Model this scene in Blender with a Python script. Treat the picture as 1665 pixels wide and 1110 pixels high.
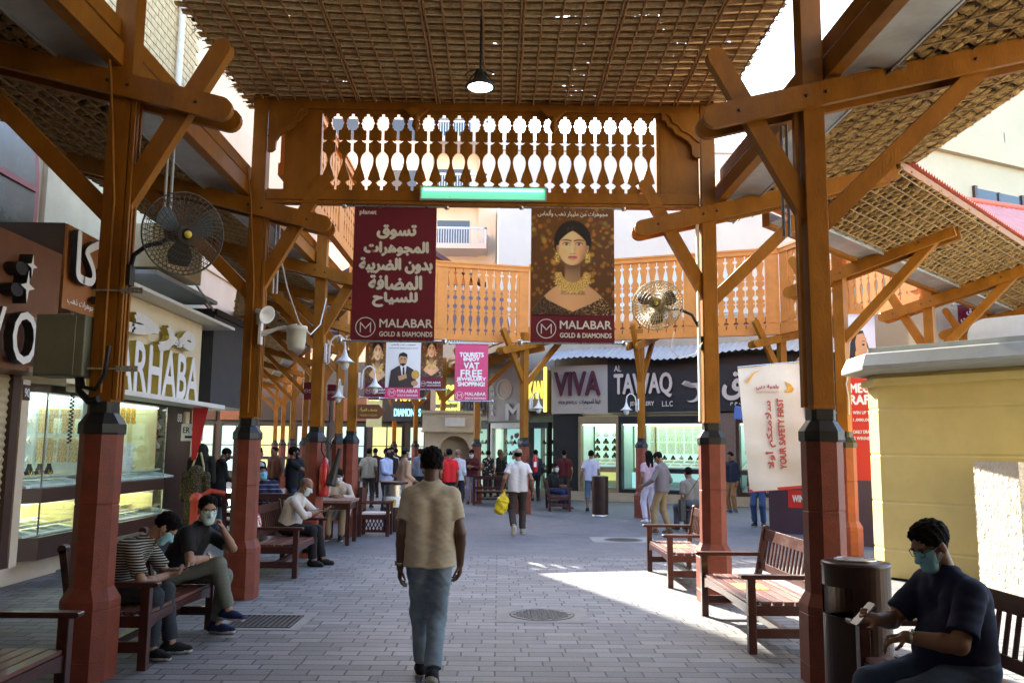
import bpy, bmesh, math, random, time
import numpy as np
from mathutils import Vector, Matrix
random.seed(7); NR = np.random.RandomState(5)
for _o in list(bpy.data.objects): bpy.data.objects.remove(_o)
SC = bpy.context.scene
# ------------------------------------------------------------------ camera, sky, sun, exposure
_pitch = math.atan(176/1400); _yaw = math.atan(19.7/1400); _roll = 0.010
_f = Vector((math.sin(_yaw)*math.cos(_pitch), math.cos(_yaw)*math.cos(_pitch), math.sin(_pitch)))
_r = Vector((math.cos(_yaw), -math.sin(_yaw), 0)); _u = _r.cross(_f)
_r2 = math.cos(_roll)*_r + math.sin(_roll)*_u; _u2 = math.cos(_roll)*_u - math.sin(_roll)*_r
cam_d = bpy.data.cameras.new('camera'); cam_d.lens = 1400/1665*36; cam_d.sensor_width = 36; cam_d.clip_end = 600; cam_d.clip_start = 0.05
cam = bpy.data.objects.new('camera', cam_d); SC.collection.objects.link(cam); SC.camera = cam
cam.matrix_world = Matrix(((_r2.x,_u2.x,-_f.x,0),(_r2.y,_u2.y,-_f.y,0),(_r2.z,_u2.z,-_f.z,1.70),(0,0,0,1)))
SUN_EL = math.radians(31.7); SUN_DIR = Vector((-0.36, 0.933, 0)).normalized()      # towards the sun, on the ground
world = bpy.data.worlds.new('World'); SC.world = world; world.use_nodes = True
_nt = world.node_tree; _bg = _nt.nodes['Background']
_sky = _nt.nodes.new('ShaderNodeTexSky'); _sky.sky_type = 'NISHITA'; _sky.sun_disc = False
_sky.sun_elevation = SUN_EL; _sky.sun_rotation = math.atan2(SUN_DIR.x, SUN_DIR.y); _sky.dust_density = 1.2; _sky.air_density = 1.0; _sky.ozone_density = 1.0
_nt.links.new(_sky.outputs[0], _bg.inputs[0]); _bg.inputs[1].default_value = 0.15
sun_d = bpy.data.lights.new('sun', 'SUN'); sun_d.energy = 3.3; sun_d.angle = math.radians(0.5); sun_d.color = (1.0, 0.92, 0.78)
sun = bpy.data.objects.new('sun', sun_d); SC.collection.objects.link(sun); sun.location = (0, 0, 30)
_sd = Vector((SUN_DIR.x*math.cos(SUN_EL), SUN_DIR.y*math.cos(SUN_EL), math.sin(SUN_EL)))
sun.rotation_euler = _sd.to_track_quat('Z', 'Y').to_euler()
SC.view_settings.view_transform = 'Standard'; SC.view_settings.look = 'None'; SC.view_settings.gamma = 1; SC.view_settings.exposure = 3.0
SC.render.engine = 'CYCLES'
SC.cycles.use_denoising = True; SC.cycles.max_bounces = 10; SC.cycles.diffuse_bounces = 6; SC.cycles.transparent_max_bounces = 24
SC.cycles.sample_clamp_indirect = 6; SC.cycles.caustics_reflective = False; SC.cycles.caustics_refractive = False
# ------------------------------------------------------------------ helpers
COL = SC.collection
def V3(*a): return Vector(a[0] if len(a) == 1 else a)
class MB:
    """collects shapes; build() links them as ONE mesh object"""
    def __init__(s): s.V = []; s.F = []; s.M = []; s.S = []
    def add(s, vs, fs, m=0, sm=False):
        n = len(s.V); s.V += [tuple(v) for v in vs]
        for f in fs: s.F.append([i+n for i in f]); s.M.append(m); s.S.append(sm)
    def hexa(s, c, m=0):
        s.add(c, [(0,3,2,1),(4,5,6,7),(0,1,5,4),(1,2,6,5),(2,3,7,6),(3,0,4,7)], m)
    def b2(s, x0, x1, y0, y1, z0, z1, m=0):
        s.hexa([(x0,y0,z0),(x1,y0,z0),(x1,y1,z0),(x0,y1,z0),(x0,y0,z1),(x1,y0,z1),(x1,y1,z1),(x0,y1,z1)], m)
    def box(s, c, d, rz=0, m=0, R=None):
        R = R or Matrix.Rotation(rz, 3, 'Z'); c = V3(c); h = [x/2 for x in d]
        s.hexa([c+R@V3(x*h[0],y*h[1],z*h[2]) for z in (-1,1) for x,y in ((-1,-1),(1,-1),(1,1),(-1,1))], m)
    def beam(s, p0, p1, w, h, up=(0,0,1), m=0):
        p0 = V3(p0); p1 = V3(p1); d = (p1-p0).normalized(); a = d.cross(V3(up)).normalized(); b = a.cross(d)
        s.hexa([p+a*(x*w/2)+b*(y*h/2) for p in (p0,p1) for x,y in ((-1,-1),(1,-1),(1,1),(-1,1))], m)
    def tube(s, pts, r, n=8, m=0, cap=True, sm=True, fl=1.0):
        pts = [V3(p) for p in pts]; rs = r if isinstance(r, (list,tuple)) else [r]*len(pts)
        vs = []; a = None
        for i, p in enumerate(pts):
            d = (pts[min(i+1,len(pts)-1)]-pts[max(i-1,0)]).normalized()
            if a is None: a = d.cross(V3(0,0,1) if abs(d.z) < .9 else V3(1,0,0)).normalized()
            else: a = (a-d*a.dot(d)).normalized()
            b = d.cross(a)
            for k in range(n):
                t = 2*math.pi*k/n; vs.append(p+(a*math.cos(t)+b*(math.sin(t)*fl))*rs[i])
        fs = [(i*n+k, i*n+(k+1)%n, (i+1)*n+(k+1)%n, (i+1)*n+k) for i in range(len(pts)-1) for k in range(n)]
        s.add(vs, fs, m, sm)
        if cap:
            s.add(vs[:n], [tuple(range(n))[::-1]], m); s.add(vs[-n:], [tuple(range(n))], m)
    def lathe(s, prof, c=(0,0,0), n=16, m=0, R=None, sm=True, ph=0, sx=1, sy=1):
        R = R or Matrix.Identity(3); c = V3(c); vs = []
        for r, z in prof:
            for k in range(n):
                t = 2*math.pi*k/n+ph; vs.append(c+R@V3(r*math.cos(t)*sx, r*math.sin(t)*sy, z))
        fs = [(i*n+k, i*n+(k+1)%n, (i+1)*n+(k+1)%n, (i+1)*n+k) for i in range(len(prof)-1) for k in range(n)]
        s.add(vs, fs, m, sm); L = len(prof)-1
        if prof[0][0] > 1e-4: s.add(vs[:n], [tuple(range(n))[::-1]], m)
        if prof[L][0] > 1e-4: s.add(vs[L*n:], [tuple(range(n))], m)
    def prism(s, poly, o, U, Vv, t, m=0, ms=None):
        """extrude a 2d outline given in the frame (o,U,V); front face looks along U x V"""
        o = V3(o); U = V3(U).normalized(); Vv = V3(Vv).normalized(); N = U.cross(Vv); n = len(poly)
        a = sum(poly[i][0]*poly[(i+1)%n][1]-poly[(i+1)%n][0]*poly[i][1] for i in range(n))
        if a < 0: poly = poly[::-1]
        f = [o+U*u+Vv*v+N*(t/2) for u, v in poly]; b = [p-N*t for p in f]
        s.add(f, [tuple(range(n))], m); s.add(b, [tuple(range(n))[::-1]], m)
        s.add(f+b, [(i, n+i, n+(i+1)%n, (i+1)%n) for i in range(n)], m if ms is None else ms)
    def quad(s, a, b, c, d, m=0): s.add([a,b,c,d], [(0,1,2,3)], m)
    def sheet(s, o, U, Vv, nu, nv, fn=None, m=0, sm=True):
        o = V3(o); U = V3(U); Vv = V3(Vv); vs = []
        for j in range(nv+1):
            for i in range(nu+1):
                p = o+U*(i/nu)+Vv*(j/nv)
                if fn: p = p+V3(fn(i/nu, j/nv))
                vs.append(p)
        w = nu+1
        s.add(vs, [(j*w+i, j*w+i+1, (j+1)*w+i+1, (j+1)*w+i) for j in range(nv) for i in range(nu)], m, sm)
    def text(s, body, size, o, U, Vv, depth=0.0, bold=0.0, align='CENTER', m=0, shear=0.0, sx=1.0, lh=1.0, ms=None):
        vs, fs, side = text_geo(body, align, depth/size/sx if depth else 0, shear, lh)
        o = V3(o); U = V3(U).normalized(); Vv = V3(Vv).normalized(); N = U.cross(Vv)
        shifts = ((0,0,0),) if not bold else ((-bold,0,0.0004),(bold,0,0.0008),(0,bold,0.0012),(0,-bold,0.0016))
        for dx, dy, dn in shifts:
            n = len(s.V)
            s.V += [tuple(o+U*(x*size*sx+dx)+Vv*(y*size+dy)+N*(z*size*sx+depth/2+dn)) for x, y, z in vs]
            for f, sd in zip(fs, side): s.F.append([i+n for i in f]); s.M.append(ms if (sd and ms is not None) else m); s.S.append(False)
    def xf(s, M4):
        s.V = [tuple(M4@V3(v)) for v in s.V]; return s
    def build(s, name, mats, parent=None, world=False, bevel=0, kind=None):
        if not s.V: return None
        V = s.V
        if world and parent is not None:
            Mi = fullm(parent).inverted(); V = [tuple(Mi@V3(v)) for v in V]
        me = bpy.data.meshes.new(name); me.from_pydata(V, [], s.F)
        if not isinstance(mats, (list,tuple)): mats = [mats]
        for q in mats: me.materials.append(q)
        me.polygons.foreach_set('material_index', s.M); me.polygons.foreach_set('use_smooth', s.S); me.update()
        ob = bpy.data.objects.new(name, me); COL.objects.link(ob)
        if parent is not None: ob.parent = parent
        if bevel:
            b = ob.modifiers.new('bevel', 'BEVEL'); b.width = bevel; b.segments = 2; b.limit_method = 'ANGLE'; b.angle_limit = math.radians(50)
        if kind: ob['kind'] = kind
        return ob
def fullm(o):
    M = Matrix.LocRotScale(o.location, o.rotation_euler, o.scale)
    return fullm(o.parent)@M if o.parent else M
_tc = {}
def text_geo(body, align, depth, shear, lh):
    k = (body, align, round(depth,5), shear, lh)
    if k in _tc: return _tc[k]
    c = bpy.data.curves.new('lettering', 'FONT'); c.body = body; c.size = 1; c.align_x = align; c.align_y = 'CENTER'
    c.extrude = depth/2; c.shear = shear; c.space_line = lh; c.resolution_u = 3
    o = bpy.data.objects.new('lettering', c); COL.objects.link(o)
    bpy.context.view_layer.update()
    me = bpy.data.meshes.new_from_object(o.evaluated_get(bpy.context.evaluated_depsgraph_get()))
    vs = [tuple(v.co) for v in me.vertices]; fs = [tuple(p.vertices) for p in me.polygons]; side = [abs(p.normal.z) < .5 for p in me.polygons]
    bpy.data.objects.remove(o); bpy.data.curves.remove(c); bpy.data.meshes.remove(me)
    _tc[k] = (vs, fs, side); return _tc[k]
AR = {'ا':(0xFE8D,2),'ب':(0xFE8F,4),'ة':(0xFE93,2),'ت':(0xFE95,4),'ث':(0xFE99,4),'ج':(0xFE9D,4),'ح':(0xFEA1,4),'خ':(0xFEA5,4),'د':(0xFEA9,2),'ذ':(0xFEAB,2),'ر':(0xFEAD,2),'ز':(0xFEAF,2),'س':(0xFEB1,4),'ش':(0xFEB5,4),'ص':(0xFEB9,4),'ض':(0xFEBD,4),'ط':(0xFEC1,4),'ع':(0xFEC9,4),'غ':(0xFECD,4),'ف':(0xFED1,4),'ق':(0xFED5,4),'ك':(0xFED9,4),'ل':(0xFEDD,4),'م':(0xFEE1,4),'ن':(0xFEE5,4),'ه':(0xFEE9,4),'و':(0xFEED,2),'ى':(0xFEEF,2),'ي':(0xFEF1,4),'أ':(0xFE83,2),'لا':(0xFEFB,2)}
def ar(s):
    out = []
    for w in s.split(' '):
        L = []; i = 0
        while i < len(w):
            if w[i:i+2] == 'لا': L.append('لا'); i += 2
            else: L.append(w[i]); i += 1
        r = ''; pj = False
        for k, c in enumerate(L):
            if c not in AR: r += c; pj = False; continue
            b, n = AR[c]; nj = n == 4 and k+1 < len(L) and L[k+1] in AR
            r += chr(b+((3 if nj else 1) if pj else (2 if nj else 0))); pj = n == 4
        out.append(r[::-1])
    return ' '.join(out[::-1])
def thing(name, label, cat, loc=(0,0,0), rz=0, group=None):
    o = bpy.data.objects.new(name, None); COL.objects.link(o); o.location = loc; o.rotation_euler = (0,0,rz); o.empty_display_size = .2
    o['label'] = label; o['category'] = cat
    if group: o['group'] = group
    return o
def tag(o, label, cat, group=None):
    o['label'] = label; o['category'] = cat
    if group: o['group'] = group
    return o
KIDS = {}
def dup(src, label, loc, rz=0, group=None):
    kids = {}
    for o in COL.objects:
        if o.parent: kids.setdefault(o.parent.name, []).append(o)
    r = src.copy(); COL.objects.link(r); r.location = loc; r.rotation_euler = (0,0,rz); r['label'] = label
    if group: r['group'] = group
    def rec(a, b):
        for ch in kids.get(a.name, []):
            c = ch.copy(); COL.objects.link(c); c.parent = b; rec(ch, c)
    rec(src, r); return r
# ------------------------------------------------------------------ materials
def srgb(h):
    h = h.lstrip('#'); out = []
    for i in (0,2,4):
        c = int(h[i:i+2],16)/255; out.append(c/12.92 if c <= .04045 else ((c+.055)/1.055)**2.4)
    return tuple(out)
def N_(nt, t, **kw):
    n = nt.nodes.new(t)
    for k, v in kw.items(): setattr(n, k, v)
    return n
def mat(name, c, rough=.6, var=.18, scale=6.0, bump=.15, bscale=60.0, metal=0.0, stretch=(1,1,1), emit=None, est=1.0, spec=.5, var2=0.0, trans=0.0, coat=0.0, alpha_noise=None, bdist=.01, grime=0.0):
    if isinstance(c, str): c = srgb(c)
    m = bpy.data.materials.new(name); m.use_nodes = True; nt = m.node_tree; P = nt.nodes['Principled BSDF']
    P.inputs['Roughness'].default_value = rough; P.inputs['Metallic'].default_value = metal; P.inputs['Specular IOR Level'].default_value = spec
    P.inputs['Coat Weight'].default_value = coat
    tc = N_(nt,'ShaderNodeTexCoord'); mp = N_(nt,'ShaderNodeMapping'); mp.inputs['Scale'].default_value = stretch
    nt.links.new(tc.outputs['Object'], mp.inputs[0])
    if var > 0:
        nz = N_(nt,'ShaderNodeTexNoise'); nz.inputs['Scale'].default_value = scale; nz.inputs['Detail'].default_value = 8; nz.inputs['Roughness'].default_value = .65
        nt.links.new(mp.outputs[0], nz.inputs['Vector'])
        mr = N_(nt,'ShaderNodeMapRange'); mr.inputs['From Min'].default_value = .3; mr.inputs['From Max'].default_value = .7; mr.inputs['To Min'].default_value = 1-var; mr.inputs['To Max'].default_value = 1+var
        nt.links.new(nz.outputs[0], mr.inputs[0])
        mx = N_(nt,'ShaderNodeMix', data_type='RGBA', blend_type='MULTIPLY'); mx.inputs[0].default_value = 1; mx.inputs[6].default_value = (*c,1)
        nt.links.new(mr.outputs[0], mx.inputs[7]); nt.links.new(mx.outputs[2], P.inputs['Base Color'])
        if grime:
            ng = N_(nt,'ShaderNodeTexNoise'); ng.inputs['Scale'].default_value = scale*4.2; ng.inputs['Detail'].default_value = 10; ng.inputs['Roughness'].default_value = .75; nt.links.new(mp.outputs[0], ng.inputs['Vector'])
            rg = N_(nt,'ShaderNodeMapRange'); rg.inputs[1].default_value = .60; rg.inputs[2].default_value = .72; nt.links.new(ng.outputs[0], rg.inputs[0])
            mg = N_(nt,'ShaderNodeMix', data_type='RGBA'); ml_ = N_(nt,'ShaderNodeMath', operation='MULTIPLY'); ml_.inputs[1].default_value = grime; nt.links.new(rg.outputs[0], ml_.inputs[0]); nt.links.new(ml_.outputs[0], mg.inputs[0])
            nt.links.new(mx.outputs[2], mg.inputs[6]); mg.inputs[7].default_value = (c[0]*.35+.01, c[1]*.35+.01, c[2]*.35+.01, 1); nt.links.new(mg.outputs[2], P.inputs['Base Color'])
        m2 = N_(nt,'ShaderNodeMapRange'); m2.inputs['To Min'].default_value = max(.05,rough-.15); m2.inputs['To Max'].default_value = min(1,rough+.15)
        nt.links.new(nz.outputs[0], m2.inputs[0]); nt.links.new(m2.outputs[0], P.inputs['Roughness'])
    else: P.inputs['Base Color'].default_value = (*c,1)
    if bump > 0:
        nb = N_(nt,'ShaderNodeTexNoise'); nb.inputs['Scale'].default_value = bscale; nb.inputs['Detail'].default_value = 5
        nt.links.new(mp.outputs[0], nb.inputs['Vector'])
        bp = N_(nt,'ShaderNodeBump'); bp.inputs['Strength'].default_value = bump; bp.inputs['Distance'].default_value = bdist
        nt.links.new(nb.outputs[0], bp.inputs['Height']); nt.links.new(bp.outputs[0], P.inputs['Normal'])
    if emit is not None:
        if isinstance(emit, str): emit = srgb(emit)
        P.inputs['Emission Color'].default_value = (*emit,1); P.inputs['Emission Strength'].default_value = est
    if trans:
        P.inputs['Transmission Weight'].default_value = trans
    return m
def glass_mat(name, tint=(1,1,1), refl=.12):
    m = bpy.data.materials.new(name); m.use_nodes = True; nt = m.node_tree; out = nt.nodes['Material Output']; nt.nodes.remove(nt.nodes['Principled BSDF'])
    t = N_(nt,'ShaderNodeBsdfTransparent'); t.inputs[0].default_value = (*tint,1); g = N_(nt,'ShaderNodeBsdfGlossy'); g.inputs['Roughness'].default_value = .02
    fr = N_(nt,'ShaderNodeFresnel'); fr.inputs[0].default_value = 1.5; mx = N_(nt,'ShaderNodeMixShader')
    fm = N_(nt,'ShaderNodeMath', operation='MULTIPLY'); fm.inputs[1].default_value = .22; nt.links.new(fr.outputs[0], fm.inputs[0]); nt.links.new(fm.outputs[0], mx.inputs[0]); nt.links.new(t.outputs[0], mx.inputs[1]); nt.links.new(g.outputs[0], mx.inputs[2]); nt.links.new(mx.outputs[0], out.inputs[0])
    return m
def translucent(m, c, fac):
    nt = m.node_tree; P = nt.nodes['Principled BSDF']; out = nt.nodes['Material Output']
    t = N_(nt,'ShaderNodeBsdfTranslucent'); t.inputs[0].default_value = (*c,1); mx = N_(nt,'ShaderNodeMixShader'); mx.inputs[0].default_value = fac
    nt.links.new(P.outputs[0], mx.inputs[1]); nt.links.new(t.outputs[0], mx.inputs[2]); nt.links.new(mx.outputs[0], out.inputs[0]); return mx
def emis(name, c, st):
    if isinstance(c, str): c = srgb(c)
    m = bpy.data.materials.new(name); m.use_nodes = True; P = m.node_tree.nodes['Principled BSDF']
    P.inputs['Base Color'].default_value = (*c,1); P.inputs['Emission Color'].default_value = (*c,1); P.inputs['Emission Strength'].default_value = st; return m
def stripes(name, c0, c1, period, duty=.5, axis=2, rough=.85, warp=.0, two=None):
    """cloth with stripes along an object axis; two = (axis, period) adds a crossing set"""
    m = mat(name, c0, rough, .1, 20, .25, 250); nt = m.node_tree; P = nt.nodes['Principled BSDF']
    tc = N_(nt,'ShaderNodeTexCoord'); sp = N_(nt,'ShaderNodeSeparateXYZ'); nt.links.new(tc.outputs['Object'], sp.inputs[0])
    def mask(ax, per, dy):
        a = N_(nt,'ShaderNodeMath', operation='DIVIDE'); a.inputs[1].default_value = per; nt.links.new(sp.outputs[ax], a.inputs[0])
        f = N_(nt,'ShaderNodeMath', operation='FRACT'); nt.links.new(a.outputs[0], f.inputs[0])
        g = N_(nt,'ShaderNodeMath', operation='GREATER_THAN'); g.inputs[1].default_value = dy; nt.links.new(f.outputs[0], g.inputs[0]); return g
    g = mask(axis, period, duty)
    if two:
        h = mask(two[0], two[1], duty); q = N_(nt,'ShaderNodeMath', operation='MAXIMUM'); nt.links.new(g.outputs[0], q.inputs[0]); nt.links.new(h.outputs[0], q.inputs[1]); g = q
    mx = N_(nt,'ShaderNodeMix', data_type='RGBA'); nt.links.new(g.outputs[0], mx.inputs[0])
    mx.inputs[6].default_value = (*(srgb(c0) if isinstance(c0,str) else c0),1); mx.inputs[7].default_value = (*(srgb(c1) if isinstance(c1,str) else c1),1)
    nt.links.new(mx.outputs[2], P.inputs['Base Color']); return m
def spots(name, c0, c1, scale, thr, rough=.85, soft=False):
    m = mat(name, c0, rough, 0, 20, .2, 250); nt = m.node_tree; P = nt.nodes['Principled BSDF']
    tc = N_(nt,'ShaderNodeTexCoord'); v = N_(nt,'ShaderNodeTexVoronoi'); v.inputs['Scale'].default_value = scale; nt.links.new(tc.outputs['Object'], v.inputs['Vector'])
    if soft:
        g = N_(nt,'ShaderNodeMapRange', interpolation_type='SMOOTHSTEP'); g.inputs[1].default_value = thr*1.5; g.inputs[2].default_value = thr*.5; nt.links.new(v.outputs['Distance'], g.inputs[0])
    else: g = N_(nt,'ShaderNodeMath', operation='LESS_THAN'); g.inputs[1].default_value = thr; nt.links.new(v.outputs['Distance'], g.inputs[0])
    mx = N_(nt,'ShaderNodeMix', data_type='RGBA'); nt.links.new(g.outputs[0], mx.inputs[0])
    mx.inputs[6].default_value = (*srgb(c0),1); mx.inputs[7].default_value = (*srgb(c1),1); nt.links.new(mx.outputs[2], P.inputs['Base Color']); return m
# ------------------------------------------------------------------ people: smooth bodies grown from blended tapered limbs
def _smin(d, c, k):
    h = np.clip(.5+.5*(d-c)/k, 0, 1); return d*(1-h)+c*h-k*h*(1-h)
def grow(prims, res, cuts=(), fold=0.0, seed=0, subs=(), hairy=False):
    lo = np.array([1e9]*3); hi = -lo
    for p in prims:
        if p[0] == 'cap': pts = np.array([p[1], p[2]]); R = max(p[3], p[4])
        else: pts = np.array([p[1]]); R = max(p[2])
        lo = np.minimum(lo, (pts-R).min(0)); hi = np.maximum(hi, (pts+R).max(0))
    lo -= 3*res+.01; hi += 3*res+.01
    n = np.ceil((hi-lo)/res).astype(int)+1
    ax = [lo[i]+res*np.arange(n[i]) for i in range(3)]
    D = np.full(tuple(n), .5, np.float32)
    def sub(p, mrg):
        if p[0] == 'cap': pts = np.array([p[1], p[2]]); R = max(p[3], p[4])
        else: pts = np.array([p[1]]); R = max(p[2])
        a = np.clip(np.floor(((pts-R).min(0)-mrg-lo)/res).astype(int), 0, n); b = np.clip(np.ceil(((pts+R).max(0)+mrg-lo)/res).astype(int)+1, 0, n)
        sl = tuple(slice(a[i], b[i]) for i in range(3))
        X, Y, Z = np.meshgrid(ax[0][sl[0]], ax[1][sl[1]], ax[2][sl[2]], indexing='ij', sparse=True)
        if p[0] == 'cap':
            A = p[1]; B = p[2]; BA = [B[i]-A[i] for i in range(3)]; L2 = sum(q*q for q in BA)+1e-9
            x, y, z = X-A[0], Y-A[1], Z-A[2]
            t = np.clip((x*BA[0]+y*BA[1]+z*BA[2])/L2, 0, 1)
            c = np.sqrt((x-t*BA[0])**2+(y-t*BA[1])**2+(z-t*BA[2])**2)-(p[3]+(p[4]-p[3])*t)
        else:
            Rm = p[3]; x, y, z = X-p[1][0], Y-p[1][1], Z-p[1][2]
            q = [(x*Rm[0][i]+y*Rm[1][i]+z*Rm[2][i])/p[2][i] for i in range(3)]
            c = (np.sqrt(q[0]**2+q[1]**2+q[2]**2)-1)*min(p[2])
        for pt, nn in p[-1]:
            c = np.maximum(c, (X-pt[0])*nn[0]+(Y-pt[1])*nn[1]+(Z-pt[2])*nn[2])
        return sl, c
    for p in prims:
        k = p[-2]; sl, c = sub(p, k+2*res); D[sl] = _smin(D[sl], c.astype(np.float32), k)
    for p in subs:
        sl, c = sub(p, .02); D[sl] = np.maximum(D[sl], -c)
    X, Y, Z = np.meshgrid(*ax, indexing='ij', sparse=True)
    if fold:
        s = seed*1.7
        w = np.sin(31*Z+9*X+s+2.2*np.sin(17*X+s)+2*np.sin(13*Y-s))*.6+np.sin(57*Z-23*Y+31*X+2*s+2*np.sin(21*Z+s))*.4+np.sin(19*X+15*Y-11*Z+s)*.5
        w = w*.62+.17*np.sin(95*Z+40*X+s+3*np.sin(23*X+s)+2*np.sin(19*Y))*np.sin(11*Z+17*X+s)+.16*np.sin(170*Z-60*X+2*np.sin(40*Y+s))
        if hairy: w = w*.5+np.sin(150*X+40*Z+s+2*np.sin(90*Z))*.5+np.sin(130*Y-70*Z+s+2*np.sin(110*X))*.5
        D += (fold*w).astype(np.float32)
    if hairy:
        jit = .007*np.sin(160*X+s)*np.sin(120*Y+90*Z)+.004*np.sin(310*X+200*Z)
    for pt, nn in cuts: D = np.maximum(D, ((X-pt[0])*nn[0]+(Y-pt[1])*nn[1]+(Z-pt[2])*nn[2]+(jit if hairy else 0)).astype(np.float32))
    return nets(D, lo, res)
def nets(D, lo, res):
    s = D < 0; C8 = [(i,j,k) for i in (0,1) for j in (0,1) for k in (0,1)]; sh = [m-1 for m in D.shape]
    cnt = np.zeros(sh, np.int8)
    for i,j,k in C8: cnt += s[i:i+sh[0], j:j+sh[1], k:k+sh[2]]
    act = np.argwhere((cnt > 0) & (cnt < 8))
    if len(act) == 0: return [], []
    vals = {c: D[act[:,0]+c[0], act[:,1]+c[1], act[:,2]+c[2]] for c in C8}
    acc = np.zeros((len(act),3)); num = np.zeros(len(act))
    for a in C8:
        for ax in range(3):
            if a[ax]: continue
            b = list(a); b[ax] = 1; b = tuple(b); va, vb = vals[a], vals[b]; m = (va < 0) != (vb < 0)
            t = va/np.where(m, va-vb, 1)
            p = np.array(a, float)[None].repeat(len(act), 0); p[:,ax] = t
            acc += p*m[:,None]; num += m
    P = lo+res*(act+acc/num[:,None])
    idx = np.full(sh, -1, np.int64); idx[act[:,0],act[:,1],act[:,2]] = np.arange(len(act))
    F = []
    for ax in range(3):
        b, c = (ax+1)%3, (ax+2)%3; sl0 = [slice(None)]*3; sl1 = [slice(None)]*3
        sl0[ax] = slice(0,-1); sl1[ax] = slice(1,None)
        e = np.argwhere(s[tuple(sl0)] != s[tuple(sl1)])
        ok = (e[:,b] > 0) & (e[:,c] > 0) & (e[:,b] < sh[b]) & (e[:,c] < sh[c]); e = e[ok]
        q = []
        for db, dc in ((1,1),(0,1),(0,0),(1,0)):
            f = e.copy(); f[:,b] -= db; f[:,c] -= dc; q.append(idx[f[:,0],f[:,1],f[:,2]])
        q = np.stack(q, 1); ins = s[e[:,0],e[:,1],e[:,2]]
        q[~ins] = q[~ins][:, ::-1]; F.append(q)
    return P, np.concatenate(F)
def link_mesh(name, P, F, mats, parent, mi=None):
    if len(P) == 0: return None
    me = bpy.data.meshes.new(name); me.from_pydata(P.tolist(), [], F.tolist())
    for q in (mats if isinstance(mats, (list,tuple)) else [mats]): me.materials.append(q)
    if mi is not None: me.polygons.foreach_set('material_index', mi.astype(np.int32))
    me.polygons.foreach_set('use_smooth', np.ones(len(me.polygons), bool)); me.update()
    ob = bpy.data.objects.new(name, me); COL.objects.link(ob); ob.parent = parent; return ob
def ik(a, t, l1, l2, hint):
    a, t, hint = V3(a), V3(t), V3(hint); d = t-a; L = min(max(d.length, .05), (l1+l2)*.999); d.normalize()
    x = (l1*l1-l2*l2+L*L)/(2*L); h = math.sqrt(max(l1*l1-x*x, 0)); n = hint-d*hint.dot(d)
    n = n.normalized() if n.length > 1e-5 else V3(0,1,0)
    return a+d*x+n*h, a+d*L
def cap(a, b, ra, rb=None, k=.03, cut=()): return ('cap', tuple(a), tuple(b), ra, ra if rb is None else rb, k, cut)
def ell(c, r, R=None, k=.015, cut=()): return ('ell', tuple(c), r, [list(q) for q in (R or Matrix.Identity(3))], k, cut)
SKIN = {}
def skin(tone):
    if tone not in SKIN: SKIN[tone] = mat('skin', {'mid': (.23,.11,.06), 'dark': (.13,.062,.036), 'light': (.36,.20,.125)}[tone], .5, .1, 12, .05, 200)
    return SKIN[tone]
CLOTH = {}
def cloth(c):
    if not isinstance(c, str): return c
    if c not in CLOTH: CLOTH[c] = mat('cloth', c, .88, .1, 9, .3, 350, bdist=.003)
    return CLOTH[c]
HAIRM = mat('hair', (.007,.005,.004), .8, .3, 30, .8, 120, bdist=.01, spec=.12)
GREYHAIR = mat('grey_hair', (.06,.055,.05), .6, .3, 30, .6, 120)
MASKM = {}
def maskm(c):
    if c not in MASKM: MASKM[c] = mat('mask_cloth', c, .8, .06, 20, .2, 120)
    return MASKM[c]
DARKFRAME = mat('dark_frame', (.01,.01,.012), .3, 0, bump=0)
EYEM = mat('eye', (.02,.012,.01), .2, 0, bump=0)
PHONEM = mat('phone_black', (.012,.012,.015), .15, 0, bump=0); PHONEW = mat('phone_silver', (.6,.6,.62), .3, 0, bump=0)
SOLEM = mat('pale_sole', (.62,.58,.5), .7, .1, 20, .1); SOLED = mat('dark_sole', (.03,.028,.027), .7, .1, 20, .1)
WATCHM = mat('watch_steel', (.55,.5,.4), .25, .1, 30, 0, metal=1)
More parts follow.
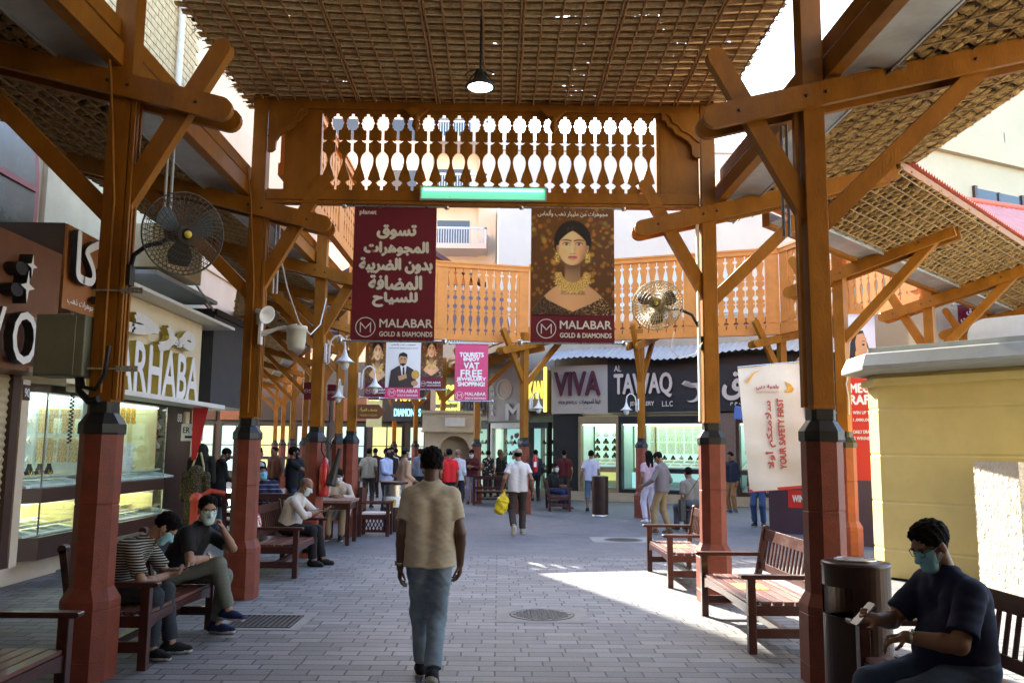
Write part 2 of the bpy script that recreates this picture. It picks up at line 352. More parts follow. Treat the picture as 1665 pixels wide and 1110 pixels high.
def person(label, loc, rz, st, res=.014, group=None):
    """st: pose and clothes. Local frame: faces +y, right hand +x, ground z = 0"""
    g = st.get; S = g('size', 1.0)
    root = thing('person', label, 'person', loc, rz, group)
    seat = g('seat'); pel = V3(g('pelvis', (0,0,.93 if not seat else .52)))*1.0
    lean, side, tw = g('lean', 0.0), g('side', 0.0), g('twist', 0.0)
    Rs = Matrix.Rotation(-lean, 3, 'X')@Matrix.Rotation(side, 3, 'Y')@Matrix.Rotation(tw, 3, 'Z')
    def sp(x, y, z): return pel+Rs@V3(x, y, z)*S
    wd = g('wide', 1.0); fem = g('fem', False); sw = (.166 if not fem else .148)*wd
    hunch = g('hunch', 0.0)
    chest = sp(0, .0, .33); neck0 = sp(0, -.01+hunch*.08, .50); shL = sp(-sw, hunch*.06, .428-.02*hunch); shR = sp(sw, hunch*.06, .428-.02*hunch)
    Rh = Rs@Matrix.Rotation(g('hyaw', 0.0), 3, 'Z')@Matrix.Rotation(-g('hpitch', 0.0), 3, 'X')@Matrix.Rotation(g('hroll', 0.0), 3, 'Y')
    if g('habs') is not None:
        hy, hp, hr = g('habs'); Rh = Matrix.Rotation(hy, 3, 'Z')@Matrix.Rotation(-hp, 3, 'X')@Matrix.Rotation(hr, 3, 'Y')
    hc = neck0+(Rs@V3(0,.02,.066)+Rh@V3(0,.02,.09))*S
    def hd(x, y, z): return hc+Rh@V3(x, y, z)*S
    la, lf = .285*S, .25*S
    hipL, hipR = pel+Rs@V3(-.088*wd,0,-.02)*S, pel+Rs@V3(.088*wd,0,-.02)*S
    if seat: hipL, hipR = pel+V3(-.095*wd,0,-.0), pel+V3(.095*wd,0,-.0)
    ankL, ankR = V3(g('footL', (-.10,0,.085))), V3(g('footR', (.10,0,.085)))
    tL, tR = V3(g('toeL', (-.15,1,0))).normalized(), V3(g('toeR', (.15,1,0))).normalized()
    kL, ankL = ik(hipL, ankL, .43*S, .42*S, g('kneeL', (-.1,1,0.15))); kR, ankR = ik(hipR, ankR, .43*S, .42*S, g('kneeR', (.1,1,0.15)))
    hL = V3(g('handL', tuple(shL+V3(-.06,.04,-.50)*S))); hR = V3(g('handR', tuple(shR+V3(.06,.04,-.50)*S)))
    eL, hL = ik(shL, hL, la, lf, g('elbL', (-.3,-1,-.2))); eR, hR = ik(shR, hR, la, lf, g('elbR', (.3,-1,-.2)))
    # --- skin
    pr = [cap(hipL, hipR, .085*S), cap(sp(-.055,0,.0), sp(-.075,0,.36), .075*S, .08*S), cap(sp(.055,0,0), sp(.075,0,.36), .075*S, .08*S),
          cap(shL, shR, .05*S), cap(neck0-Rs@V3(0,0,.06), hd(0,-.02,-.04), .06*S*(1.08 if wd > 1.05 else 1), .052*S, k=.03)]
    for sh, e, h in ((shL,eL,hL),(shR,eR,hR)):
        aw = g('arm', 1.0)
        pr += [cap(sh, e, .049*S*aw, .038*S*aw, .016), cap(e, e+(h-e)*.3, .037*S*aw, .039*S*aw, .016), cap(e+(h-e)*.3, h, .039*S*aw, .026*S*aw, .012)]
    lq = .8 if g('leglen', 1.0) >= 1 else 1.0
    for hp, k, a in ((hipL,kL,ankL),(hipR,kR,ankR)):
        pr += [cap(hp, k, .072*S*lq, .052*S*lq), cap(k, k+(a-k)*.4, .05*S*lq, .053*S*lq), cap(k+(a-k)*.4, a, .053*S*lq, .036*S), cap(a, a+V3(0,0,-.03), .036*S, .03*S)]
    near = res < .009
    pr += [ell(hd(0,-.012,.035), (.076*S,.095*S,.086*S), Rh, .02), cap(hd(-.018,.035,-.02), hd(-.012,.052,-.085), .05*S, .03*S, .02), cap(hd(.018,.035,-.02), hd(.012,.052,-.085), .05*S, .03*S, .02),
           cap(hd(0,.083,.012), hd(0,.105,-.026), .009*S, .014*S, .012), cap(hd(-.035,.07,.03), hd(.035,.07,.03), .016*S, None, .015),
           cap(hd(-.016,.083,-.058), hd(.016,.083,-.058), .009*S, None, .01), ell(hd(-.078,-.008,-.005), (.012*S,.022*S,.034*S), Rh, .008), ell(hd(.078,-.008,-.005), (.012*S,.022*S,.034*S), Rh, .008)]
    if res < .02:
        for sg, e, h, key in ((-1,eL,hL,'L'),(1,eR,hR,'R')):
            d = V3(g('hdir'+key) or (h-e)).normalized(); nrm = V3(g('palm'+key, (-sg,0,0))); nrm = (nrm-d*nrm.dot(d)).normalized(); sd = d.cross(nrm)*(sg)   # sd points to the little finger side or thumb
            th = -sd if True else sd
            curl = g('curl'+key, .35); fr = .0088*S if near else .0105*S
            q = lambda a, b, c: h+d*(a*S)+th*(b*S)+nrm*(c*S)
            pr += [cap(q(.0,-.012,0), q(.075,-.024,0), .017*S, .014*S, .012), cap(q(.0,.012,0), q(.075,.022,0), .017*S, .014*S, .012)]
            for i, (b, ln) in enumerate(((.030,.070),(.011,.080),(-.009,.074),(-.028,.058))):
                c1 = curl*(1.0+.12*i); dv = lambda t: d*math.cos(t)+nrm*math.sin(t)
                p0 = q(.08,b,0); p1 = p0+dv(c1)*(ln*.45*S); p2 = p1+dv(c1*2.1)*(ln*.32*S); p3 = p2+dv(c1*2.8)*(ln*.25*S)
                pr += [cap(p0, p1, fr*1.05, fr, .004), cap(p1, p2, fr, fr*.92, .004), cap(p2, p3, fr*.92, fr*.8, .004)]
            t0 = q(.018,.024,.006); t1 = t0+(d*.6+th*.75+nrm*.3).normalized()*.042*S; t2 = t1+(d*.9+th*.2+nrm*.45).normalized()*.033*S
            pr += [cap(t0, t1, fr*1.35, fr*1.1, .008), cap(t1, t2, fr*1.1, fr*.9, .004)]
    P, F = grow(pr, res); link_mesh('body', P, F, skin(g('skin', 'mid')), root)
    # --- hair or head cover
    hs = g('hair', 'short'); hres = min(res, .012)
    if hs != 'none':
        back = Rh@V3(0,1,-.52); hp = [ell(hd(0,-.016,.04), (.084*S,.104*S,.094*S), Rh, .01)]
        ct = [(tuple(hd(0,.046,.045)), tuple(back.normalized())), (tuple(hd(0,0,-.055)), tuple(Rh@V3(0,.25,-1)))]
        hm = HAIRM; fd = .004
        if hs == 'thick': hp.append(ell(hd(0,-.008,.078), (.075*S,.09*S,.06*S), Rh, .02)); ct[0] = (tuple(hd(0,.058,.045)), tuple((Rh@V3(0,1,-.40)).normalized())); fd = .006
        if hs == 'round': hp = [ell(hd(0,-.018,.042), (.086*S,.104*S,.098*S), Rh, .01)]; fd = .006; ct.append((tuple(hd(0,-.09,-.028)), tuple((Rh@V3(0,-.35,-1)).normalized())))
        if hs == 'bald': ct.append((tuple(hd(0,-.01,.045)), tuple(Rh@V3(0,.55,1)))); hm = GREYHAIR
        if hs == 'bun': hp.append(ell(hd(0,-.1,.06), (.04,.04,.04), Rh, .01))
        if hs == 'long': hp += [cap(hd(-.04,-.06,0), hd(-.05,-.08,-.26), .055, .05), cap(hd(.04,-.06,0), hd(.05,-.08,-.26), .055, .05)]; ct = ct[:1]; hm = g('hairmat') or HAIRM
        if hs in ('cap','skullcap'):
            hm = cloth(g('capcol', '#8a7355')); ct = [(tuple(hd(0,0,.03)), tuple(Rh@V3(0,-.1,-1)))]; fd = 0
            if hs == 'cap':
                ct = []; hp = [ell(hd(0,-.012,.045), (.086*S,.106*S,.088*S), Rh, .01, cut=((tuple(hd(0,0,.03)), tuple(Rh@V3(0,-.1,-1))),)), ell(hd(0,.11,.032), (.07*S,.075*S,.014*S), Rh, .01)]
            P, F = grow([ell(hd(0,-.016,.03), (.081*S,.1*S,.085*S), Rh, .01)], hres, [(tuple(hd(0,.03,.03)), tuple((Rh@V3(0,1,-.3)).normalized())), (tuple(hd(0,0,-.05)), tuple(Rh@V3(0,.25,-1)))], .003); link_mesh('hair', P, F, HAIRM, root)
            P, F = grow(hp, hres, ct); link_mesh('cap', P, F, hm, root)
        else:
            P, F = grow(hp, min(hres,.009), ct, fd, 3+len(label)%7, hairy=True); link_mesh('hair', P, F, hm, root)
    if g('mask'):
        mp = [cap(hd(-.02,.045,-.012), hd(-.014,.062,-.085), .05*S, .037*S, .02), cap(hd(.02,.045,-.012), hd(.014,.062,-.085), .05*S, .037*S, .02), cap(hd(0,.088,.0), hd(0,.112,-.028), .012*S, .017*S, .02)]
        P, F = grow(mp, min(res,.009), [(tuple(hd(0,.0,.004)), tuple(Rh@V3(0,-.25,1))), (tuple(hd(0,.035,0)), tuple(Rh@V3(0,-1,0)))]); mk = link_mesh('mask', P, F, maskm(g('mask')), root)
        b = MB()
        for sx in (-1,1):
            b.tube([hd(sx*.06,.055,-.005), hd(sx*.083,-.01,.02)], .0025, 5); b.tube([hd(sx*.055,.05,-.07), hd(sx*.083,-.014,-.02)], .0025, 5)
        b.build('ear_loop', maskm(g('mask')), mk)
    if near and not g('backview'):
        e = MB()
        for sx in (-1,1): e.lathe([(0,-.012*S),(.009*S,-.007*S),(.0125*S,0),(.009*S,.007*S),(0,.012*S)], hd(sx*.032,.077,.008), 10); e.tube([hd(sx*.052,.083,.026), hd(sx*.032,.092,.032), hd(sx*.014,.091,.027)], [.003,.0045,.003], 6)
        e.build('eyes', EYEM, root)
    if g('glasses'):
        b = MB()
        for sx in (-1,1):
            b.tube([hd(sx*.034+.026*math.cos(t), .103-.012*abs(math.cos(t)), .01+.02*math.sin(t)) for t in np.linspace(0,2*math.pi,15)], .0022, 5, cap=False)
            b.tube([hd(sx*.06,.09,.016), hd(sx*.082,-.015,.012)], .0022, 5)
        b.tube([hd(-.009,.103,.014), hd(.009,.103,.014)], .0022, 5); b.build('glasses', DARKFRAME, root)
    # --- top
    fold = g('fold', .0035 if res < .011 else .002)
    slv = g('sleeve', .62); top = g('top', '#8c8c8c'); bl = g('belly', 0.0); hem = g('hem', -.07 if not seat else -.01); th_ = g('loose', 0.0)
    wr = (.116 if not fem else .1)+th_
    tp = [cap(sp(-.085*wd,.0,.36), sp(-.07*wd,.0,hem-.1), wr*S, (wr+.012)*S, .04), cap(sp(.085*wd,.0,.36), sp(.07*wd,.0,hem-.1), wr*S, (wr+.012)*S, .04), cap(shL, shR, .056*S, None, .03),
          cap(shL, neck0+Rs@V3(-.03,0,-.015), .05*S, .055*S, .03), cap(shR, neck0+Rs@V3(.03,0,-.015), .05*S, .055*S, .03),
          cap(neck0+Rs@V3(0,0,-.06), neck0+Rs@V3(0,.005,.03), .08*S, .069*S, .03, ((tuple(neck0+Rs@V3(0,0,.034)), tuple(Rs@V3(0,-.3,1))),))]
    if fem: tp.append(cap(sp(-.06,.06,.3), sp(.06,.06,.3), .075, None, .04))
    if bl: tp.append(ell(sp(0,.07,.1), (.155*wd*S,.09*S+bl,.19*S), Rs, .06))
    for sh, e, h in ((shL,eL,hL),(shR,eR,hR)):
        d = (e-sh).normalized(); aw = g('arm', 1.0)
        if slv <= 1: q = sh+(e-sh)*slv; tp.append(cap(sh, sh+(e-sh)*(slv+.25), .061*S*aw, .066*S*aw, .022, ((tuple(q), tuple(d)),)))
        else:
            w = e+(h-e)*(slv-1.03); d2 = (h-e).normalized()
            tp += [cap(sh, e, .059*S*aw, .053*S*aw, .02), cap(e, w+d2*.04, .053*S*aw, .043*S*aw, .02, ((tuple(w), tuple(d2)),))]
    cuts = []
    if g('skirt') is not None:                    # thobe, kurta, dress
        zs = g('skirt'); fl = g('flare', .03)
        for a, b_ in ((hipL,kL),(hipR,kR)):
            q0 = V3(a)+V3(0,0,.05); q1 = V3(b_)+(V3(0,0,-.4) if zs < .4 else V3(0,0,-.12)); tp.append(cap(q0, q1, (wr+.005)*S, (wr+fl)*S, .08))
        cuts = [((0,0,zs), (0,0,-1))]
    else: tp = [p[:-1]+(p[-1]+((tuple(sp(0,0,hem)), tuple(Rs@V3(0,0,-1))),),) if i < 2 else p for i, p in enumerate(tp)]
    if g('skirt') is None and bl: tp[6+(1 if fem else 0)] = tp[6+(1 if fem else 0)][:-1]+(((tuple(sp(0,0,hem)), tuple(Rs@V3(0,0,-1))),),)
    P, F = grow(tp, res, cuts, fold, g('seed', 1)); link_mesh(g('topname', 'shirt'), P, F, cloth(top), root)
    if g('collar'):
        P, F = grow([cap(neck0+Rs@V3(0,.004,-.01), neck0+Rs@V3(0,.014,.03), .074*S, .068*S)], min(res,.01), [(tuple(neck0+Rs@V3(0,0,-.012)), tuple(Rs@V3(0,.4,-1))), (tuple(neck0+Rs@V3(0,0,.032)), tuple(Rs@V3(0,-.45,1)))]); link_mesh('collar', P, F, cloth(g('collar') if g('collar') is not True else top), root)
    # --- trousers
    if g('legs') is not None:
        lg = g('leglen', 1.0); lw = g('legw', 1.0)
        pp = [cap(hipL+V3(.01,0,.03), hipR+V3(-.01,0,.03), .115*S*(1+(wd-1)*.6), None, .05)]
        if not seat: pp.append(cap(sp(-.07,0,.03), sp(.07,0,.03), .108*S*wd, None, .05))
        for hp, k, a in ((hipL,kL,ankL),(hipR,kR,ankR)):
            ds = (a-k).normalized(); q = k+(a-k)*.94; r2 = .062*S*lw
            if lg < 1: q = k+(a-k)*lg; r2 = .085*S
            pp += [cap(hp, k, .094*S*lw, .073*S*lw, .05), cap(k, k+(a-k)*(1.05 if lg >= 1 else lg+.2), .072*S*lw, r2, .035, ((tuple(q), tuple(ds)),))]
        P, F = grow(pp, res, [(tuple(sp(0,0,hem+.025)), tuple(Rs@V3(0,0,1))) if not seat else (tuple(pel+V3(0,0,.17)), (0,0,1))], fold*1.35, g('seed', 1)+4); link_mesh('trousers', P, F, cloth(g('legs')), root)
    # --- shoes
    if g('shoes') is not None:
        sc = g('shoes'); sole = g('sole', SOLEM)
        for a, t in ((ankL,tL),(ankR,tR)):
            x = t.cross(V3(0,0,1)).normalized(); n = x.cross(t).normalized()
            q = lambda u, v, w=0: a+t*(u*S)+n*(v*S)+x*(w*S)
            fp = [cap(q(-.045,-.045), q(.07,-.05), .043*S, .045*S, .03), cap(q(.06,-.055), q(.145,-.062), .045*S, .036*S, .03), cap(q(-.01,.01), q(-.015,-.04), .045*S, .046*S, .02, ((tuple(q(0,.025)), tuple(n)),))]
            P, F = grow(fp, min(res,.012), [(tuple(q(0,-.086)), tuple(-n))])
            if len(P):
                cz = (P[F].mean(1)-np.array(q(0,-.064)))@np.array(n); link_mesh('shoe', P, F, [cloth(sc), sole], root, (cz < 0).astype(int))
    root['_j'] = [list(hL), list(hR), list(eL), list(eR), list(hc), list(kL), list(kR)]
    J = dict(hL=hL, hR=hR, eL=eL, eR=eR, hc=hc, Rh=Rh, sp=sp, hd=hd, root=root); del root['_j']
    if g('watch'):
        h, e = (hL,eL) if g('watch') == 'L' else (hR,eR); d = (e-h).normalized(); b = MB(); R3 = d.to_track_quat('Z','Y').to_matrix()
        b.lathe([(.033,-.009),(.036,-.005),(.036,.005),(.033,.009)], h+d*.035, 14, R=R3); o = V3(g('watchdir', (-1,0,0))); o = (o-d*o.dot(d)).normalized()
        b.lathe([(.0,-.004),(.018,-.004),(.018,.006),(0,.007)], h+d*.035+o*.034, 14, R=o.to_track_quat('Z','Y').to_matrix()); b.build('wristwatch', WATCHM, root)
    return J
def phone(label, root, c, up, nrm, m=None):
    """a phone held in a hand: top-level thing, placed in the person's frame"""
    M = fullm(root); c = M@V3(c); R = M.to_3x3(); u = (R@V3(up)).normalized(); n = (R@V3(nrm)).normalized(); x = u.cross(n).normalized()
    o = thing('phone', label, 'phone', tuple(c)); b = MB(); w, h = .036, .075
    pts = [(-w+.008,-h),(w-.008,-h),(w,-h+.008),(w,h-.008),(w-.008,h),(-w+.008,h),(-w,h-.008),(-w,-h+.008)]
    b.prism(pts, (0,0,0), x, u, .009); b.build('phone_case', m or PHONEM, o)
    s = MB(); s.prism([(-w+.004,-h+.006),(w-.004,-h+.006),(w-.004,h-.006),(-w+.004,h-.006)], n*.0052, x, u, .001); s.build('screen', emis('phone_screen', (.25,.3,.35), .1), o)
    return o
# ------------------------------------------------------------------ shared materials
M_WOOD = mat('orange_paint', (.30,.112,.010), .5, .26, 5, .25, 70, stretch=(1,1,.35), spec=.22, grime=.55)
M_RED = mat('red_paint', (.215,.043,.020), .55, .25, 6, .4, 90, grime=.5)
M_BLACK = mat('black_paint', (.014,.014,.015), .45, .2, 8, .15)
M_BENCH = mat('maroon_wood', (.056,.014,.010), .38, .3, 9, .3, 60, stretch=(1,.25,1), coat=.25)
M_SEATW = mat('worn_sheen_maroon_wood', (.15,.055,.04), .42, .5, 7, .4, 60, stretch=(1,.2,1), coat=.15)  # paler than the bench wood: wear plus the low sun's sheen in one tone
M_STRAW = mat('straw', (.60,.39,.15), .85, .4, 14, .9, 90, stretch=(3,1,1), bdist=.02)
M_STRAWX = mat('straw_weave', (.90,.64,.30), .85, .40, 7, 1.0, 42, stretch=(2.2,1.2,1), bdist=.03)
M_TWINE = mat('twine', (.42,.22,.085), .85, .3, 20, .5, 120)
M_TWINEL = mat('pale_twine', (.36,.22,.10), .85, .3, 20, .5, 120)
M_TIN = mat('tin', (.46,.47,.45), .42, .22, 3, .15, 12, metal=.55)
M_STEEL = mat('steel', (.55,.55,.54), .3, .1, 20, 0, metal=1)
M_CONC = mat('concrete', (.27,.26,.245), .85, .2, 4, .4, 60)
M_CREAM = mat('cream_plaster', (.66,.56,.36), .9, .14, 1.5, .5, 40)
M_PEACH = mat('peach_plaster', (.70,.47,.32), .9, .12, .6, .3, 25)
M_WHITEB = mat('pale_plaster', (.50,.45,.42), .9, .08, .5, .2, 20)
M_BEIGE = mat('beige_panel', (.55,.45,.31), .7, .12, 3, .2, 40)
M_BROWN = mat('brown_board', (.17,.065,.03), .45, .2, 4, .1, 40)
M_DBROWN = mat('dark_brown_board', (.055,.024,.016), .4, .2, 4, .1, 40)
M_DGREY = mat('dark_grey_board', (.045,.045,.047), .6, .12, 3, .1, 40)
M_OFFW = mat('off_white', (.74,.71,.64), .5, .08, 8, .05, 40)
M_WHITE = mat('white_paint', (.8,.79,.77), .45, .06, 8, .05, 40)
M_GOLD = mat('gold', (.85,.55,.14), .28, .15, 30, .2, 150, metal=1)
M_GOLDY = mat('gold_stock', (.62,.44,.12), .4, .5, 60, .6, 160)
M_GLASS = glass_mat('window_glass', (.93,.97,.96))
M_DARK = mat('shadow_void', (.012,.011,.011), .8, 0, bump=0)
M_MAROON = mat('maroon_print', (.155,.004,.022), .5, .08, 2, .03, 10)
M_LED = emis('led_strip', (.85,1.0,.95), 1.5)
M_LEDY = emis('warm_strip', (1.0,.95,.5), 1.3)
M_CASEW = mat('case_lining', (.72,.78,.74), .6, .08, 6, .1)
M_CASEY = mat('slat_lining', (.62,.57,.33), .6, .1, 6, .1)
# ------------------------------------------------------------------ ground
def ground_mat(name, c1, c2, mortar, bw, rh, gap, bumps=.5, rot=0, big=.3):
    m = bpy.data.materials.new(name); m.use_nodes = True; nt = m.node_tree; P = nt.nodes['Principled BSDF']; L = nt.links
    tc = N_(nt,'ShaderNodeTexCoord'); mp = N_(nt,'ShaderNodeMapping'); mp.inputs['Rotation'].default_value = (0,0,rot); L.new(tc.outputs['Object'], mp.inputs[0])
    nz = N_(nt,'ShaderNodeTexNoise'); nz.inputs['Scale'].default_value = 3.5; nz.inputs['Detail'].default_value = 2; L.new(mp.outputs[0], nz.inputs[0])
    ad = N_(nt,'ShaderNodeVectorMath', operation='MULTIPLY_ADD'); ad.inputs[1].default_value = (.022,.022,0); L.new(nz.outputs['Color'], ad.inputs[0]); L.new(mp.outputs[0], ad.inputs[2])
    br = N_(nt,'ShaderNodeTexBrick'); br.offset = .43; br.offset_frequency = 2; br.squash = 1.35; br.squash_frequency = 3
    br.inputs['Scale'].default_value = 1; br.inputs['Brick Width'].default_value = bw; br.inputs['Row Height'].default_value = rh; br.inputs['Mortar Size'].default_value = gap; br.inputs['Mortar Smooth'].default_value = .25; br.inputs['Bias'].default_value = 0
    br.inputs['Color1'].default_value = (*c1,1); br.inputs['Color2'].default_value = (*c2,1); br.inputs['Mortar'].default_value = (*mortar,1); L.new(ad.outputs[0], br.inputs[0])
    n2 = N_(nt,'ShaderNodeTexNoise'); n2.inputs['Scale'].default_value = .9; n2.inputs['Detail'].default_value = 9; n2.inputs['Roughness'].default_value = .7; L.new(mp.outputs[0], n2.inputs[0])
    r2 = N_(nt,'ShaderNodeMapRange'); r2.inputs[1].default_value = .3; r2.inputs[2].default_value = .7; r2.inputs[3].default_value = 1-big; r2.inputs[4].default_value = 1+big; L.new(n2.outputs[0], r2.inputs[0])
    mx = N_(nt,'ShaderNodeMix', data_type='RGBA', blend_type='MULTIPLY'); mx.inputs[0].default_value = 1; L.new(br.outputs[0], mx.inputs[6]); L.new(r2.outputs[0], mx.inputs[7])
    n3 = N_(nt,'ShaderNodeTexNoise'); n3.inputs['Scale'].default_value = 45; n3.inputs['Detail'].default_value = 6; L.new(mp.outputs[0], n3.inputs[0])
    r3 = N_(nt,'ShaderNodeMapRange'); r3.inputs[1].default_value = .3; r3.inputs[2].default_value = .7; r3.inputs[3].default_value = .85; r3.inputs[4].default_value = 1.13; L.new(n3.outputs[0], r3.inputs[0])
    m3 = N_(nt,'ShaderNodeMix', data_type='RGBA', blend_type='MULTIPLY'); m3.inputs[0].default_value = 1; L.new(mx.outputs[2], m3.inputs[6]); L.new(r3.outputs[0], m3.inputs[7])
    vo = N_(nt,'ShaderNodeTexVoronoi'); vo.inputs['Scale'].default_value = 1.9; L.new(ad.outputs[0], vo.inputs['Vector'])
    vr = N_(nt,'ShaderNodeMapRange'); vr.inputs[1].default_value = .03; vr.inputs[2].default_value = .055; vr.inputs[3].default_value = .55; vr.inputs[4].default_value = 1; L.new(vo.outputs['Distance'], vr.inputs[0])
    n5 = N_(nt,'ShaderNodeTexNoise'); n5.inputs['Scale'].default_value = .33; n5.inputs['Detail'].default_value = 7; n5.inputs['Roughness'].default_value = .8; L.new(mp.outputs[0], n5.inputs[0])
    r5 = N_(nt,'ShaderNodeMapRange'); r5.inputs[1].default_value = .52; r5.inputs[2].default_value = .66; r5.inputs[3].default_value = 1.0; r5.inputs[4].default_value = .72; L.new(n5.outputs[0], r5.inputs[0])
    m5 = N_(nt,'ShaderNodeMath', operation='MULTIPLY'); L.new(vr.outputs[0], m5.inputs[0]); L.new(r5.outputs[0], m5.inputs[1])
    m6 = N_(nt,'ShaderNodeMix', data_type='RGBA', blend_type='MULTIPLY'); m6.inputs[0].default_value = 1; L.new(m3.outputs[2], m6.inputs[6]); L.new(m5.outputs[0], m6.inputs[7]); L.new(m6.outputs[2], P.inputs['Base Color'])
    rr = N_(nt,'ShaderNodeMapRange'); rr.inputs[3].default_value = .48; rr.inputs[4].default_value = .78; L.new(n2.outputs[0], rr.inputs[0]); L.new(rr.outputs[0], P.inputs['Roughness'])
    sb = N_(nt,'ShaderNodeMath', operation='SUBTRACT'); L.new(n3.outputs[0], sb.inputs[0]); L.new(br.outputs['Fac'], sb.inputs[1])
    bp = N_(nt,'ShaderNodeBump'); bp.inputs['Strength'].default_value = bumps; bp.inputs['Distance'].default_value = .006; L.new(sb.outputs[0], bp.inputs['Height']); L.new(bp.outputs[0], P.inputs['Normal'])
    return m
M_PAVE = ground_mat('grey_pavers', (.22,.22,.222), (.125,.127,.132), (.022,.021,.023), .285, .158, .008, .9)
M_PLAZA = ground_mat('smooth_setts', (.143,.145,.156), (.113,.116,.127), (.065,.066,.073), .30, .20, .004, .3, big=.18)
M_EARTH = mat('sandy_ground', (.30,.26,.21), .95, .2, .5, .3, 20)
def sheet_obj(name, x0, x1, y0, y1, z, m):
    b = MB(); b.quad((x0,y0,z),(x1,y0,z),(x1,y1,z),(x0,y1,z)); return b.build(name, m, kind='structure')
sheet_obj('ground', -150, 150, -60, 250, -.008, M_EARTH)
sheet_obj('street_paving', -9, 9, -12, 14.2, .0, M_PAVE)
sheet_obj('plaza_paving', -30, 40, 14.2, 60, .0, M_PLAZA)
# manhole covers, drain grate
def manhole(label, x, y, r, half):
    t = thing('manhole_cover', label, 'manhole cover', (x,y,0))
    b = MB(); n = 36
    out = [(half[0]*sx, half[1]*sy) for sx, sy in ((-1,-1),(1,-1),(1,1),(-1,1))]
    ring = [(r*1.03*math.cos(2*math.pi*k/n), r*1.03*math.sin(2*math.pi*k/n)) for k in range(n)]
    vs = [(u,v,.004) for u,v in ring]; o2 = []
    for k in range(n):
        c, s = math.cos(2*math.pi*k/n), math.sin(2*math.pi*k/n); q = min(half[0]/max(abs(c),1e-6), half[1]/max(abs(s),1e-6)); o2.append((c*q, s*q, .004))
    b.add(vs+o2, [(k, (k+1)%n, n+(k+1)%n, n+k) for k in range(n)]); b.build('concrete_frame', M_CONC, t)
    b = MB(); b.lathe([(r,.002),(r,.007),(r-.02,.007),(r-.025,.004),(0,.004)], n=36)
    for i in range(-9,10):
        for j in range(-9,10):
            x_, y_ = i*r/9.5, j*r/9.5
            if x_*x_+y_*y_ < (r-.05)**2 and (i+j) % 2 == 0: b.box((x_,y_,.006), (r/13,r/13,.007), .4)
    b.build('iron_lid', mat('cast_iron', (.10,.095,.09), .6, .3, 12, .3), t)
manhole('round iron manhole cover in a pale concrete square, in the middle of the brick street', .47, 9.25, .335, (.47,.43))
manhole('small dark round cover in the smooth plaza paving beside the far sunlit bench', 2.42, 16.9, .36, (.62,.5))
t = thing('drain_grate', 'square black slotted drain grate set in the paving beside the left bench', 'drain grate', (-2.28,8.78,0))
b = MB()
for (x0,x1,y0,y1) in ((-.42,.42,-.40,-.30),(-.42,.42,.30,.40),(-.42,-.32,-.30,.30),(.32,.42,-.30,.30)): b.b2(x0,x1,y0,y1,-.004,.004)
b.build('concrete_frame', M_CONC, t)
b = MB(); b.quad((-.32,-.3,.0015),(.32,-.3,.0015),(.32,.3,.0015),(-.32,.3,.0015)); b.build('pit', M_DARK, t)
b = MB()
for i in range(13): b.box((-.30+i*.05,0,.006), (.02,.6,.008), .0)
b.b2(-.32,.32,-.3,-.285,.002,.011); b.b2(-.32,.32,.285,.3,.002,.011)
b.xf(Matrix.Rotation(.0,4,'Z')); b.build('iron_bars', mat('grate_iron', (.045,.04,.038), .55, .3, 12, .2), t)
# ------------------------------------------------------------------ columns with bracing
def octa(w, ch): h = w/2; return [(h,-h+ch),(h,h-ch),(h-ch,h),(-h+ch,h),(-h,h-ch),(-h,-h+ch),(-h+ch,-h),(h-ch,-h)]
def loft(b, rings, m=0, cap_=True):
    vs = []; n = len(rings[0][0])
    for poly, z in rings: vs += [(u,v,z) for u,v in poly]
    b.add(vs, [(i*n+k, i*n+(k+1)%n, (i+1)*n+(k+1)%n, (i+1)*n+k) for i in range(len(rings)-1) for k in range(n)], m)
    if cap_: b.add(vs[:n], [tuple(range(n))[::-1]], m); b.add(vs[-n:], [tuple(range(n))], m)
def stadium(L0, L1, h, round0=True, round1=False, n=9):
    p = []; r = h/2
    if round1: p += [(L1-r+r*math.cos(t), r*math.sin(t)) for t in np.linspace(-math.pi/2, math.pi/2, n)]
    else: p += [(L1,-r),(L1,r)]
    if round0: p += [(L0+r+r*math.cos(t), r*math.sin(t)) for t in np.linspace(math.pi/2, 3*math.pi/2, n)]
    else: p += [(L0,r),(L0,-r)]
    return p
TSL = math.atan(.24)
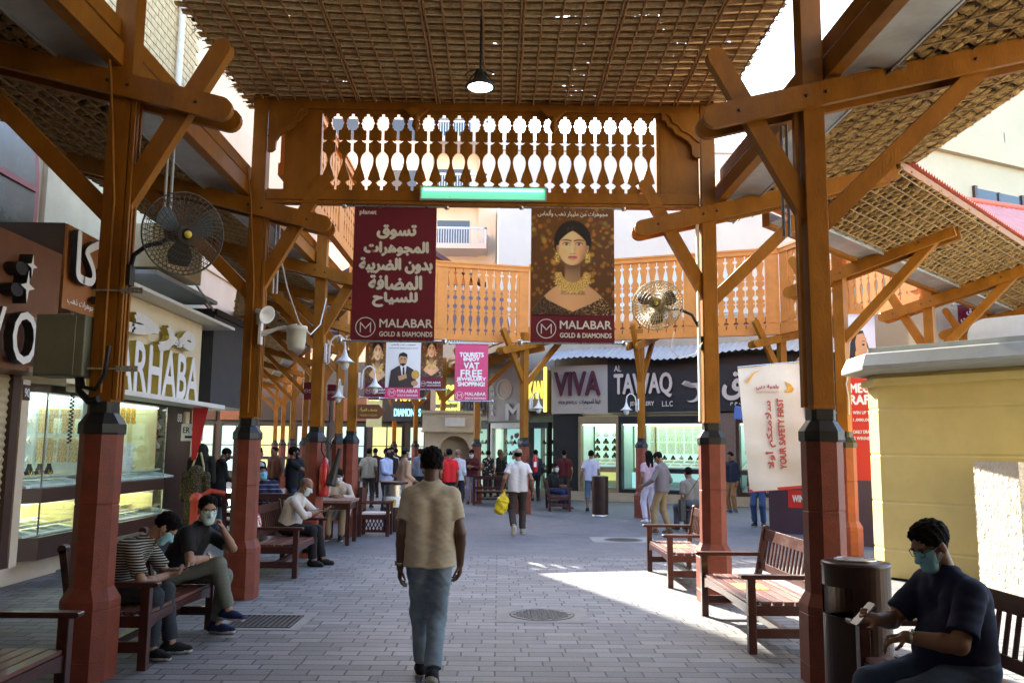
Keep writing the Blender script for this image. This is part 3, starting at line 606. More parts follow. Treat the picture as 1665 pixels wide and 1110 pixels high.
def column(label, loc, rz, top=5.3, shaft=.172, group='timber roof columns', detail=True, out=2.35, seedv=0):
    t = thing('roof_column', label, 'column', (loc[0],loc[1],0), rz, group)
    b = MB(); loft(b, [(octa(.365,.08),0),(octa(.365,.08),.135),(octa(.357,.078),.139),(octa(.357,.078),.142),(octa(.365,.08),.146),(octa(.365,.08),.5),(octa(.357,.078),.504),(octa(.357,.078),.509),(octa(.365,.08),.513),(octa(.365,.08),.565),(octa(.285,.08),.655)]); b.build('base', M_RED, t)
    b = MB(); loft(b, [(octa(.285,.08),.655),(octa(.285,.08),1.255),(octa(.275,.078),1.26),(octa(.275,.078),1.267),(octa(.285,.08),1.272),(octa(.285,.08),1.79)]); b.build('pier', M_RED, t)
    b = MB(); loft(b, [(octa(.305,.085),1.788),(octa(.31,.085),1.80),(octa(.31,.085),1.865),(octa(.205,.05),1.945),(octa(.19,.03),1.95),(octa(.19,.03),2.035)]); b.build('cap', M_BLACK, t)
    s = shaft/2; b = MB(); b.b2(-s,s,-s,s,2.03,top)
    b.b2(-s-.004,s+.004,-s-.004,s+.004,2.03,2.06); b.build('shaft', M_WOOD, t, bevel=.006)
    ax = V3(math.cos(TSL),0,math.sin(TSL)); up = V3(-math.sin(TSL),0,math.cos(TSL))
    for sy in (-1,1):
        b = MB(); b.prism(stadium(-.93, out, .19), (0,sy*(s+.034),4.54), ax, up, .06); b.build('tie_beam', M_WOOD, t, bevel=.005)
    a = V3(-.0,0,3.50); q = V3(-.80,0,4.96); d = (q-a).normalized(); n_ = V3(0,1,0).cross(d)
    b = MB(); b.prism(stadium(-.02, (q-a).length, .15, False, True), a, d, n_, shaft*.62); b.build('brace', M_WOOD, t, bevel=.005)
    a = V3(.05,0,3.50); q = V3(1.52,0,4.93); d = (q-a).normalized(); n_ = V3(0,1,0).cross(d)
    b = MB(); b.prism(stadium(-.02, (q-a).length, .14, False, False), a, d, n_, shaft*.60); b.build('brace', M_WOOD, t, bevel=.005)
    if detail:
        b = MB()
        for x in (-.62,-.08,.08,1.3):
            for sy in (-1,1): b.lathe([(0,-.006),(.014,-.006),(.014,.006),(0,.006)], (x, sy*(s+.066), 4.54+.24*x), 8, R=Matrix.Rotation(math.pi/2,3,'X'))
        b.build('bolts', M_BLACK, t)
    return t
R_ = 2.5; L_ = -2.9; PI = math.pi
c_r1 = column('nearest right timber column with dark red pier and black cap, next to the litter bin', (2.5,6.68), 0, 5.96, seedv=1)
c_r2 = column('sunlit right column of the balustraded gate, between the two sunlit benches', (2.5,10.15), 0, 5.96)
c_l1 = column('nearest left timber column carrying a grey-green meter box and a wall fan', (-3.04,6.68), PI, 5.96)
c_l2 = column('left column of the balustraded gate with a white dome camera arm', (-2.93,10.15), PI, 5.96)
c_l3 = column('orange column with the red fire extinguisher and white lantern, behind the left bench', (-2.93,13.9), PI)
c_l4 = column('orange column with a small brown arrow sign at the left plaza corner', (-2.93,17.25), PI)
c_q1 = column('bright sunlit column just behind the nearest right column', (5.47,13.6), -PI/4, out=1.85)
c_q2 = column('column behind the yellow guard booth carrying the second diagonal tie beam', (8.15,16.05), -PI/4, out=1.72)
c_q3 = column('third column of the diagonal row, mostly hidden by the booth roof', (10.6,18.5), -PI/4, out=1.72)
c_b1 = column('orange column with a white lantern below the corner of the far balustrade', (.68,23.5), math.radians(40), 4.9, group='columns of the far balustrade')
c_b2 = column('orange column on a red pier in front of the dark shop board with crescent emblem', (3.72,22.55), math.radians(66), 4.9, group='columns of the far balustrade')
c_b3 = column('far column behind the white safety flag', (7.05,21.3), math.radians(20), 4.9, group='columns of the far balustrade')
c_f1 = column('orange column beside the beige arched booth', (-.72,28), math.radians(18), 5.1, group='far street columns')
for i, (x, y, lb) in enumerate(((-2.1,32.2,'shaded far column behind the pink tourist banner'),(-3.5,36.4,'shaded far column between the man banner and the pink banner'),(-4.9,40.6,'faintest far column on the right of the receding street'))):
    dup(c_f1, lb, (x,y,0), math.radians(18))
c_g1 = column('orange column with a lantern half hidden behind the corner column', (-3.75,20.3), math.radians(198), 5.1, group='far street columns')
for x, y, lb in ((-5.0,24.4,'first shaded column of the dim left colonnade'),(-6.4,28.6,'second shaded column of the dim left colonnade'),(-7.8,32.8,'third shaded column of the dim left colonnade'),(-9.2,37.0,'fourth shaded column of the dim left colonnade'),(-10.6,41.2,'deepest shaded column of the dim left colonnade')):
    dup(c_g1, lb, (x,y,0), math.radians(198))
# ------------------------------------------------------------------ roof canopies: rim, tin gutter, reed mat
def canopy(label, loc, rz, y0, y1, w=2.05, fine=True, tiles=False, seed=1, z0=4.76):
    rn = random.Random(seed); t = thing('reed_canopy', label, 'canopy', (loc[0],loc[1],0), rz, 'sloping reed canopies')
    for z, h, x in ((5.03,.15,.20),(4.80,.19,.16)):
        b = MB(); b.b2(x-.055,x+.055,y0,y1,z-h/2,z+h/2); b.build('rim_beam', M_WOOD, t, bevel=.006)
    b = MB(); b.sheet((.215,y0,z0-.012),(.40,0,.0),(0,y1-y0,0), 3, max(4,int((y1-y0)*2)), lambda u,v: (0,0,.03*math.sin(u*3)+rn.uniform(-.006,.006))); b.b2(.60,.62,y0,y1,z0-.02,z0+.05); b.build('tin_gutter', M_TIN, t)
    x0 = .58; S = .24
    b = MB(); b.hexa([(x0,y0,z0+.10),(x0+w,y0,z0+.10+S*w),(x0+w,y1,z0+.10+S*w),(x0,y1,z0+.10),(x0,y0,z0+.14),(x0+w,y0,z0+.14+S*w),(x0+w,y1,z0+.14+S*w),(x0,y1,z0+.14)])
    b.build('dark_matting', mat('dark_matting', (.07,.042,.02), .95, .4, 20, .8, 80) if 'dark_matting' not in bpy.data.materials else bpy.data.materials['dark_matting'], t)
    b = MB(); dy = .085 if fine else .15; lx = .20 if fine else .36; ny = int((y1-y0)/dy); nx = int(w/lx)
    for j in range(ny):
        off = (j % 2)*.5
        for i in range(nx+1):
            if not fine and rn.random() < .1: continue
            xa = x0+(i-off)*lx+rn.uniform(-.015,.015); xb = xa+lx*rn.uniform(.74,.98); y = y0+(j+.5)*dy+rn.uniform(-.012,.012)
            xa = max(xa, x0-.02); xb = min(xb, x0+w+rn.uniform(.0,.06))
            if xb-xa < .05: continue
            r = dy*rn.uniform(.27,.43); za, zb = z0+.05+S*(xa-x0)+rn.uniform(0,.035), z0+.05+S*(xb-x0)-rn.uniform(.0,.03); yb = y+rn.uniform(-.02,.02)
            xm = (xa+xb)/2; zm = (za+zb)/2-.012
            b.tube([(xa,y,za+.03),(xm,(y+yb)/2,zm),(xb,yb,zb+.02)], [r*.55,r,r*.6], 6, cap=False)
    b.build('reeds', M_STRAWX if not fine else M_STRAW, t)
    b = MB(); k = 0; x = x0+.1
    while x < x0+w:
        pts = [(x+rn.uniform(-.008,.008), y, z0+.05+S*(x-x0)-.042+rn.uniform(-.006,.006)) for y in np.linspace(y0,y1,max(4,int((y1-y0)*2.5)))]
        b.tube(pts, .009, 5); x += lx if fine else .36
    if fine:
        y = y0+.12
        while y < y1: b.tube([(x0,y,z0+.006),(x0+w,y,z0+.006+S*w)], .008, 5); y += .34
    b.build('lashing', M_TWINEL, t)
    b = MB(); b.beam((x0+w+.02,y0,z0+.09+S*w),(x0+w+.02,y1,z0+.09+S*w),.035,.10); b.build('edge_lath', M_WOOD if tiles else M_TWINE, t)
    if tiles:
        b = MB(); n = int((y1-y0)/.05)
        vs = []
        for i in range(n+1):
            y = y0+i*.05; z = .022*math.cos(i*math.pi)
            vs += [(x0+w+.07,y,z0+.19+S*w+z),(x0,y,z0+.19+z)]
        b.add(vs, [(2*i,2*i+1,2*i+3,2*i+2) for i in range(n)]); b.build('red_tiles', mat('red_sheet', (.45,.10,.06), .6, .2, 6, .2), t)
    return t
canopy('reed canopy over the right shop side, beside the nearest right column', (2.5,0), 0, -16.0, 11.25, seed=2)
canopy('reed canopy over the left shop side, beside the nearest left column', (-2.93,0), PI, -18.2, 16.0, seed=3)
canopy('sunlit reed canopy with red tiles on its edge, behind the yellow booth', (5.7,13.6), -PI/4, -3.2, 10.5, 1.32, tiles=True, seed=4)
canopy('far reed canopy above the dark shop boards', (3.72,22.5), math.radians(69), -3.2, 3.4, 1.7, fine=False, seed=5)
canopy('shaded reed canopy on the right of the receding street', (-.72,28), math.radians(18), -3.4, 16, 1.8, fine=False, seed=6)
canopy('shaded reed canopy on the left of the receding street', (-3.75,20.3), math.radians(198), -24, 1.5, 1.8, fine=False, seed=7)
# ------------------------------------------------------------------ high flat ceiling of reeds over the street
t = thing('reed_ceiling', 'big flat woven reed ceiling over the middle of the street', 'ceiling', (-.2,10.16,5.895))
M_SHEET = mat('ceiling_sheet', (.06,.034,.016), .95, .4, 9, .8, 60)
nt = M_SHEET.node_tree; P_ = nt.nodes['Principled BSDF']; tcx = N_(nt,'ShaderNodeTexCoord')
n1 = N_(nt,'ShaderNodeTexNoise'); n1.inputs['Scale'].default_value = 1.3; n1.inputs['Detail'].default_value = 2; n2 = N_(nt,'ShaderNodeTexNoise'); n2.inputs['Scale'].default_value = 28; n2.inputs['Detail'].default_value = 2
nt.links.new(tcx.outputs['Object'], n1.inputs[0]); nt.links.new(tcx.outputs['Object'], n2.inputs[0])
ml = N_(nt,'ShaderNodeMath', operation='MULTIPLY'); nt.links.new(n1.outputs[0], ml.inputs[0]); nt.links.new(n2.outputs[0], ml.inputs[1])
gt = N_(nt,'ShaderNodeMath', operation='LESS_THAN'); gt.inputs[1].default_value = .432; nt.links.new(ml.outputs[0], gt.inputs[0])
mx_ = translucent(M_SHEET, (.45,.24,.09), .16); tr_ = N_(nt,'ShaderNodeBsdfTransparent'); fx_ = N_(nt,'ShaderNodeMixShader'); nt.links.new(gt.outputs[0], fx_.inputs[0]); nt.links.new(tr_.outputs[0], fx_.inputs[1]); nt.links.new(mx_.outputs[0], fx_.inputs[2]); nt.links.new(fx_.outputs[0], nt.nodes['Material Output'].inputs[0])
translucent(M_STRAWX, (.75,.48,.19), .22)
def cz(x, y): return .012+.036*(-y)-.13*(1-(x/2.95)**2)*max(.05,min(1,.15-y/3))      # sagging, rising towards the viewer
rn = random.Random(11); YB = -26.1; YS = .24
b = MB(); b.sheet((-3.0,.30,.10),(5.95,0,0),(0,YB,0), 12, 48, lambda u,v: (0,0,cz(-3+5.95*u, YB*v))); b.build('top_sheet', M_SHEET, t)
b = MB(); y = .246; row = 0
while y > YB:
    pts = []; rs = []; e0 = rn.uniform(-.05,.05); e1 = rn.uniform(-.06,.04); zo = rn.uniform(-.006,.006)
    for k in range(61):
        x = -2.98+e0+(5.9+e1-e0)*k/60; pts.append((x, y+rn.uniform(-.005,.005), cz(x,y)+.032+zo+rn.uniform(-.004,.004))); rs.append(.051*rn.uniform(.86,1.1))
    b.tube(pts, rs, 8, cap=True, fl=.42)
    y -= .148
b.build('reeds', M_STRAWX, t)
b = MB(); y = .172
while y > YB:
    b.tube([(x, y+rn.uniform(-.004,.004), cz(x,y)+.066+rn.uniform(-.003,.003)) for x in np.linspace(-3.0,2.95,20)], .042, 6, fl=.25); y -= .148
b.build('gap_shade_strips', mat('gap_shade', (.035,.02,.01), .9, .3, 12, .3), t)  # flat dark strips standing for the shade between reed rows
b = MB(); y = .18
while y > YB:
    b.tube([(x, y+.004+rn.uniform(-.006,.006), cz(x,y)+.012+rn.uniform(-.004,.004)) for x in np.linspace(-3.0,2.95,20)], .007, 5); y -= .148
b.build('cross_rods', M_TWINE, t)
b = MB(); x = -2.9; k = 0
while x < 2.95:
    dbl = k % 5 == 2
    for o in ((-.018,.018) if dbl else (0,)):
        b.tube([(x+o+rn.uniform(-.006,.006), yy, cz(x,yy)-.002+rn.uniform(-.004,.004)) for yy in np.linspace(.28,YB,100)], rn.uniform(.010,.013)*(1.15 if dbl else 1), 6)
    x += .193; k += 1
b.build('lashing_poles', M_TWINE, t)
b = MB()
for side in (-1,1):
    for i in range(260):
        x = 2.95 if side > 0 else -3.0; y = rn.uniform(YB,0); z = cz(x,y)+.06+rn.uniform(-.04,.03); L = rn.uniform(.01,.07)
        b.tube([(x,y,z),(x+side*L,y+rn.uniform(-.05,.05),z+rn.uniform(-.05,.03))], [.006,.003], 4, cap=False)
b.build('ragged_ends', M_TWINEL, t)
# ------------------------------------------------------------------ fretwork panels
def fret_profile(kind):
    """half width of the cut-out (share of the pitch) against height 0..1"""
    if kind == 'gate':
        return [(0,.09),(.06,.09),(.066,.22),(.085,.28),(.105,.38),(.125,.28),(.135,.20),(.145,.09),(.17,.12),(.237,.22),(.28,.31),(.315,.37),(.37,.42),(.41,.41),(.455,.33),(.485,.20),(.50,.09),
                (.603,.09),(.608,.20),(.622,.30),(.648,.43),(.64,.22),(.652,.09),(.765,.09),(.77,.27),(.795,.30),(.80,.38),(.83,.36),(.858,.46),(.886,.36),(.916,.38),(.92,.30),(.945,.27),(.95,.10),(1,.10)]
    a = [(0,.07),(.055,.07),(.06,.22),(.075,.32),(.09,.22),(.095,.07),(.13,.08),(.20,.24),(.255,.31),(.285,.22),(.30,.07),(.335,.07),(.338,.27),(.348,.27),(.35,.07),(.39,.07),(.395,.25),(.42,.35),(.445,.25),(.45,.07)]
    b_ = [(.525,.07),(.53,.25),(.555,.35),(.58,.25),(.585,.07),(.64,.07),(.643,.27),(.653,.27),(.656,.07),(.70,.07),(.715,.22),(.745,.31),(.80,.24),(.87,.08),(.90,.07),(.905,.22),(.92,.30),(.935,.22),(.94,.07),(1,.07)]
    return [(z, max(.06, w*.84)) for z, w in a+b_]
def fret(b, p0, p1, z0, z1, n, kind, th=.025, m=0):
    p0, p1 = V3(p0), V3(p1); U = (p1-p0); L = U.length; U = U/L; pr = fret_profile(kind); p = L/n
    for i in range(n):
        poly = [(p/2-w*p, z0+(z1-z0)*v) for v, w in pr]+[(-p/2+w*p, z0+(z1-z0)*v) for v, w in pr[::-1]]
        b.prism(poly, p0+U*(p*(i+.5)), U, (0,0,1), th, m)
t = thing('gate_screen', 'dark timber gate screen with a row of cut-out baluster boards, spanning the street', 'gate screen', (-.2,10.15,4.6))
G = 10.15
b = MB(); b.b2(-3.03,2.60,G-.07,G+.07,5.80,5.95); b.b2(-3.03,2.6,G-.085,G+.085,5.905,5.93); b.build('top_beam', M_WOOD, t, True, .005)
b = MB(); b.b2(-2.83,2.40,G-.05,G+.05,4.66,4.79); b.b2(-2.83,2.40,G-.065,G+.065,4.615,4.65); b.build('bottom_beam', M_WOOD, t, True, .005)
b = MB(); fret(b, (-2.2,G,0), (1.88,G,0), 4.79, 5.78, 22, 'gate', .028); b.b2(-2.2,1.88,G-.02,G+.02,5.765,5.80); b.build('baluster_boards', M_WOOD, t, True)
for x0, x1 in ((-2.64,-2.2),(1.88,2.40)):
    b = MB(); b.b2(x0,x1,G-.03,G+.03,4.792,5.798); b.b2(x0+.05,x0+.06,G-.036,G-.03,4.80,5.79); b.build('side_board', M_WOOD, t, True)
for sx, xc in ((1,-2.83),(-1,2.40)):
    b = MB(); po = [(0,0),(.56,0),(.56,-.10),(.50,-.13),(.47,-.2),(.40,-.24),(.36,-.31),(.26,-.36),(.17,-.42),(.12,-.50),(.11,-.62),(.06,-.66),(0,-.66)]
    po = [(u*sx*.82, v*.85) for u, v in po]
    b.prism(po, (xc,G-.075,5.798), (1,0,0), (0,0,1), .05)
    b.tube([(xc+sx*u*.82, G-.105, 5.798+v*.85) for u, v in ((.50,-.02),(.43,-.06),(.40,-.15),(.31,-.19),(.26,-.27),(.16,-.31),(.10,-.36),(.04,-.42),(.0,-.44))], .014, 6)
    b.build('corner_bracket', M_WOOD, t, True)
for x in (-1.05,.62):
    b = MB(); b.prism([(-.16,0),(.16,0),(.05,-.10),(-.05,-.10)], (x,G-.1,5.80), (1,0,0), (0,0,1), .06); b.lathe([(.0,-.30),(.025,-.27),(.05,-.22),(.045,-.17),(.03,-.14),(.055,-.11),(.04,-.08)], (x,G-.1,5.80), 14); b.build('drop_finial', M_WOOD, t, True)
# band of tall balustrade round the plaza
def band(label, pts, z0, z1, npan, edge=(True,True)):
    c = (V3(*pts[0],0)+V3(*pts[1],0))/2; t = thing('balustrade_band', label, 'balustrade', (c.x,c.y,z0), 0, 'tall fretwork balustrades round the plaza')
    p0, p1 = V3(*pts[0],0), V3(*pts[1],0); U = (p1-p0).normalized(); L = (p1-p0).length; N = V3(U.y,-U.x,0)
    b = MB()
    for za, zb, th in ((z0,z0+.16,.12),(z1-.13,z1,.12),(z1-.02,z1+.03,.17)): b.beam(p0+V3(0,0,(za+zb)/2), p1+V3(0,0,(za+zb)/2), th, zb-za)
    b.build('rails', M_BAND, t, True)
    wpost = .34; ps = [0.0]+[L*(i+1)/npan for i in range(npan)]
    for i, s in enumerate(ps):
        b = MB(); q = p0+U*min(max(s,wpost/2),L-wpost/2); b.beam(q+V3(0,0,z0+.15), q+V3(0,0,z1-.12), wpost, .07, up=N)
        b.beam(q+N*.04+V3(0,0,z0+.3), q+N*.04+V3(0,0,z1-.27), wpost-.13, .02, up=N); b.build('post_panel', M_BAND, t, True)
    b = MB()
    for i in range(npan):
        a = p0+U*(ps[i]+(wpost if i == 0 else wpost/2)); e = p0+U*(ps[i+1]-(wpost if i == npan-1 else wpost/2)); n = max(3,int((e-a).length/.215)); fret(b, a, e, z0+.16, z1-.13, n, 'band', .03)
    b.build('baluster_boards', M_BAND, t, True)
    return t
M_BAND = mat('pale_orange_paint', (.60,.225,.05), .55, spec=.2, var=.12, scale=4, bump=.1) if True else mat('pale_orange_paint', (.55,.245,.09), .5, .12, 4, .1, 60)
band('orange fretwork balustrade facing the street, seen between the two big banners', ((-4.0,22.4),(.78,23.6)), 4.62, 6.74, 2)
band('orange fretwork balustrade above the dark shop boards, behind the right wall fan', ((.82,23.62),(7.0,21.2)), 4.62, 6.80, 3)
band('short fretwork balustrade turning towards the yellow booth', ((7.03,21.15),(8.3,16.6)), 4.62, 6.80, 2)
band('pinkish fretwork balustrade on the left row just behind the gate', ((-2.78,18.3),(-2.78,10.6)), 5.12, 6.75, 4)
# ------------------------------------------------------------------ buildings
def bld(name, label, cat='building'): return thing(name, label, cat)
t = thing('corner_building', 'cream plaster building over the left shops with a red arched window', 'building', (-8,10,0))
b = MB(); b.b2(-14,-6.75,-14,19.2,0,12.5); b.build('wall', M_CREAM, t, True)
b = MB(); b.b2(-6.77,-6.67,12.35,12.75,4.0,9.5); b.b2(-6.77,-6.65,12.3,12.8,6.9,7.15); b.b2(-6.77,-6.63,-4,19,4.25,4.36); b.build('pilaster', M_CREAM, t, True)
arc = [(1.25*math.cos(a), 1.35*math.sin(a)) for a in np.linspace(0,PI,21)]
b = MB(); b.prism([(1.25,-.9)]+arc+[(-1.25,-.9)], (-6.69,10.85,5.3), (0,1,0), (0,0,1), .1); f = b.build('window_frame', mat('red_trim', (.34,.04,.03), .5, .1, 6, .1), t, True)
b = MB(); b.prism([(1.12,-.78)]+[(u*.9,v*.9) for u,v in arc]+[(-1.12,-.78)], (-6.68,10.85,5.3), (0,1,0), (0,0,1), .12); b.build('pane', mat('dim_pane', (.10,.10,.07), .25, .2, 2, .1), f, True)
b = MB(); b.b2(-6.62,-6.59,10.81,10.89,4.52,6.5); b.b2(-6.62,-6.59,9.75,11.95,5.25,5.33); b.build('glazing_bar', bpy.data.materials['red_trim'], f, True)
t = thing('peach_building', 'peach plaster building rising behind the grey blank fascia board', 'building', (-10,26,0))
b = MB(); b.b2(-16,-7.2,19.3,24.4,4.6,10.5); b.build('wall', M_PEACH, t, True)
b = MB(); b.b2(-16,-9.6,19.3,24.3,0,4.598); b.build('ground_floor', M_DGREY, t, True)
b = MB(); b.b2(-7.22,-7.15,19.3,24.4,6.0,6.08); b.b2(-7.22,-7.15,20.5,23,6.6,8.2); b.build('band_course', M_PEACH, t, True)
t = thing('sun_blocking_tower', 'added tall plain slab far left that keeps the sun off the street', 'building', (-14,34,0))
b = MB(); b.b2(-26,-7.0,30.5,32.0,5.2,24); b.build('wall', M_PEACH, t, True)  # thin slab added so its edge casts the diagonal border of the sun patch
b = MB(); b.b2(-26,-13,31.2,32,0,5.198); b.build('ground_floor', M_DGREY, t, True)
mat('dark_glazing', (.05,.06,.07), .15, 0, bump=0)
for i in range(5):
    for j in range(5): b = MB(); b.b2(-24+i*3,-22.3+i*3,30.44,30.52,4+j*3.8,5.8+j*3.8); b.build('window', bpy.data.materials['dark_glazing'], t, True)
t = thing('balcony_block', 'pale beige apartment block with a railed balcony, seen above the far balustrade', 'building', (-3,40,0))
b = MB(); b.b2(-13,-.2,46,56,0,21.3); b.build('wall', mat('beige_block', (.66,.54,.42), .9, .1, .3, .2, 10), t, True)
b = MB(); b.b2(-7.1,-6.85,45.75,46.05,0,21.3); b.b2(-4.0,-3.8,45.75,46.05,0,21.3); b.b2(-1.25,-.3,45.7,46.05,0,21.3); b.build('pilaster', bpy.data.materials['beige_block'], t, True)
mat('rail_paint', (.45,.52,.60), .5, .1, 4, 0)
for k, z in enumerate((6.3,9.2,12.1,15.0,17.9)):
    b = MB(); b.b2(-3.73,-.77,44.0,46.02,z,z+.27); b.build('balcony_slab', M_WHITEB, t, True)
    b = MB(); b.b2(-3.73,-.77,44.0,44.09,z+1.03,z+1.14)
    for i in range(22): b.b2(-3.7+i*.134,-3.665+i*.134,44.01,44.08,z+.27,z+1.03)
    b.b2(-.86,-.77,44.0,45.99,z+.272,z+1.14); b.build('railing', bpy.data.materials['rail_paint'], t, True)
    for q in ((-3.5,-1.74,45.96,46.03,z+.37,z+2.0),(-6.3,-4.7,45.96,46.03,z+.7,z+1.9),(-9.4,-8.0,45.96,46.03,z+.7,z+1.9)): b = MB(); b.b2(*q); b.build('window', bpy.data.materials['dark_glazing'], t, True)
t = thing('white_building', 'plain pale building behind the far balustrade, right of the apartment block', 'building', (8,38,0))
b = MB(); b.b2(-.12,30,35,46,0,14.2); b.build('wall', M_WHITEB, t, True)
b = MB(); b.b2(-.14,30,34.9,46,14.2,14.6); b.build('parapet', M_WHITEB, t, True)
b = MB()
mat('pale_glazing', (.35,.42,.48), .2, .1, 3, 0)
for x in (4.6,6.7,8.8):
    b = MB(); b.b2(x,x+1.2,34.95,35.02,7.4,9.2); b.build('window', bpy.data.materials['pale_glazing'], t, True)
t = thing('cream_block', 'big cream building above the red tiled roof at the right', 'building', (18,25,0))
d = V3(.906,.423,0); nn = V3(.423,-.906,0); o = V3(8.4,18.9,0)
Mb = Matrix(((d.x,-nn.x,0,o.x),(d.y,-nn.y,0,o.y),(0,0,1,0),(0,0,0,1)))
def cb(name, boxes, m):
    b = MB(); [b.b2(*q) for q in boxes]; b.xf(Mb); b.build(name, m, t, True)
M_CREAM2 = mat('bright_cream', (.50,.42,.28), .9, .08, .8, .6, 30)
cb('wall', [(1.0,26,0,1.7,0,8.95)], M_CREAM2); cb('upper_wall', [(2.2,26,.9,1.7,8.95,16)], M_CREAM2); cb('ledge', [(1.0,26,-.15,1.7,8.95,9.5)], M_CREAM2)
for i in range(1,8): cb('window', [(1.0+i*2.6,2.7+i*2.6,-.04,.02,7.55,8.2)], bpy.data.materials['dark_glazing'])
cb('window_frame', [(.9+i*2.6,1.0+i*2.6,-.08,.02,7.5,8.25) for i in range(1,8)]+[(2.7+i*2.6,2.8+i*2.6,-.08,.02,7.5,8.25) for i in range(1,8)]+[(1.8+i*2.6,1.86+i*2.6,-.07,.0,7.55,8.2) for i in range(1,8)], M_DBROWN)
cb('louvre', [(2.95+i*2.6+k*.13,3.02+i*2.6+k*.13,-.1,.0,7.5,8.2) for i in range(1,8) for k in range(4)], M_BEIGE)
cb('roof_plant', [(3.5,3.6,1.0,1.1,9.5,10.2),(4.2,5.4,1.0,1.8,9.5,10.1),(6.2,6.25,.9,.95,9.5,10.4)], M_CONC)
t = thing('tiled_roof', 'faded red corrugated roof beyond the sunlit canopy edge', 'roof', (11,17.5,6))
b = MB(); n = 90; vs = []
for i in range(n+1):
    s = i/n; p = V3(8.4,16.9,6.95).lerp(V3(14.5,19.2,6.95), s); q = V3(9.3,15.2,5.55).lerp(V3(15.4,17.0,5.55), s); z = .03*math.cos(i*PI); vs += [p+V3(0,0,z), q+V3(0,0,z)]
b.add(vs, [(2*i,2*i+1,2*i+3,2*i+2) for i in range(n)]); b.build('corrugated_sheet', mat('faded_red_sheet', (.56,.25,.22), .7, .15, 5, .2), t, True)
b = MB(); b.tube([(8.4,16.9,7.0),(14.5,19.2,7.0)], .07, 8); b.build('ridge', mat('red_ridge', (.55,.13,.07), .6, .1, 5, .1), t, True)
t = thing('gable_roof', 'small orange gable with a dark purple roof edge behind the far balustrade', 'roof', (-2.6,26.5,6.8))
b = MB(); b.prism([(-2.3,0),(1.9,0),(-.05,1.25)], (-2.6,24.7,6.45), (1,0,0), (0,0,1), .1); b.build('gable_board', M_BAND, t, True)
b = MB()
for a, e in (((-2.65,24.65,7.76),(-.45,24.65,6.42)),((-2.65,24.65,7.76),(-5.0,24.65,6.42))): b.beam(a, e, .6, .12)
b.hexa([(-6,24.5,4.9),(.3,24.5,4.9),(.1,26.4,6.5),(-6,26.4,6.5),(-6,24.5,5.0),(.3,24.5,5.0),(.1,26.4,6.6),(-6,26.4,6.6)]); b.build('roof_slope', mat('purple_sheet', (.07,.025,.035), .6, .2, 6, .2), t, True)

t = thing('side_building', 'plain cream building on the right side of the covered street, beside the viewer', 'building', (10,-4,0))
b = MB(); b.b2(6.6,13,-14,3.2,0,9); b.build('wall', M_CREAM, t, True); b = MB(); b.b2(6.5,6.62,-13,3,.4,2.6); b.build('shop_window', M_DBROWN, t, True)

t = thing('rear_light_block', 'added plain block behind the viewer that darkens the covered street', 'building', (0,-17,0))
b = MB(); b.b2(-14,13,-22,-16,0,9); b.build('wall', M_PEACH, t, True)  # added in place of the street running on; keeps rear light out
t = thing('woven_screen', 'sunlit tan woven screen between the left canopy and the high ceiling', 'screen', (-4.35,9.5,5.2)); rn = random.Random(21)
M_SCR = mat('screen_reed', (.62,.46,.24), .85, .25, 14, .5, 60)
b = MB(); z = 5.1; k = 0
while z < 8.2:
    y = 6.0-.1*(k % 2)
    while y < 11.6: b.b2(-4.36+rn.uniform(-.008,.008),-4.34,y,y+.19,z,z+.085); y += .205
    z += .098; k += 1
b.build('strips', M_SCR, t, True); b = MB(); b.b2(-4.40,-4.375,5.9,11.7,5.0,8.3); b.build('backing', mat('screen_backing', (.22,.14,.07), .9, .2, 9, .2), t, True)
t = thing('downpipe', 'white downpipe in front of the woven screen', 'pipe', (-4.28,10.9,5.1)); b = MB(); b.tube([(0,0,0),(0,0,3.2)], .04, 10); b.build('pipe', M_OFFW, t); b = MB(); b.b2(-.05,.05,-.06,.06,1.2,1.26); b.build('clip', M_STEEL, t)

for sx, lb in ((-1,'left'),(1,'right')):
    t = thing('sky_gap_shield', 'added unseen awning bridging the gap above the '+lb+' shops to darken the street', 'light_shield', (sx*5.8,-6,5.3)); b = MB()
    if sx < 0: b.b2(-6.74,-4.9,-16,5.2,5.35,5.42)
    else: b.b2(4.9,6.58,-16,3.4,5.35,5.42)
    b.build('sheet', M_DGREY, t, True)  # flat sheets added out of view to cut sky light near the camera
# ------------------------------------------------------------------ lettering helpers
def tfit(b, body, cx, cy, w, h, o, U, Vv, depth=0.0, bold=0.0, m=0, ms=None, shear=0.0):
    """text squeezed into a w x h box centred at (cx,cy) of the frame (o,U,V)"""
    vs, fs, sd = text_geo(body, 'CENTER', 0.0, shear, 1.0)
    xs = [v[0] for v in vs]; ys = [v[1] for v in vs]; bw, bh = max(xs)-min(xs), max(ys)-min(ys)
    size = h/bh; sx = w/(bw*size); U = V3(U).normalized(); Vv = V3(Vv).normalized()
    oo = V3(o)+U*(cx-(max(xs)+min(xs))/2*size*sx)+Vv*(cy-(max(ys)+min(ys))/2*size)
    b.text(body, size, oo, U, Vv, depth, bold, 'CENTER', m, shear, sx, 1.0, ms)
def ring(b, cx, cy, r, w, o, U, Vv, m=0, n=36):
    o, U, Vv = V3(o), V3(U).normalized(), V3(Vv).normalized(); vs = []
    for k in range(n):
        t = 2*PI*k/n
        for q in (r-w/2, r+w/2): vs.append(o+U*(cx+q*math.cos(t))+Vv*(cy+q*math.sin(t)))
    b.add(vs, [(2*k, 2*k+1, 2*((k+1)%n)+1, 2*((k+1)%n)) for k in range(n)], m)
def poly(b, pts, o, U, Vv, lift, m=0):
    b.prism(pts, V3(o)+V3(U).normalized().cross(V3(Vv).normalized())*lift, U, Vv, .0006, m)
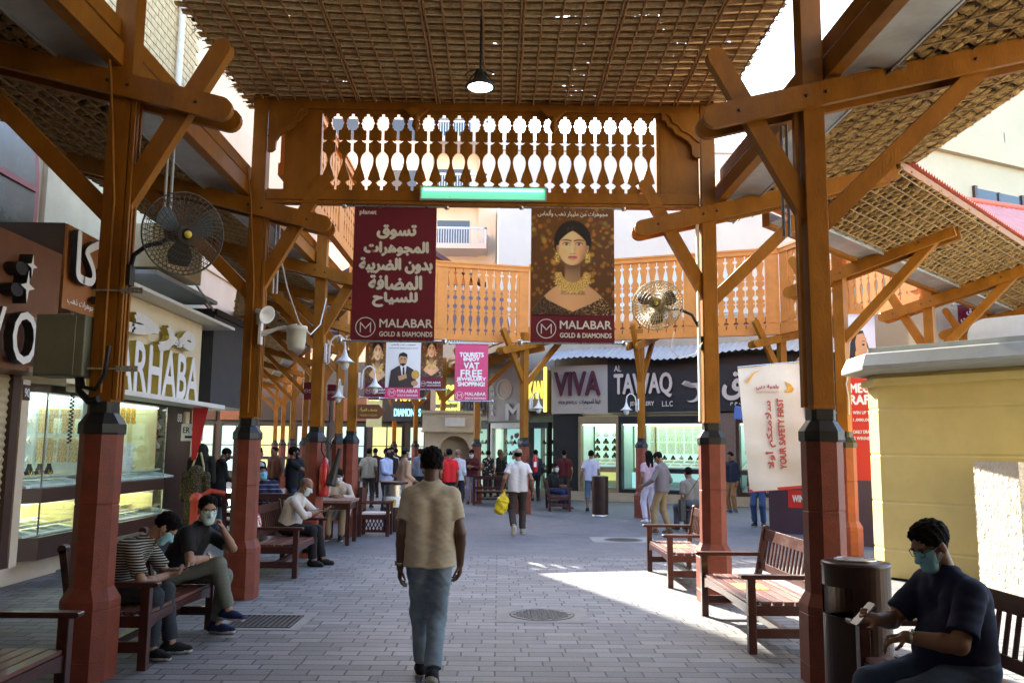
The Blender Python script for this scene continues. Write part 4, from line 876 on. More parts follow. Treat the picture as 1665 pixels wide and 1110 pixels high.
def elp(cx, cy, rx, ry, n=24, a0=0, a1=2*PI): return [(cx+rx*math.cos(t), cy+ry*math.sin(t)) for t in np.linspace(a0, a1, n, endpoint=(a1-a0 < 6.2))]
def emblem_m(b, cx, cy, r, o, U, Vv, m=0):
    ring(b, cx, cy, r, r*.085, o, U, Vv, m)
    w = r*.11; pts = [(-.52,-.5),(-.52,.48),(0,-.12),(.52,.48),(.52,-.5)]
    o, U, Vv = V3(o), V3(U).normalized(), V3(Vv).normalized()
    for i in range(4):
        a = V3(pts[i][0]*r+cx, pts[i][1]*r+cy, 0); c = V3(pts[i+1][0]*r+cx, pts[i+1][1]*r+cy, 0); d = (c-a).normalized(); n = V3(-d.y,d.x,0)*w/2
        q = [a-d*w*.3+n, a-d*w*.3-n, c+d*w*.3-n, c+d*w*.3+n]; b.add([o+U*p.x+Vv*p.y for p in q], [(0,1,2,3)], m)
    s = r*.09; b.add([o+U*(cx+x)+Vv*(cy-.12*r+y) for x, y in ((-s,0),(0,-s),(s,0),(0,s))], [(0,1,2,3)], m)
P_WHITE = mat('print_white', (.82,.80,.78), .6, 0, bump=0); P_BLACK = mat('print_black', (.012,.010,.010), .6, 0, bump=0)
P_SKIN = mat('print_skin', (.55,.30,.15), .6, 0, bump=0); P_SKIN2 = mat('print_skin_dark', (.34,.16,.07), .6, 0, bump=0); P_LIP = mat('print_lip', (.42,.09,.07), .6, 0, bump=0)
P_GOLD = mat('print_gold', (.62,.36,.07), .6, .4, 90, 0); P_DRESS = spots('print_dress', '#2a140c', '#a5823f', 110, .33, .7); P_PINK = mat('print_pink', (.62,.055,.16), .5, .08, 3, 0)
P_BOKEH = spots('print_bokeh', '#5a300a', '#d09028', 17, .36, .6, soft=True); P_SUIT = mat('print_suit', (.045,.032,.028), .6, 0, bump=0)
def brand(b, cx, cy, w, o, U, Vv, m):
    """round emblem and two lines of lettering, w wide"""
    emblem_m(b, cx-w*.38, cy, w*.125, o, U, Vv, m)
    tfit(b, 'MALABAR', cx+w*.14, cy+w*.055, w*.68, w*.105, o, U, Vv, 0, w*.0035, m); tfit(b, 'GOLD & DIAMONDS', cx+w*.14, cy-w*.085, w*.68, w*.062, o, U, Vv, 0, w*.0025, m)
def rods(t, x0, x1, z0, z1, o, U, big=True):
    U = V3(U).normalized(); o = V3(o)
    for z in (z0, z1):
        b = MB(); a = o+U*(x0-.12)+V3(0,0,z); e = o+U*(x1+.12)+V3(0,0,z); b.tube([a,e], .014 if big else .012, 8)
        for q in (a, e): b.lathe([(0,-.035),(.026,-.03),(.034,0),(.026,.03),(0,.035)], q, 12)
        b.build('rod', M_STEEL, t, True)
P_SKIN3 = mat('print_skin_light', (.66,.40,.22), .6, 0, bump=0)
WOM = [P_BOKEH, P_BLACK, P_SKIN, P_SKIN2, P_LIP, P_GOLD, P_DRESS, P_WHITE, P_SKIN3]
def paint_woman(nx=150, ny=196, seed=3, yaw=0.0):
    """soft studio portrait of a made-up woman as linear rgb on an nx x ny grid (a print, flat on its banner)"""
    rg = np.random.RandomState(seed); X, Y = np.meshgrid(np.linspace(-.5,.5,nx), np.linspace(-.65,.65,ny)); img = np.zeros((ny,nx,3))
    X0, Y0 = X, Y; X = X/1.28; Y = (Y-.235)/1.28+.30
    sm = lambda d, w=.008: np.clip(.5-d/w, 0, 1)
    def over(mask, col):
        nonlocal img
        col = np.asarray(col, float); col = np.broadcast_to(col, img.shape); img = img*(1-mask[...,None])+col*mask[...,None]
    g = lambda cx, cy, sx, sy: np.exp(-((X-cx)/sx)**2-((Y-cy)/sy)**2)
    img[:] = np.array([.075,.028,.005])*(1+.5*(Y[...,None]+.2))
    for k in range(230):
        cx, cy, r = rg.uniform(-.4,.4), rg.uniform(-.25,.65), rg.uniform(.006,.024); a = rg.uniform(.15,.9)*(.35+.65*(abs(cx) > .12)); over(sm(np.hypot(X-cx,Y-cy)-r, .012)*a*.7, (.62*rg.uniform(.5,1),.27*rg.uniform(.6,1),.035))
    black = (.008,.005,.004)
    over(sm(np.hypot((X)/.176,(Y-.30)/.205)-1, .05), black)
    # shoulders and chest
    sh = np.where(np.abs(X) < .10, -.10, -.10-1.05*(np.abs(X)-.10)**1.5*1.6); body = sm(Y-sh, .01)
    skin = np.array([.60,.33,.165]); lit = (.62+.38*np.clip(1-np.abs(X+.05)*2.2,0,1))[...,None]; over(body, skin*lit)
    neck = sm(np.abs(X)-(.072+.25*np.clip(-.02-Y,0,.2)), .012)*(Y < .16)*(Y > -.2); over(neck, skin*(.34+.5*np.clip((.10-Y)*3.2,0,.62))[...,None]*(.75+.35*np.clip(-X*4+.4,0,1))[...,None])
    over(g(0,.075,.10,.045)*.75, (.10,.045,.02))
    # dress with embroidery
    nl = -.20-.16*np.clip(1-np.abs(X)/.30,0,1)**.8+.10*np.clip((np.abs(X)-.24)/.2,0,1); dr = sm(Y-nl, .006)*body; n1 = rg.rand(ny,nx); n1 = (n1+np.roll(n1,1,0)+np.roll(n1,1,1)+np.roll(n1,-1,1))/4
    sp_ = np.clip((n1-.55)*7,0,1)*(.25+.9*np.clip(np.abs(X-.30)*-6+1.3,0,1)+.4*np.clip(1-np.abs(Y-nl)*14,0,1)); over(dr, np.array([.030,.012,.008])+sp_[...,None]*np.array([.42,.27,.10]))
    # face
    fy = np.where(Y < .25, .132*np.clip(1-((.25-Y)/.172)**2.5,0,1)**.52, .134*np.clip(1-((Y-.25)/.205)**2,0,1)**.5); nxn = np.clip(X/np.maximum(fy,.02),-1,1)
    face = sm(np.abs(X)-fy, .010)*(Y > .076)*(Y < .46)
    lam = .60+.46*np.sqrt(np.clip(1-nxn**2,0,1))-.20*nxn-.10*np.clip(nxn-.4,0,1)+.10*g(-.055,.235,.05,.045)+.12*g(.0,.36,.08,.05)-.16*g(.10,.15,.05,.08)-.12*g(0,.085,.08,.02)
    for s_ in (-1,1): over(sm(np.hypot((X-s_*.138)/.016,(Y-.245)/.036)-1,.3), skin*.55)
    over(face, skin*1.16*np.clip(lam,.2,1.25)[...,None]); over(face*g(-.07,.21,.04,.035)*.18, (.65,.16,.10)); over(face*g(.075,.21,.04,.035)*.15, (.55,.13,.08))
    # eyes, brows
    for s_ in (-1,1):
        cx = s_*.058+yaw; u = (X-cx)/.033; over(face*g(cx,.292,.040,.022)*.42, (.14,.06,.03))
        almond = sm(np.abs(Y-.279+.004*u*s_)-.0135*np.sqrt(np.clip(1-u*u,0,1)), .006)*(np.abs(u) < 1); over(almond*.95, (.55,.47,.42)); over(almond*sm(np.hypot(X-cx,Y-.2795)-.0125,.005), (.025,.012,.008)); over(g(cx-.004,.284,.003,.003)*.8*almond, (.8,.8,.8))
        over(sm(np.abs(Y-(.279+.0135*np.sqrt(np.clip(1-u*u,0,1))+.001))-.0035,.004)*(np.abs(u) < 1.12), black); over(sm(np.abs(Y-(.279-.012*np.sqrt(np.clip(1-u*u,0,1))))-.0012,.004)*(np.abs(u) < 1)*.7, (.05,.02,.015))
        b_ = (X-cx)*s_; over(sm(np.abs(Y-(.319+.05*b_-3.4*b_*b_))-(.0062-.06*np.clip(b_,0,.1)),.006)*(np.abs(b_) < .047)*.92, (.022,.011,.008))
    # nose, lips
    over(face*g(.022,.235,.009,.05)*.34, (.20,.085,.04)); over(face*g(-.004,.245,.007,.045)*.40, (.95,.66,.44)); over(face*g(-.002,.206,.012,.010)*.35, (.95,.62,.42))
    for s_ in (-1,1): over(face*g(s_*.016,.191,.007,.005)*.75, (.10,.035,.02))
    over(face*g(0,.187,.028,.006)*.35, (.2,.08,.045))
    lx = X/.046; up = sm(np.abs(Y-.158)-.0115*np.clip(1-lx*lx,0,1)**.8*(1-.30*np.exp(-(X/.009)**2)),.005)*(np.abs(lx) < 1)*(Y > .152); lo = sm(np.abs(Y-.148)-.0145*np.clip(1-lx*lx,0,1)**.7,.005)*(np.abs(lx) < 1)*(Y <= .153)
    over(up*.92, (.34,.075,.06)); over(lo*.92, (.48,.13,.11)); over(g(-.004,.143,.018,.004)*.35*(np.abs(lx) < .8), (.8,.42,.36)); over(sm(np.abs(Y-.153)-.0013,.004)*(np.abs(lx) < .95)*.85, (.06,.015,.012)); over(face*g(0,.126,.03,.008)*.30, (.18,.075,.04))
    # hair over the forehead, pulled back with a centre parting
    hl = .405-.95*np.abs(X)**1.25-1.9*X*X; hair = sm(hl-Y,.008)*sm(np.hypot(X/.172,(Y-.31)/.195)-1,.05); streak = .5+.5*np.sin(np.abs(X)*150+Y*18); over(hair, np.array(black)+ (streak*g(-.06,.44,.06,.04))[...,None]*np.array([.035,.022,.015])); over(sm(np.abs(X)-.0018,.004)*(Y > .40)*(Y < .48)*.4, (.2,.1,.06))
    side = sm((fy-.006)-np.abs(X),.012)*sm(np.hypot(X/.165,(Y-.31)/.19)-1,.06)*(Y > .27); over(side, black)
    # jewels
    gl = np.clip((n1-.36)*3.2,0,1)
    for s_ in (-1,1):
        er = np.clip(g(s_*.140,.19,.017,.022)+g(s_*.142,.145,.022,.022)+g(s_*.14,.115,.016,.014),0,1); over(np.clip(er*1.5,0,1)*(.45+.55*gl), np.array([.62,.38,.10])*(.5+1.0*gl)[...,None])
    r_ = np.hypot(X/1.0,(Y-.035)/1.12); nk = (Y < .01)*sm(np.abs(r_-.150)-.042,.012)*sm(np.abs(X)-.165,.02); rad = np.arctan2(X,-(Y-.035)); bead = .5+.5*np.sin(rad*42)*np.sin((r_-.11)*150)
    over(nk*(.72+.28*gl), np.array([.55,.33,.09])*(.35+.8*bead+.5*gl)[...,None]); over(sm(np.abs(r_-.195)-.012,.006)*(Y < -.07)*(np.sin(rad*42) > -.1)*.95, np.array([.60,.38,.12])*(.5+.8*gl)[...,None])
    return np.clip(img*1.6, 0, .92)
def print_material():
    m = mat('portrait_print', (.5,.5,.5), .5, 0, bump=0); nt = m.node_tree; a = N_(nt,'ShaderNodeAttribute'); a.attribute_name = 'ink'; nt.links.new(a.outputs['Color'], nt.nodes['Principled BSDF'].inputs['Base Color']); return m
M_PRINT = print_material(); INK = {}
def print_sheet(t, w, h, o, U, lift, nx, ny, seed=3, x0=-.5, x1=.5):
    key = (nx, ny, seed)
    if key not in INK: INK[key] = paint_woman(nx, ny, seed)
    img = INK[key]; U = V3(U).normalized(); N = U.cross(V3(0,0,1)); o = V3(o)+N*lift; vs = []; fs = []
    for j in range(ny):
        for i in range(nx): vs.append(tuple(o+U*((i/(nx-1)-.5)*w)+V3(0,0,(j/(ny-1)-.5)*h)))
    b = MB(); b.add(vs, [(j*nx+i, j*nx+i+1, (j+1)*nx+i+1, (j+1)*nx+i) for j in range(ny-1) for i in range(nx-1)], 0, True); ob = b.build('portrait', M_PRINT, t, True)
    at = ob.data.attributes.new('ink', 'FLOAT_COLOR', 'POINT'); at.data.foreach_set('color', np.concatenate([img.reshape(-1,3), np.ones((nx*ny,1))], 1).astype(np.float32).ravel()); return ob
def hang(label, x0, x1, z0, z1, y, rods_=True, ang=0.0, m=None, big=True):
    c = V3((x0+x1)/2, y, (z0+z1)/2); t = thing('hanging_banner', label, 'banner', tuple(c), ang, 'hanging sale banners')
    U = V3(math.cos(ang), math.sin(ang), 0); w, h = x1-x0, z1-z0
    b = MB(); rn2 = random.Random(int(x0*100)); N = V3(-U.y,U.x,0)
    b.sheet(c-U*w/2-V3(0,0,h/2)+N*.004, U*w, (0,0,h), 12, 16, lambda u,v: tuple(N*(.004+.004*math.sin(u*5+v*3)))); b.build('cloth', m or M_MAROON, t, True)
    if rods_: rods(t, -w/2, w/2, -h/2-.01, h/2+.01, c, U, big)
    return t, c-N*.004, U, w, h
UPV = (0,0,1)
# the two big banners under the gate
t, o, U, w, h = hang('big maroon banner with five lines of white Arabic lettering under the gate', -1.77, -.78, 2.97, 4.585, 10.12)
b = MB()
for i, (s, ww) in enumerate((('تسوق',.46),('المجوهرات',.76),('بدون الضريبة',.86),('المضافة',.62),('للسياح',.52))): tfit(b, ar(s), 0.02, .50-i*.205, ww, .165 if i != 2 else .18, o, U, UPV, 0, .011)
brand(b, .03, -.655, .92, o, U, UPV, 0); tfit(b, 'planet', -.33, .735, .20, .07, o, U, UPV, 0, .003); b.build('lettering', P_WHITE, t, True)
t, o, U, w, h = hang('big banner with a printed portrait of a woman in a gold necklace, under the gate', .36, 1.36, 2.97, 4.60, 10.12)
print_sheet(t, w, h*.80, o+V3(0,0,h*.10), U, .004, 170, 222)
b = MB(); tfit(b, ar('مجوهرات من مليبار ذهب وألماس'), 0, .745, .84, .085, o+V3(0,-.012,0), U, UPV, 0, .002); brand(b, .03, -.655, .90, o+V3(0,-.003,0), U, UPV, 0); b.build('lettering', P_WHITE, t, True)
# far banners
def S_(px, Y): return (px-811)/1400*Y
def Z_(py, Y): return 1.70+Y*math.tan(math.atan((555-py)/1400)+_pitch)
Y = 19.0
t, o, U, w, h = hang('white banner with a printed man in a dark suit holding gold', S_(625,Y), S_(682,Y), Z_(649,Y), Z_(556,Y), Y, m=mat('white_print', (.78,.77,.75), .5, .04, 3, 0))
b = MB(); q = lambda pts: [(x*w, y*h) for x, y in pts]
poly(b, q([(-.5,-.5),(.5,-.5),(.5,-.315),(-.5,-.315)]), o, U, UPV, .001, 0)
poly(b, q([(-.40,-.315),(-.34,-.02),(-.14,.06),(.12,.06),(.30,-.0),(.38,-.20),(.30,-.315)]), o, U, UPV, .002, 1)
poly(b, q([(-.08,.06),(-.02,-.14),(.06,-.14),(.10,.06)]), o, U, UPV, .003, 2); poly(b, q([(-.01,.04),(-.01,-.13),(.03,-.16),(.06,-.12),(.04,.04)]), o, U, UPV, .004, 1)
poly(b, q(elp(0,.17,.115,.105)), o, U, UPV, .003, 3); poly(b, q([(-.13,.20),(-.11,.27),(0,.30),(.11,.27),(.13,.19),(.09,.22),(-.08,.235)]), o, U, UPV, .004, 4)
poly(b, q([(-.09,.10),(0,.05),(.09,.10),(.06,.075),(0,.09),(-.06,.075)]), o, U, UPV, .005, 4)
for sx in (-.05,.05): poly(b, q(elp(sx,.185,.025,.010,8)), o, U, UPV, .005, 4)
poly(b, q([(-.14,-.12),(.10,-.08),(.12,-.15),(-.10,-.20)]), o, U, UPV, .005, 3); poly(b, q(elp(.36,-.09,.115,.08)), o, U, UPV, .005, 5); poly(b, q(elp(.34,-.24,.10,.045)), o, U, UPV, .004, 3)
b.build('portrait', [P_PINK, P_SUIT, P_WHITE, P_SKIN, P_BLACK, P_GOLD], t, True)
b = MB(); brand(b, .02, -.405*h, w*.86, o+V3(0,-.003,0), U, UPV, 0); b.build('lettering', P_WHITE, t, True)
b = MB(); tfit(b, ar('مجوهرات ذهب وألماس'), 0, .435*h, w*.7, .04, o+V3(0,-.003,0), U, UPV, 0, .001); tfit(b, 'COUNTRY WIDE GOLD RATE', 0, .37*h, w*.84, .025, o+V3(0,-.003,0), U, UPV); b.build('small_lettering', P_SUIT, t, True)
Y = 20.5
t, o, U, w, h = hang('pink banner reading TOURISTS ENJOY VAT FREE JEWELLERY SHOPPING', S_(738,Y), S_(792,Y), Z_(652,Y), Z_(560,Y), Y, m=P_PINK)
b = MB()
for s, ww, hh, zz in (('TOURISTS',.72,.075,.31),('ENJOY',.48,.075,.225),('VAT',.46,.11,.115),('FREE',.64,.12,-.02),('JEWELLERY',.88,.072,-.128),('SHOPPING!',.80,.072,-.208)): tfit(b, s, 0, zz*h, ww*w, hh*h, o, U, UPV, 0, .008)
brand(b, .0, -.41*h, w*.92, o, U, UPV, 0); b.build('lettering', P_WHITE, t, True)
for lb, px0, px1, py0, py1, Y in (('shaded portrait banner of a woman, left of the man banner',592,632,545,648,23.5),('shaded portrait banner of a woman, right of the man banner',681,718,545,634,24.0),('shaded portrait banner of a woman, deepest in the receding street',688,712,560,612,31.0)):
    t, o, U, w, h = hang(lb, S_(px0,Y), S_(px1,Y), Z_(py1,Y), Z_(py0,Y), Y)
    print_sheet(t, w, h*.78, o+V3(0,0,h*.11), U, .004, 60, 78)
    b = MB(); brand(b, .0, -.4*h, w*.9, o+V3(0,-.003,0), U, UPV, 0); b.build('lettering', P_WHITE, t, True)
for lb, px0, px1, py0, py1, Y in (('maroon banner in the dim left colonnade, nearer one',494,521,625,653,26.0),('maroon banner in the dim left colonnade, farther one',532,552,628,654,27.5),('maroon banner beyond the lantern column in the dim street',598,628,632,652,29.0)):
    t, o, U, w, h = hang(lb, S_(px0,Y), S_(px1,Y), Z_(py1,Y), Z_(py0,Y), Y, rods_=False)
    b = MB(); brand(b, .0, 0, w*.92, o, U, UPV, 0); b.build('lettering', P_WHITE, t, True)
Y = 17.0; a_ = -.25
t, o, U, w, h = hang('portrait banner of a dark haired woman on pale blue, beside the sunlit column', 6.92, 7.5, 3.05, 4.45, Y, m=mat('pale_blue_print', (.62,.66,.78), .5, .05, 3, 0), ang=a_)
b = MB(); q = lambda pts: [(x*w, y*h) for x, y in pts]
poly(b, q([(-.5,-.5),(.42,-.5),(.30,-.3),(.26,.05),(.1,.28),(-.15,.27),(-.32,.1),(-.38,-.2)]), o, U, UPV, .001, 1); poly(b, q([(-.16,.12),(-.10,.22),(.1,.24),(.2,.16),(.22,.05),(.27,-.02),(.22,-.05),(.2,-.13),(.08,-.2),(.05,-.35),(-.2,-.35),(-.12,-.15)]), o, U, UPV, .002, 2)
poly(b, q(elp(.1,.075,.05,.014,8)), o, U, UPV, .003, 1); poly(b, q([(.03,.115),(.1,.135),(.19,.115),(.1,.125)]), o, U, UPV, .003, 1); poly(b, q(elp(.16,-.085,.045,.02,8)), o, U, UPV, .003, 4); poly(b, q(elp(-.14,-.06,.035,.05,8)), o, U, UPV, .003, 5); b.build('portrait', WOM, t, True)
Y = 19.5
t, o, U, w, h = hang('maroon Arabic banner under the diagonal canopy above the booth roof', S_(1570,Y), S_(1628,Y), 3.2, Z_(487,Y), Y)
b = MB(); [tfit(b, ar(s), 0, h/2-.16-i*.19, ww*w, .15, o, U, UPV, 0, .008) for i, (s, ww) in enumerate((('تسوق',.5),('المجوهرات',.85),('بدون الضريبة',.9),('المضافة',.6)))]; b.build('lettering', P_WHITE, t, True)
# ------------------------------------------------------------------ lamps
t = thing('pendant_lamp', 'lit round pendant lamp hanging under the reed ceiling', 'lamp', (-.22,8.0,5.2))
b = MB(); b.tube([(0,0,.16),(0,0,.80)], .012, 8); b.build('stem', M_BLACK, t)
b = MB(); b.lathe([(.05,.16),(.06,.12),(.07,.06),(.13,.02),(.145,0),(.14,-.012),(.12,-.012)], n=24)
for k in range(10): a = 2*PI*k/10; b.tube([(.055*math.cos(a),.055*math.sin(a),.13),(.13*math.cos(a),.13*math.sin(a),.03)], .006, 5)
b.tube([(.15*math.cos(a_), 0, .10+.07*math.sin(a_)) for a_ in np.linspace(0,PI,12)], .007, 5); b.build('housing', mat('lamp_housing', (.05,.06,.055), .4, .1, 8, .1), t)
b = MB(); b.lathe([(.118,-.008),(.118,-.013),(0,-.03)], n=24); b.build('diffuser', emis('lamp_light', (.93,1.0,.86), 4), t)
t = thing('tube_light', 'lit green-white fluorescent tube fixture fixed along the bottom of the gate screen', 'lamp', (-.22,10.06,4.74))
b = MB(); b.b2(-.745,.745,-.045,.005,-.085,-.07); b.b2(-.745,.745,-.045,.005,.07,.085); b.b2(-.745,.745,-.005,.005,-.07,.07); b.b2(-.76,-.745,-.05,.005,-.087,.087); b.b2(.745,.76,-.05,.005,-.087,.087); b.build('tray', mat('fixture_grey', (.35,.42,.36), .5, .1, 5, 0), t)
b = MB(); b.b2(-.742,.742,-.008,-.006,-.069,.069); b.build('reflector', emis('green_reflector', (.16,.62,.42), .12), t)
b = MB(); b.tube([(-.72,-.03,.045),(.72,-.03,.045)], .018, 10); b.build('tube', emis('tube_glow', (.35,.95,.70), .27), t)
b = MB(); b.lathe([(.0,-.002),(.009,0),(0,.002)], (-.4,-.05,-.05)); b.build('screw', M_BLACK, t)
M_LANT = mat('lantern_white', (.72,.70,.66), .4, .06, 8, 0)
def lantern(label, loc, rz):
    t = thing('wall_lantern', label, 'lantern', loc, rz, 'white gooseneck lanterns on the columns')
    b = MB(); b.box((0,0,0), (.03,.10,.30)); b.tube([(.015,0,-.18),(.06,0,-.16),(.06,0,.10),(.08,0,.2),(.15,0,.27),(.22,0,.28),(.29,0,.22),(.31,0,.12),(.31,0,.06)], .016, 8); b.build('arm', M_LANT, t)
    b = MB(); b.lathe([(.02,.07),(.03,.02),(.06,-.06),(.12,-.12),(.165,-.15),(.15,-.15),(.05,-.07)], (.31,0,0), 18); b.build('shade', M_LANT, t)
    b = MB(); b.lathe([(.04,-.13),(.075,-.16),(.075,-.20),(.05,-.26),(0,-.28)], (.31,0,0), 14); b.build('globe', mat('milk_glass', (.7,.72,.7), .2, .05, 5, 0) if 'milk_glass' not in bpy.data.materials else bpy.data.materials['milk_glass'], t); return t
lantern('white gooseneck lantern on the orange column with the fire extinguisher', (-2.81,13.85,3.22), 0)
lantern('white gooseneck lantern on the column with the arrow sign', (-2.80,17.2,3.05), 0)
lantern('white gooseneck lantern on the half hidden column behind the corner column', (-3.7,20.15,3.0), -PI/2)
lantern('white gooseneck lantern on the column under the balustrade corner', (.86,23.35,2.95), -.9)
lantern('white gooseneck lantern in front of the dark board, on the right far column', (3.62,22.4,2.9), PI)
# ------------------------------------------------------------------ fans
def fan(label, loc, aim, arm, M_ring, r=.31, wr_=.0026):
    t = thing('wall_fan', label, 'fan', loc, 0, 'caged wall fans'); R = V3(aim).to_track_quat('Z','Y').to_matrix(); rot = R.to_4x4()
    b = MB(); N = 46
    for sz in (-1,1):
        for q in (.22,.36,.5,.64,.78,.9): b.tube([(q*r*math.cos(a), q*r*math.sin(a), sz*.075*(1-q**3)) for a in np.linspace(0,2*PI,41)], wr_, 4, cap=False)
        for k in range(N):
            a = 2*PI*k/N+.03*sz; b.tube([(q*r*math.cos(a+sz*.5*(1-q)), q*r*math.sin(a+sz*.5*(1-q)), sz*.075*(1-q**3)) for q in (.14,.4,.7,.88,1.0)], wr_, 4, cap=False)
    b.tube([(r*math.cos(a), r*math.sin(a), 0) for a in np.linspace(0,2*PI,49)], .006, 6, cap=False); b.tube([(r*.995*math.cos(a), r*.995*math.sin(a), -.02) for a in np.linspace(0,2*PI,49)], .003, 5, cap=False); b.xf(rot); b.build('cage', M_ring, t)
    b = MB()
    for k in range(3):
        a0 = 2*PI*k/3+.5; vs = []
        for i in range(7):
            q = .05+(r*.80-.05)*i/6; wd = .2+.33*math.sin(PI*min(1,i/6*.8+.15))
            for s_ in (-1,1): vs.append((q*math.cos(a0+s_*wd), q*math.sin(a0+s_*wd), s_*.028))
        b.add(vs, [(2*i,2*i+1,2*i+3,2*i+2) for i in range(6)], 0, True)
    b.xf(rot); b.build('blades', mat('fan_blade', (.045,.05,.048), .4, .1, 6, 0) if 'fan_blade' not in bpy.data.materials else bpy.data.materials['fan_blade'], t)
    b = MB(); b.lathe([(0,.092),(.028,.09),(.03,.08),(0,.08)], n=16); b.xf(rot); b.build('badge', mat('badge_yellow', (.7,.55,.05), .4, .1, 9, 0) if 'badge_yellow' not in bpy.data.materials else bpy.data.materials['badge_yellow'], t)
    b = MB(); b.lathe([(0,.05),(.045,.045),(.05,.02),(.055,-.07),(.07,-.09),(.075,-.2),(.05,-.24),(0,-.25)], n=16); b.xf(rot); b.build('motor', M_BLACK, t)
    b = MB(); p = [R@V3(0,0,-.2)]+[V3(q) for q in arm]; b.tube(p, .019, 8); b.box(p[-1], (.06,.09,.16)); b.build('arm', M_BLACK, t); return t
fan('black caged wall fan on a bent arm, left of the gate', (-2.41,6.42,3.30), (.66,-.70,-.22), ((-.22,.16,-.03),(-.36,.2,-.05),(-.46,.22,-.12),(-.50,.24,-.28)), mat('fan_wire', (.075,.06,.045), .45, .1, 8, 0), .312)
fan('pale caged wall fan on a bent arm, right of the gate', (1.84,9.95,3.40), (-.36,-.92,.12), ((.30,.16,-.02),(.45,.18,-.08),(.53,.2,-.22),(.55,.2,-.42)), mat('pale_wire', (.46,.37,.21), .5, .1, 8, 0), .30, .0036)
# column fittings
t = thing('dome_camera', 'white dome camera on a bracket arm, fixed to the left gate column', 'camera', (-2.80,10.02,3.02))
b = MB(); b.box((.0,0,.0),(.03,.10,.26)); b.tube([(0,0,-.03),(.2,0,.06),(.42,0,.10)], .02, 8); b.box((.2,0,.055),(.4,.04,.03), R=Matrix.Rotation(-.2,3,'Y')); b.build('bracket', M_WHITE, t)
b = MB(); b.lathe([(0,.06),(.12,.06),(.125,.04),(.125,.005),(.112,0),(.11,-.10),(.10,-.19),(.085,-.215),(0,-.22)], (.42,0,.03), 22); b.build('dome', mat('camera_shell', (.62,.62,.54), .45, .08, 6, 0), t)
t = thing('horn_speaker', 'small white horn speaker on the left gate column above the camera arm', 'speaker', (-2.79,10.0,3.26))
b = MB(); b.lathe([(.03,-.10),(.035,-.02),(.06,.06),(.11,.10),(.10,.10),(.05,.05),(0,.0)], n=18, R=V3(.7,-.5,-.3).to_track_quat('Z','Y').to_matrix()); b.build('horn', M_WHITE, t); b = MB(); b.box((-.03,.0,-.08),(.05,.05,.12)); b.build('bracket', M_STEEL, t)
t = thing('meter_box', 'grey-green steel meter box strapped to the nearest left column', 'electrical box', (-3.32,6.62,2.45))
b = MB(); b.b2(-.185,.185,-.13,.13,-.235,.235); b.build('case', mat('box_green', (.17,.175,.125), .5, .12, 5, .1), t, bevel=.008)
b = MB(); b.b2(-.175,.12,-.142,-.132,-.222,.222); b.build('door', bpy.data.materials['box_green'], t, bevel=.004)
b = MB(); b.tube([(.10,0,-.23),(.12,-.02,-.34),(.22,-.06,-.42),(.30,-.08,-.40)], .028, 8); b.tube([(.12,.0,-.23),(.16,-.03,-.31),(.27,-.08,-.33),(.34,-.1,-.22),(.36,-.1,.0)], .016, 8)
pts = []
for k in range(90): pts.append((.09+.013*math.cos(k*.9), -.05+.013*math.sin(k*.9), -.36-k*.0042))
b.tube(pts, .005, 5); b.build('cables', M_BLACK, t)
def straps(label, x, y, z):
    t = thing('perforated_strap', label, 'bracket', (x,y,z)); b = MB()
    b.b2(x-.012,x+.15,y-.150,y-.138,z-.022,z+.022); b.b2(x-.24,x-.012,y-.1485,y-.1395,z-.006,z+.006)
    for k in range(4): b.lathe([(0,-.002),(.009,0),(0,.002)], (x+.02+k*.033,y-.152,z), 8, R=Matrix.Rotation(PI/2,3,'X'))
    b.build('steel_channel', M_STEEL, t, True)
straps('upper steel channel strap round the nearest left column', -2.89, 6.68, 2.88); straps('lower steel channel strap round the nearest left column', -2.89, 6.68, 2.28)
def conduit(label, pts, r=.016, m=None, name='conduit'): 
    o = V3(pts[0]); b = MB(); b.tube([V3(p)-o for p in pts], r, 8); ob = b.build(name, m or M_WOOD); ob.location = o; tag(ob, label, 'conduit'); return ob
def pipes(label, pts_list, rs, m, cat='pipes', name='wall_pipes'):
    o = V3(pts_list[0][0]); b = MB()
    for pts, r in zip(pts_list, rs): b.tube([V3(p)-o for p in pts], r, 8)
    ob = b.build(name, m); ob.location = o; return tag(ob, label, cat)
for lb, x, y, s, zt in (('orange painted conduits running up the nearest left column',-3.04,6.68,1,4.45),('orange painted conduits running up the left gate column',-2.93,10.15,1,4.45)):
    b = MB()
    for k, (dx, dy) in enumerate(((.112,-.075),(.115,-.03),(.118,.03))): b.b2(dx-.014,dx+.016,dy-.014,dy+.014,2.05,zt-.02*k)
    b.tube([(.02,-.118,2.1),(.02,-.118,3.6),(-.04,-.118,4.3),(-.04,-.20,4.62),(-.1,-.2,5.0)], .012, 6)
    ob = b.build('conduit', M_WOOD); ob.location = (x,y,0); tag(ob, lb, 'conduit')
for lb, x, y in (('dark conduits on the street side of the nearest right column',2.5,6.68),('conduit painted off-white as if sunlit, on the street side of the right gate column',2.5,10.15)):
    b = MB(); b.b2(-.145,-.115,-.05,-.015,2.05,4.42); b.b2(-.14,-.112,.0,.035,2.05,4.42)
    ob = b.build('conduit', M_WOOD if x and y < 8 else M_OFFW); ob.location = (x,y,0); tag(ob, lb, 'conduit')  # same conduit shape; off-white imitates sunlight on the gate column
pipes('two grey vertical pipes beside the nearest left column under its tie beam', [[(-2.76,6.9,3.55),(-2.76,6.9,4.42)],[(-2.72,6.92,3.55),(-2.72,6.92,4.42)]], [.014,.014], mat('grey_pipe', (.4,.42,.44), .4, .1, 8, 0))
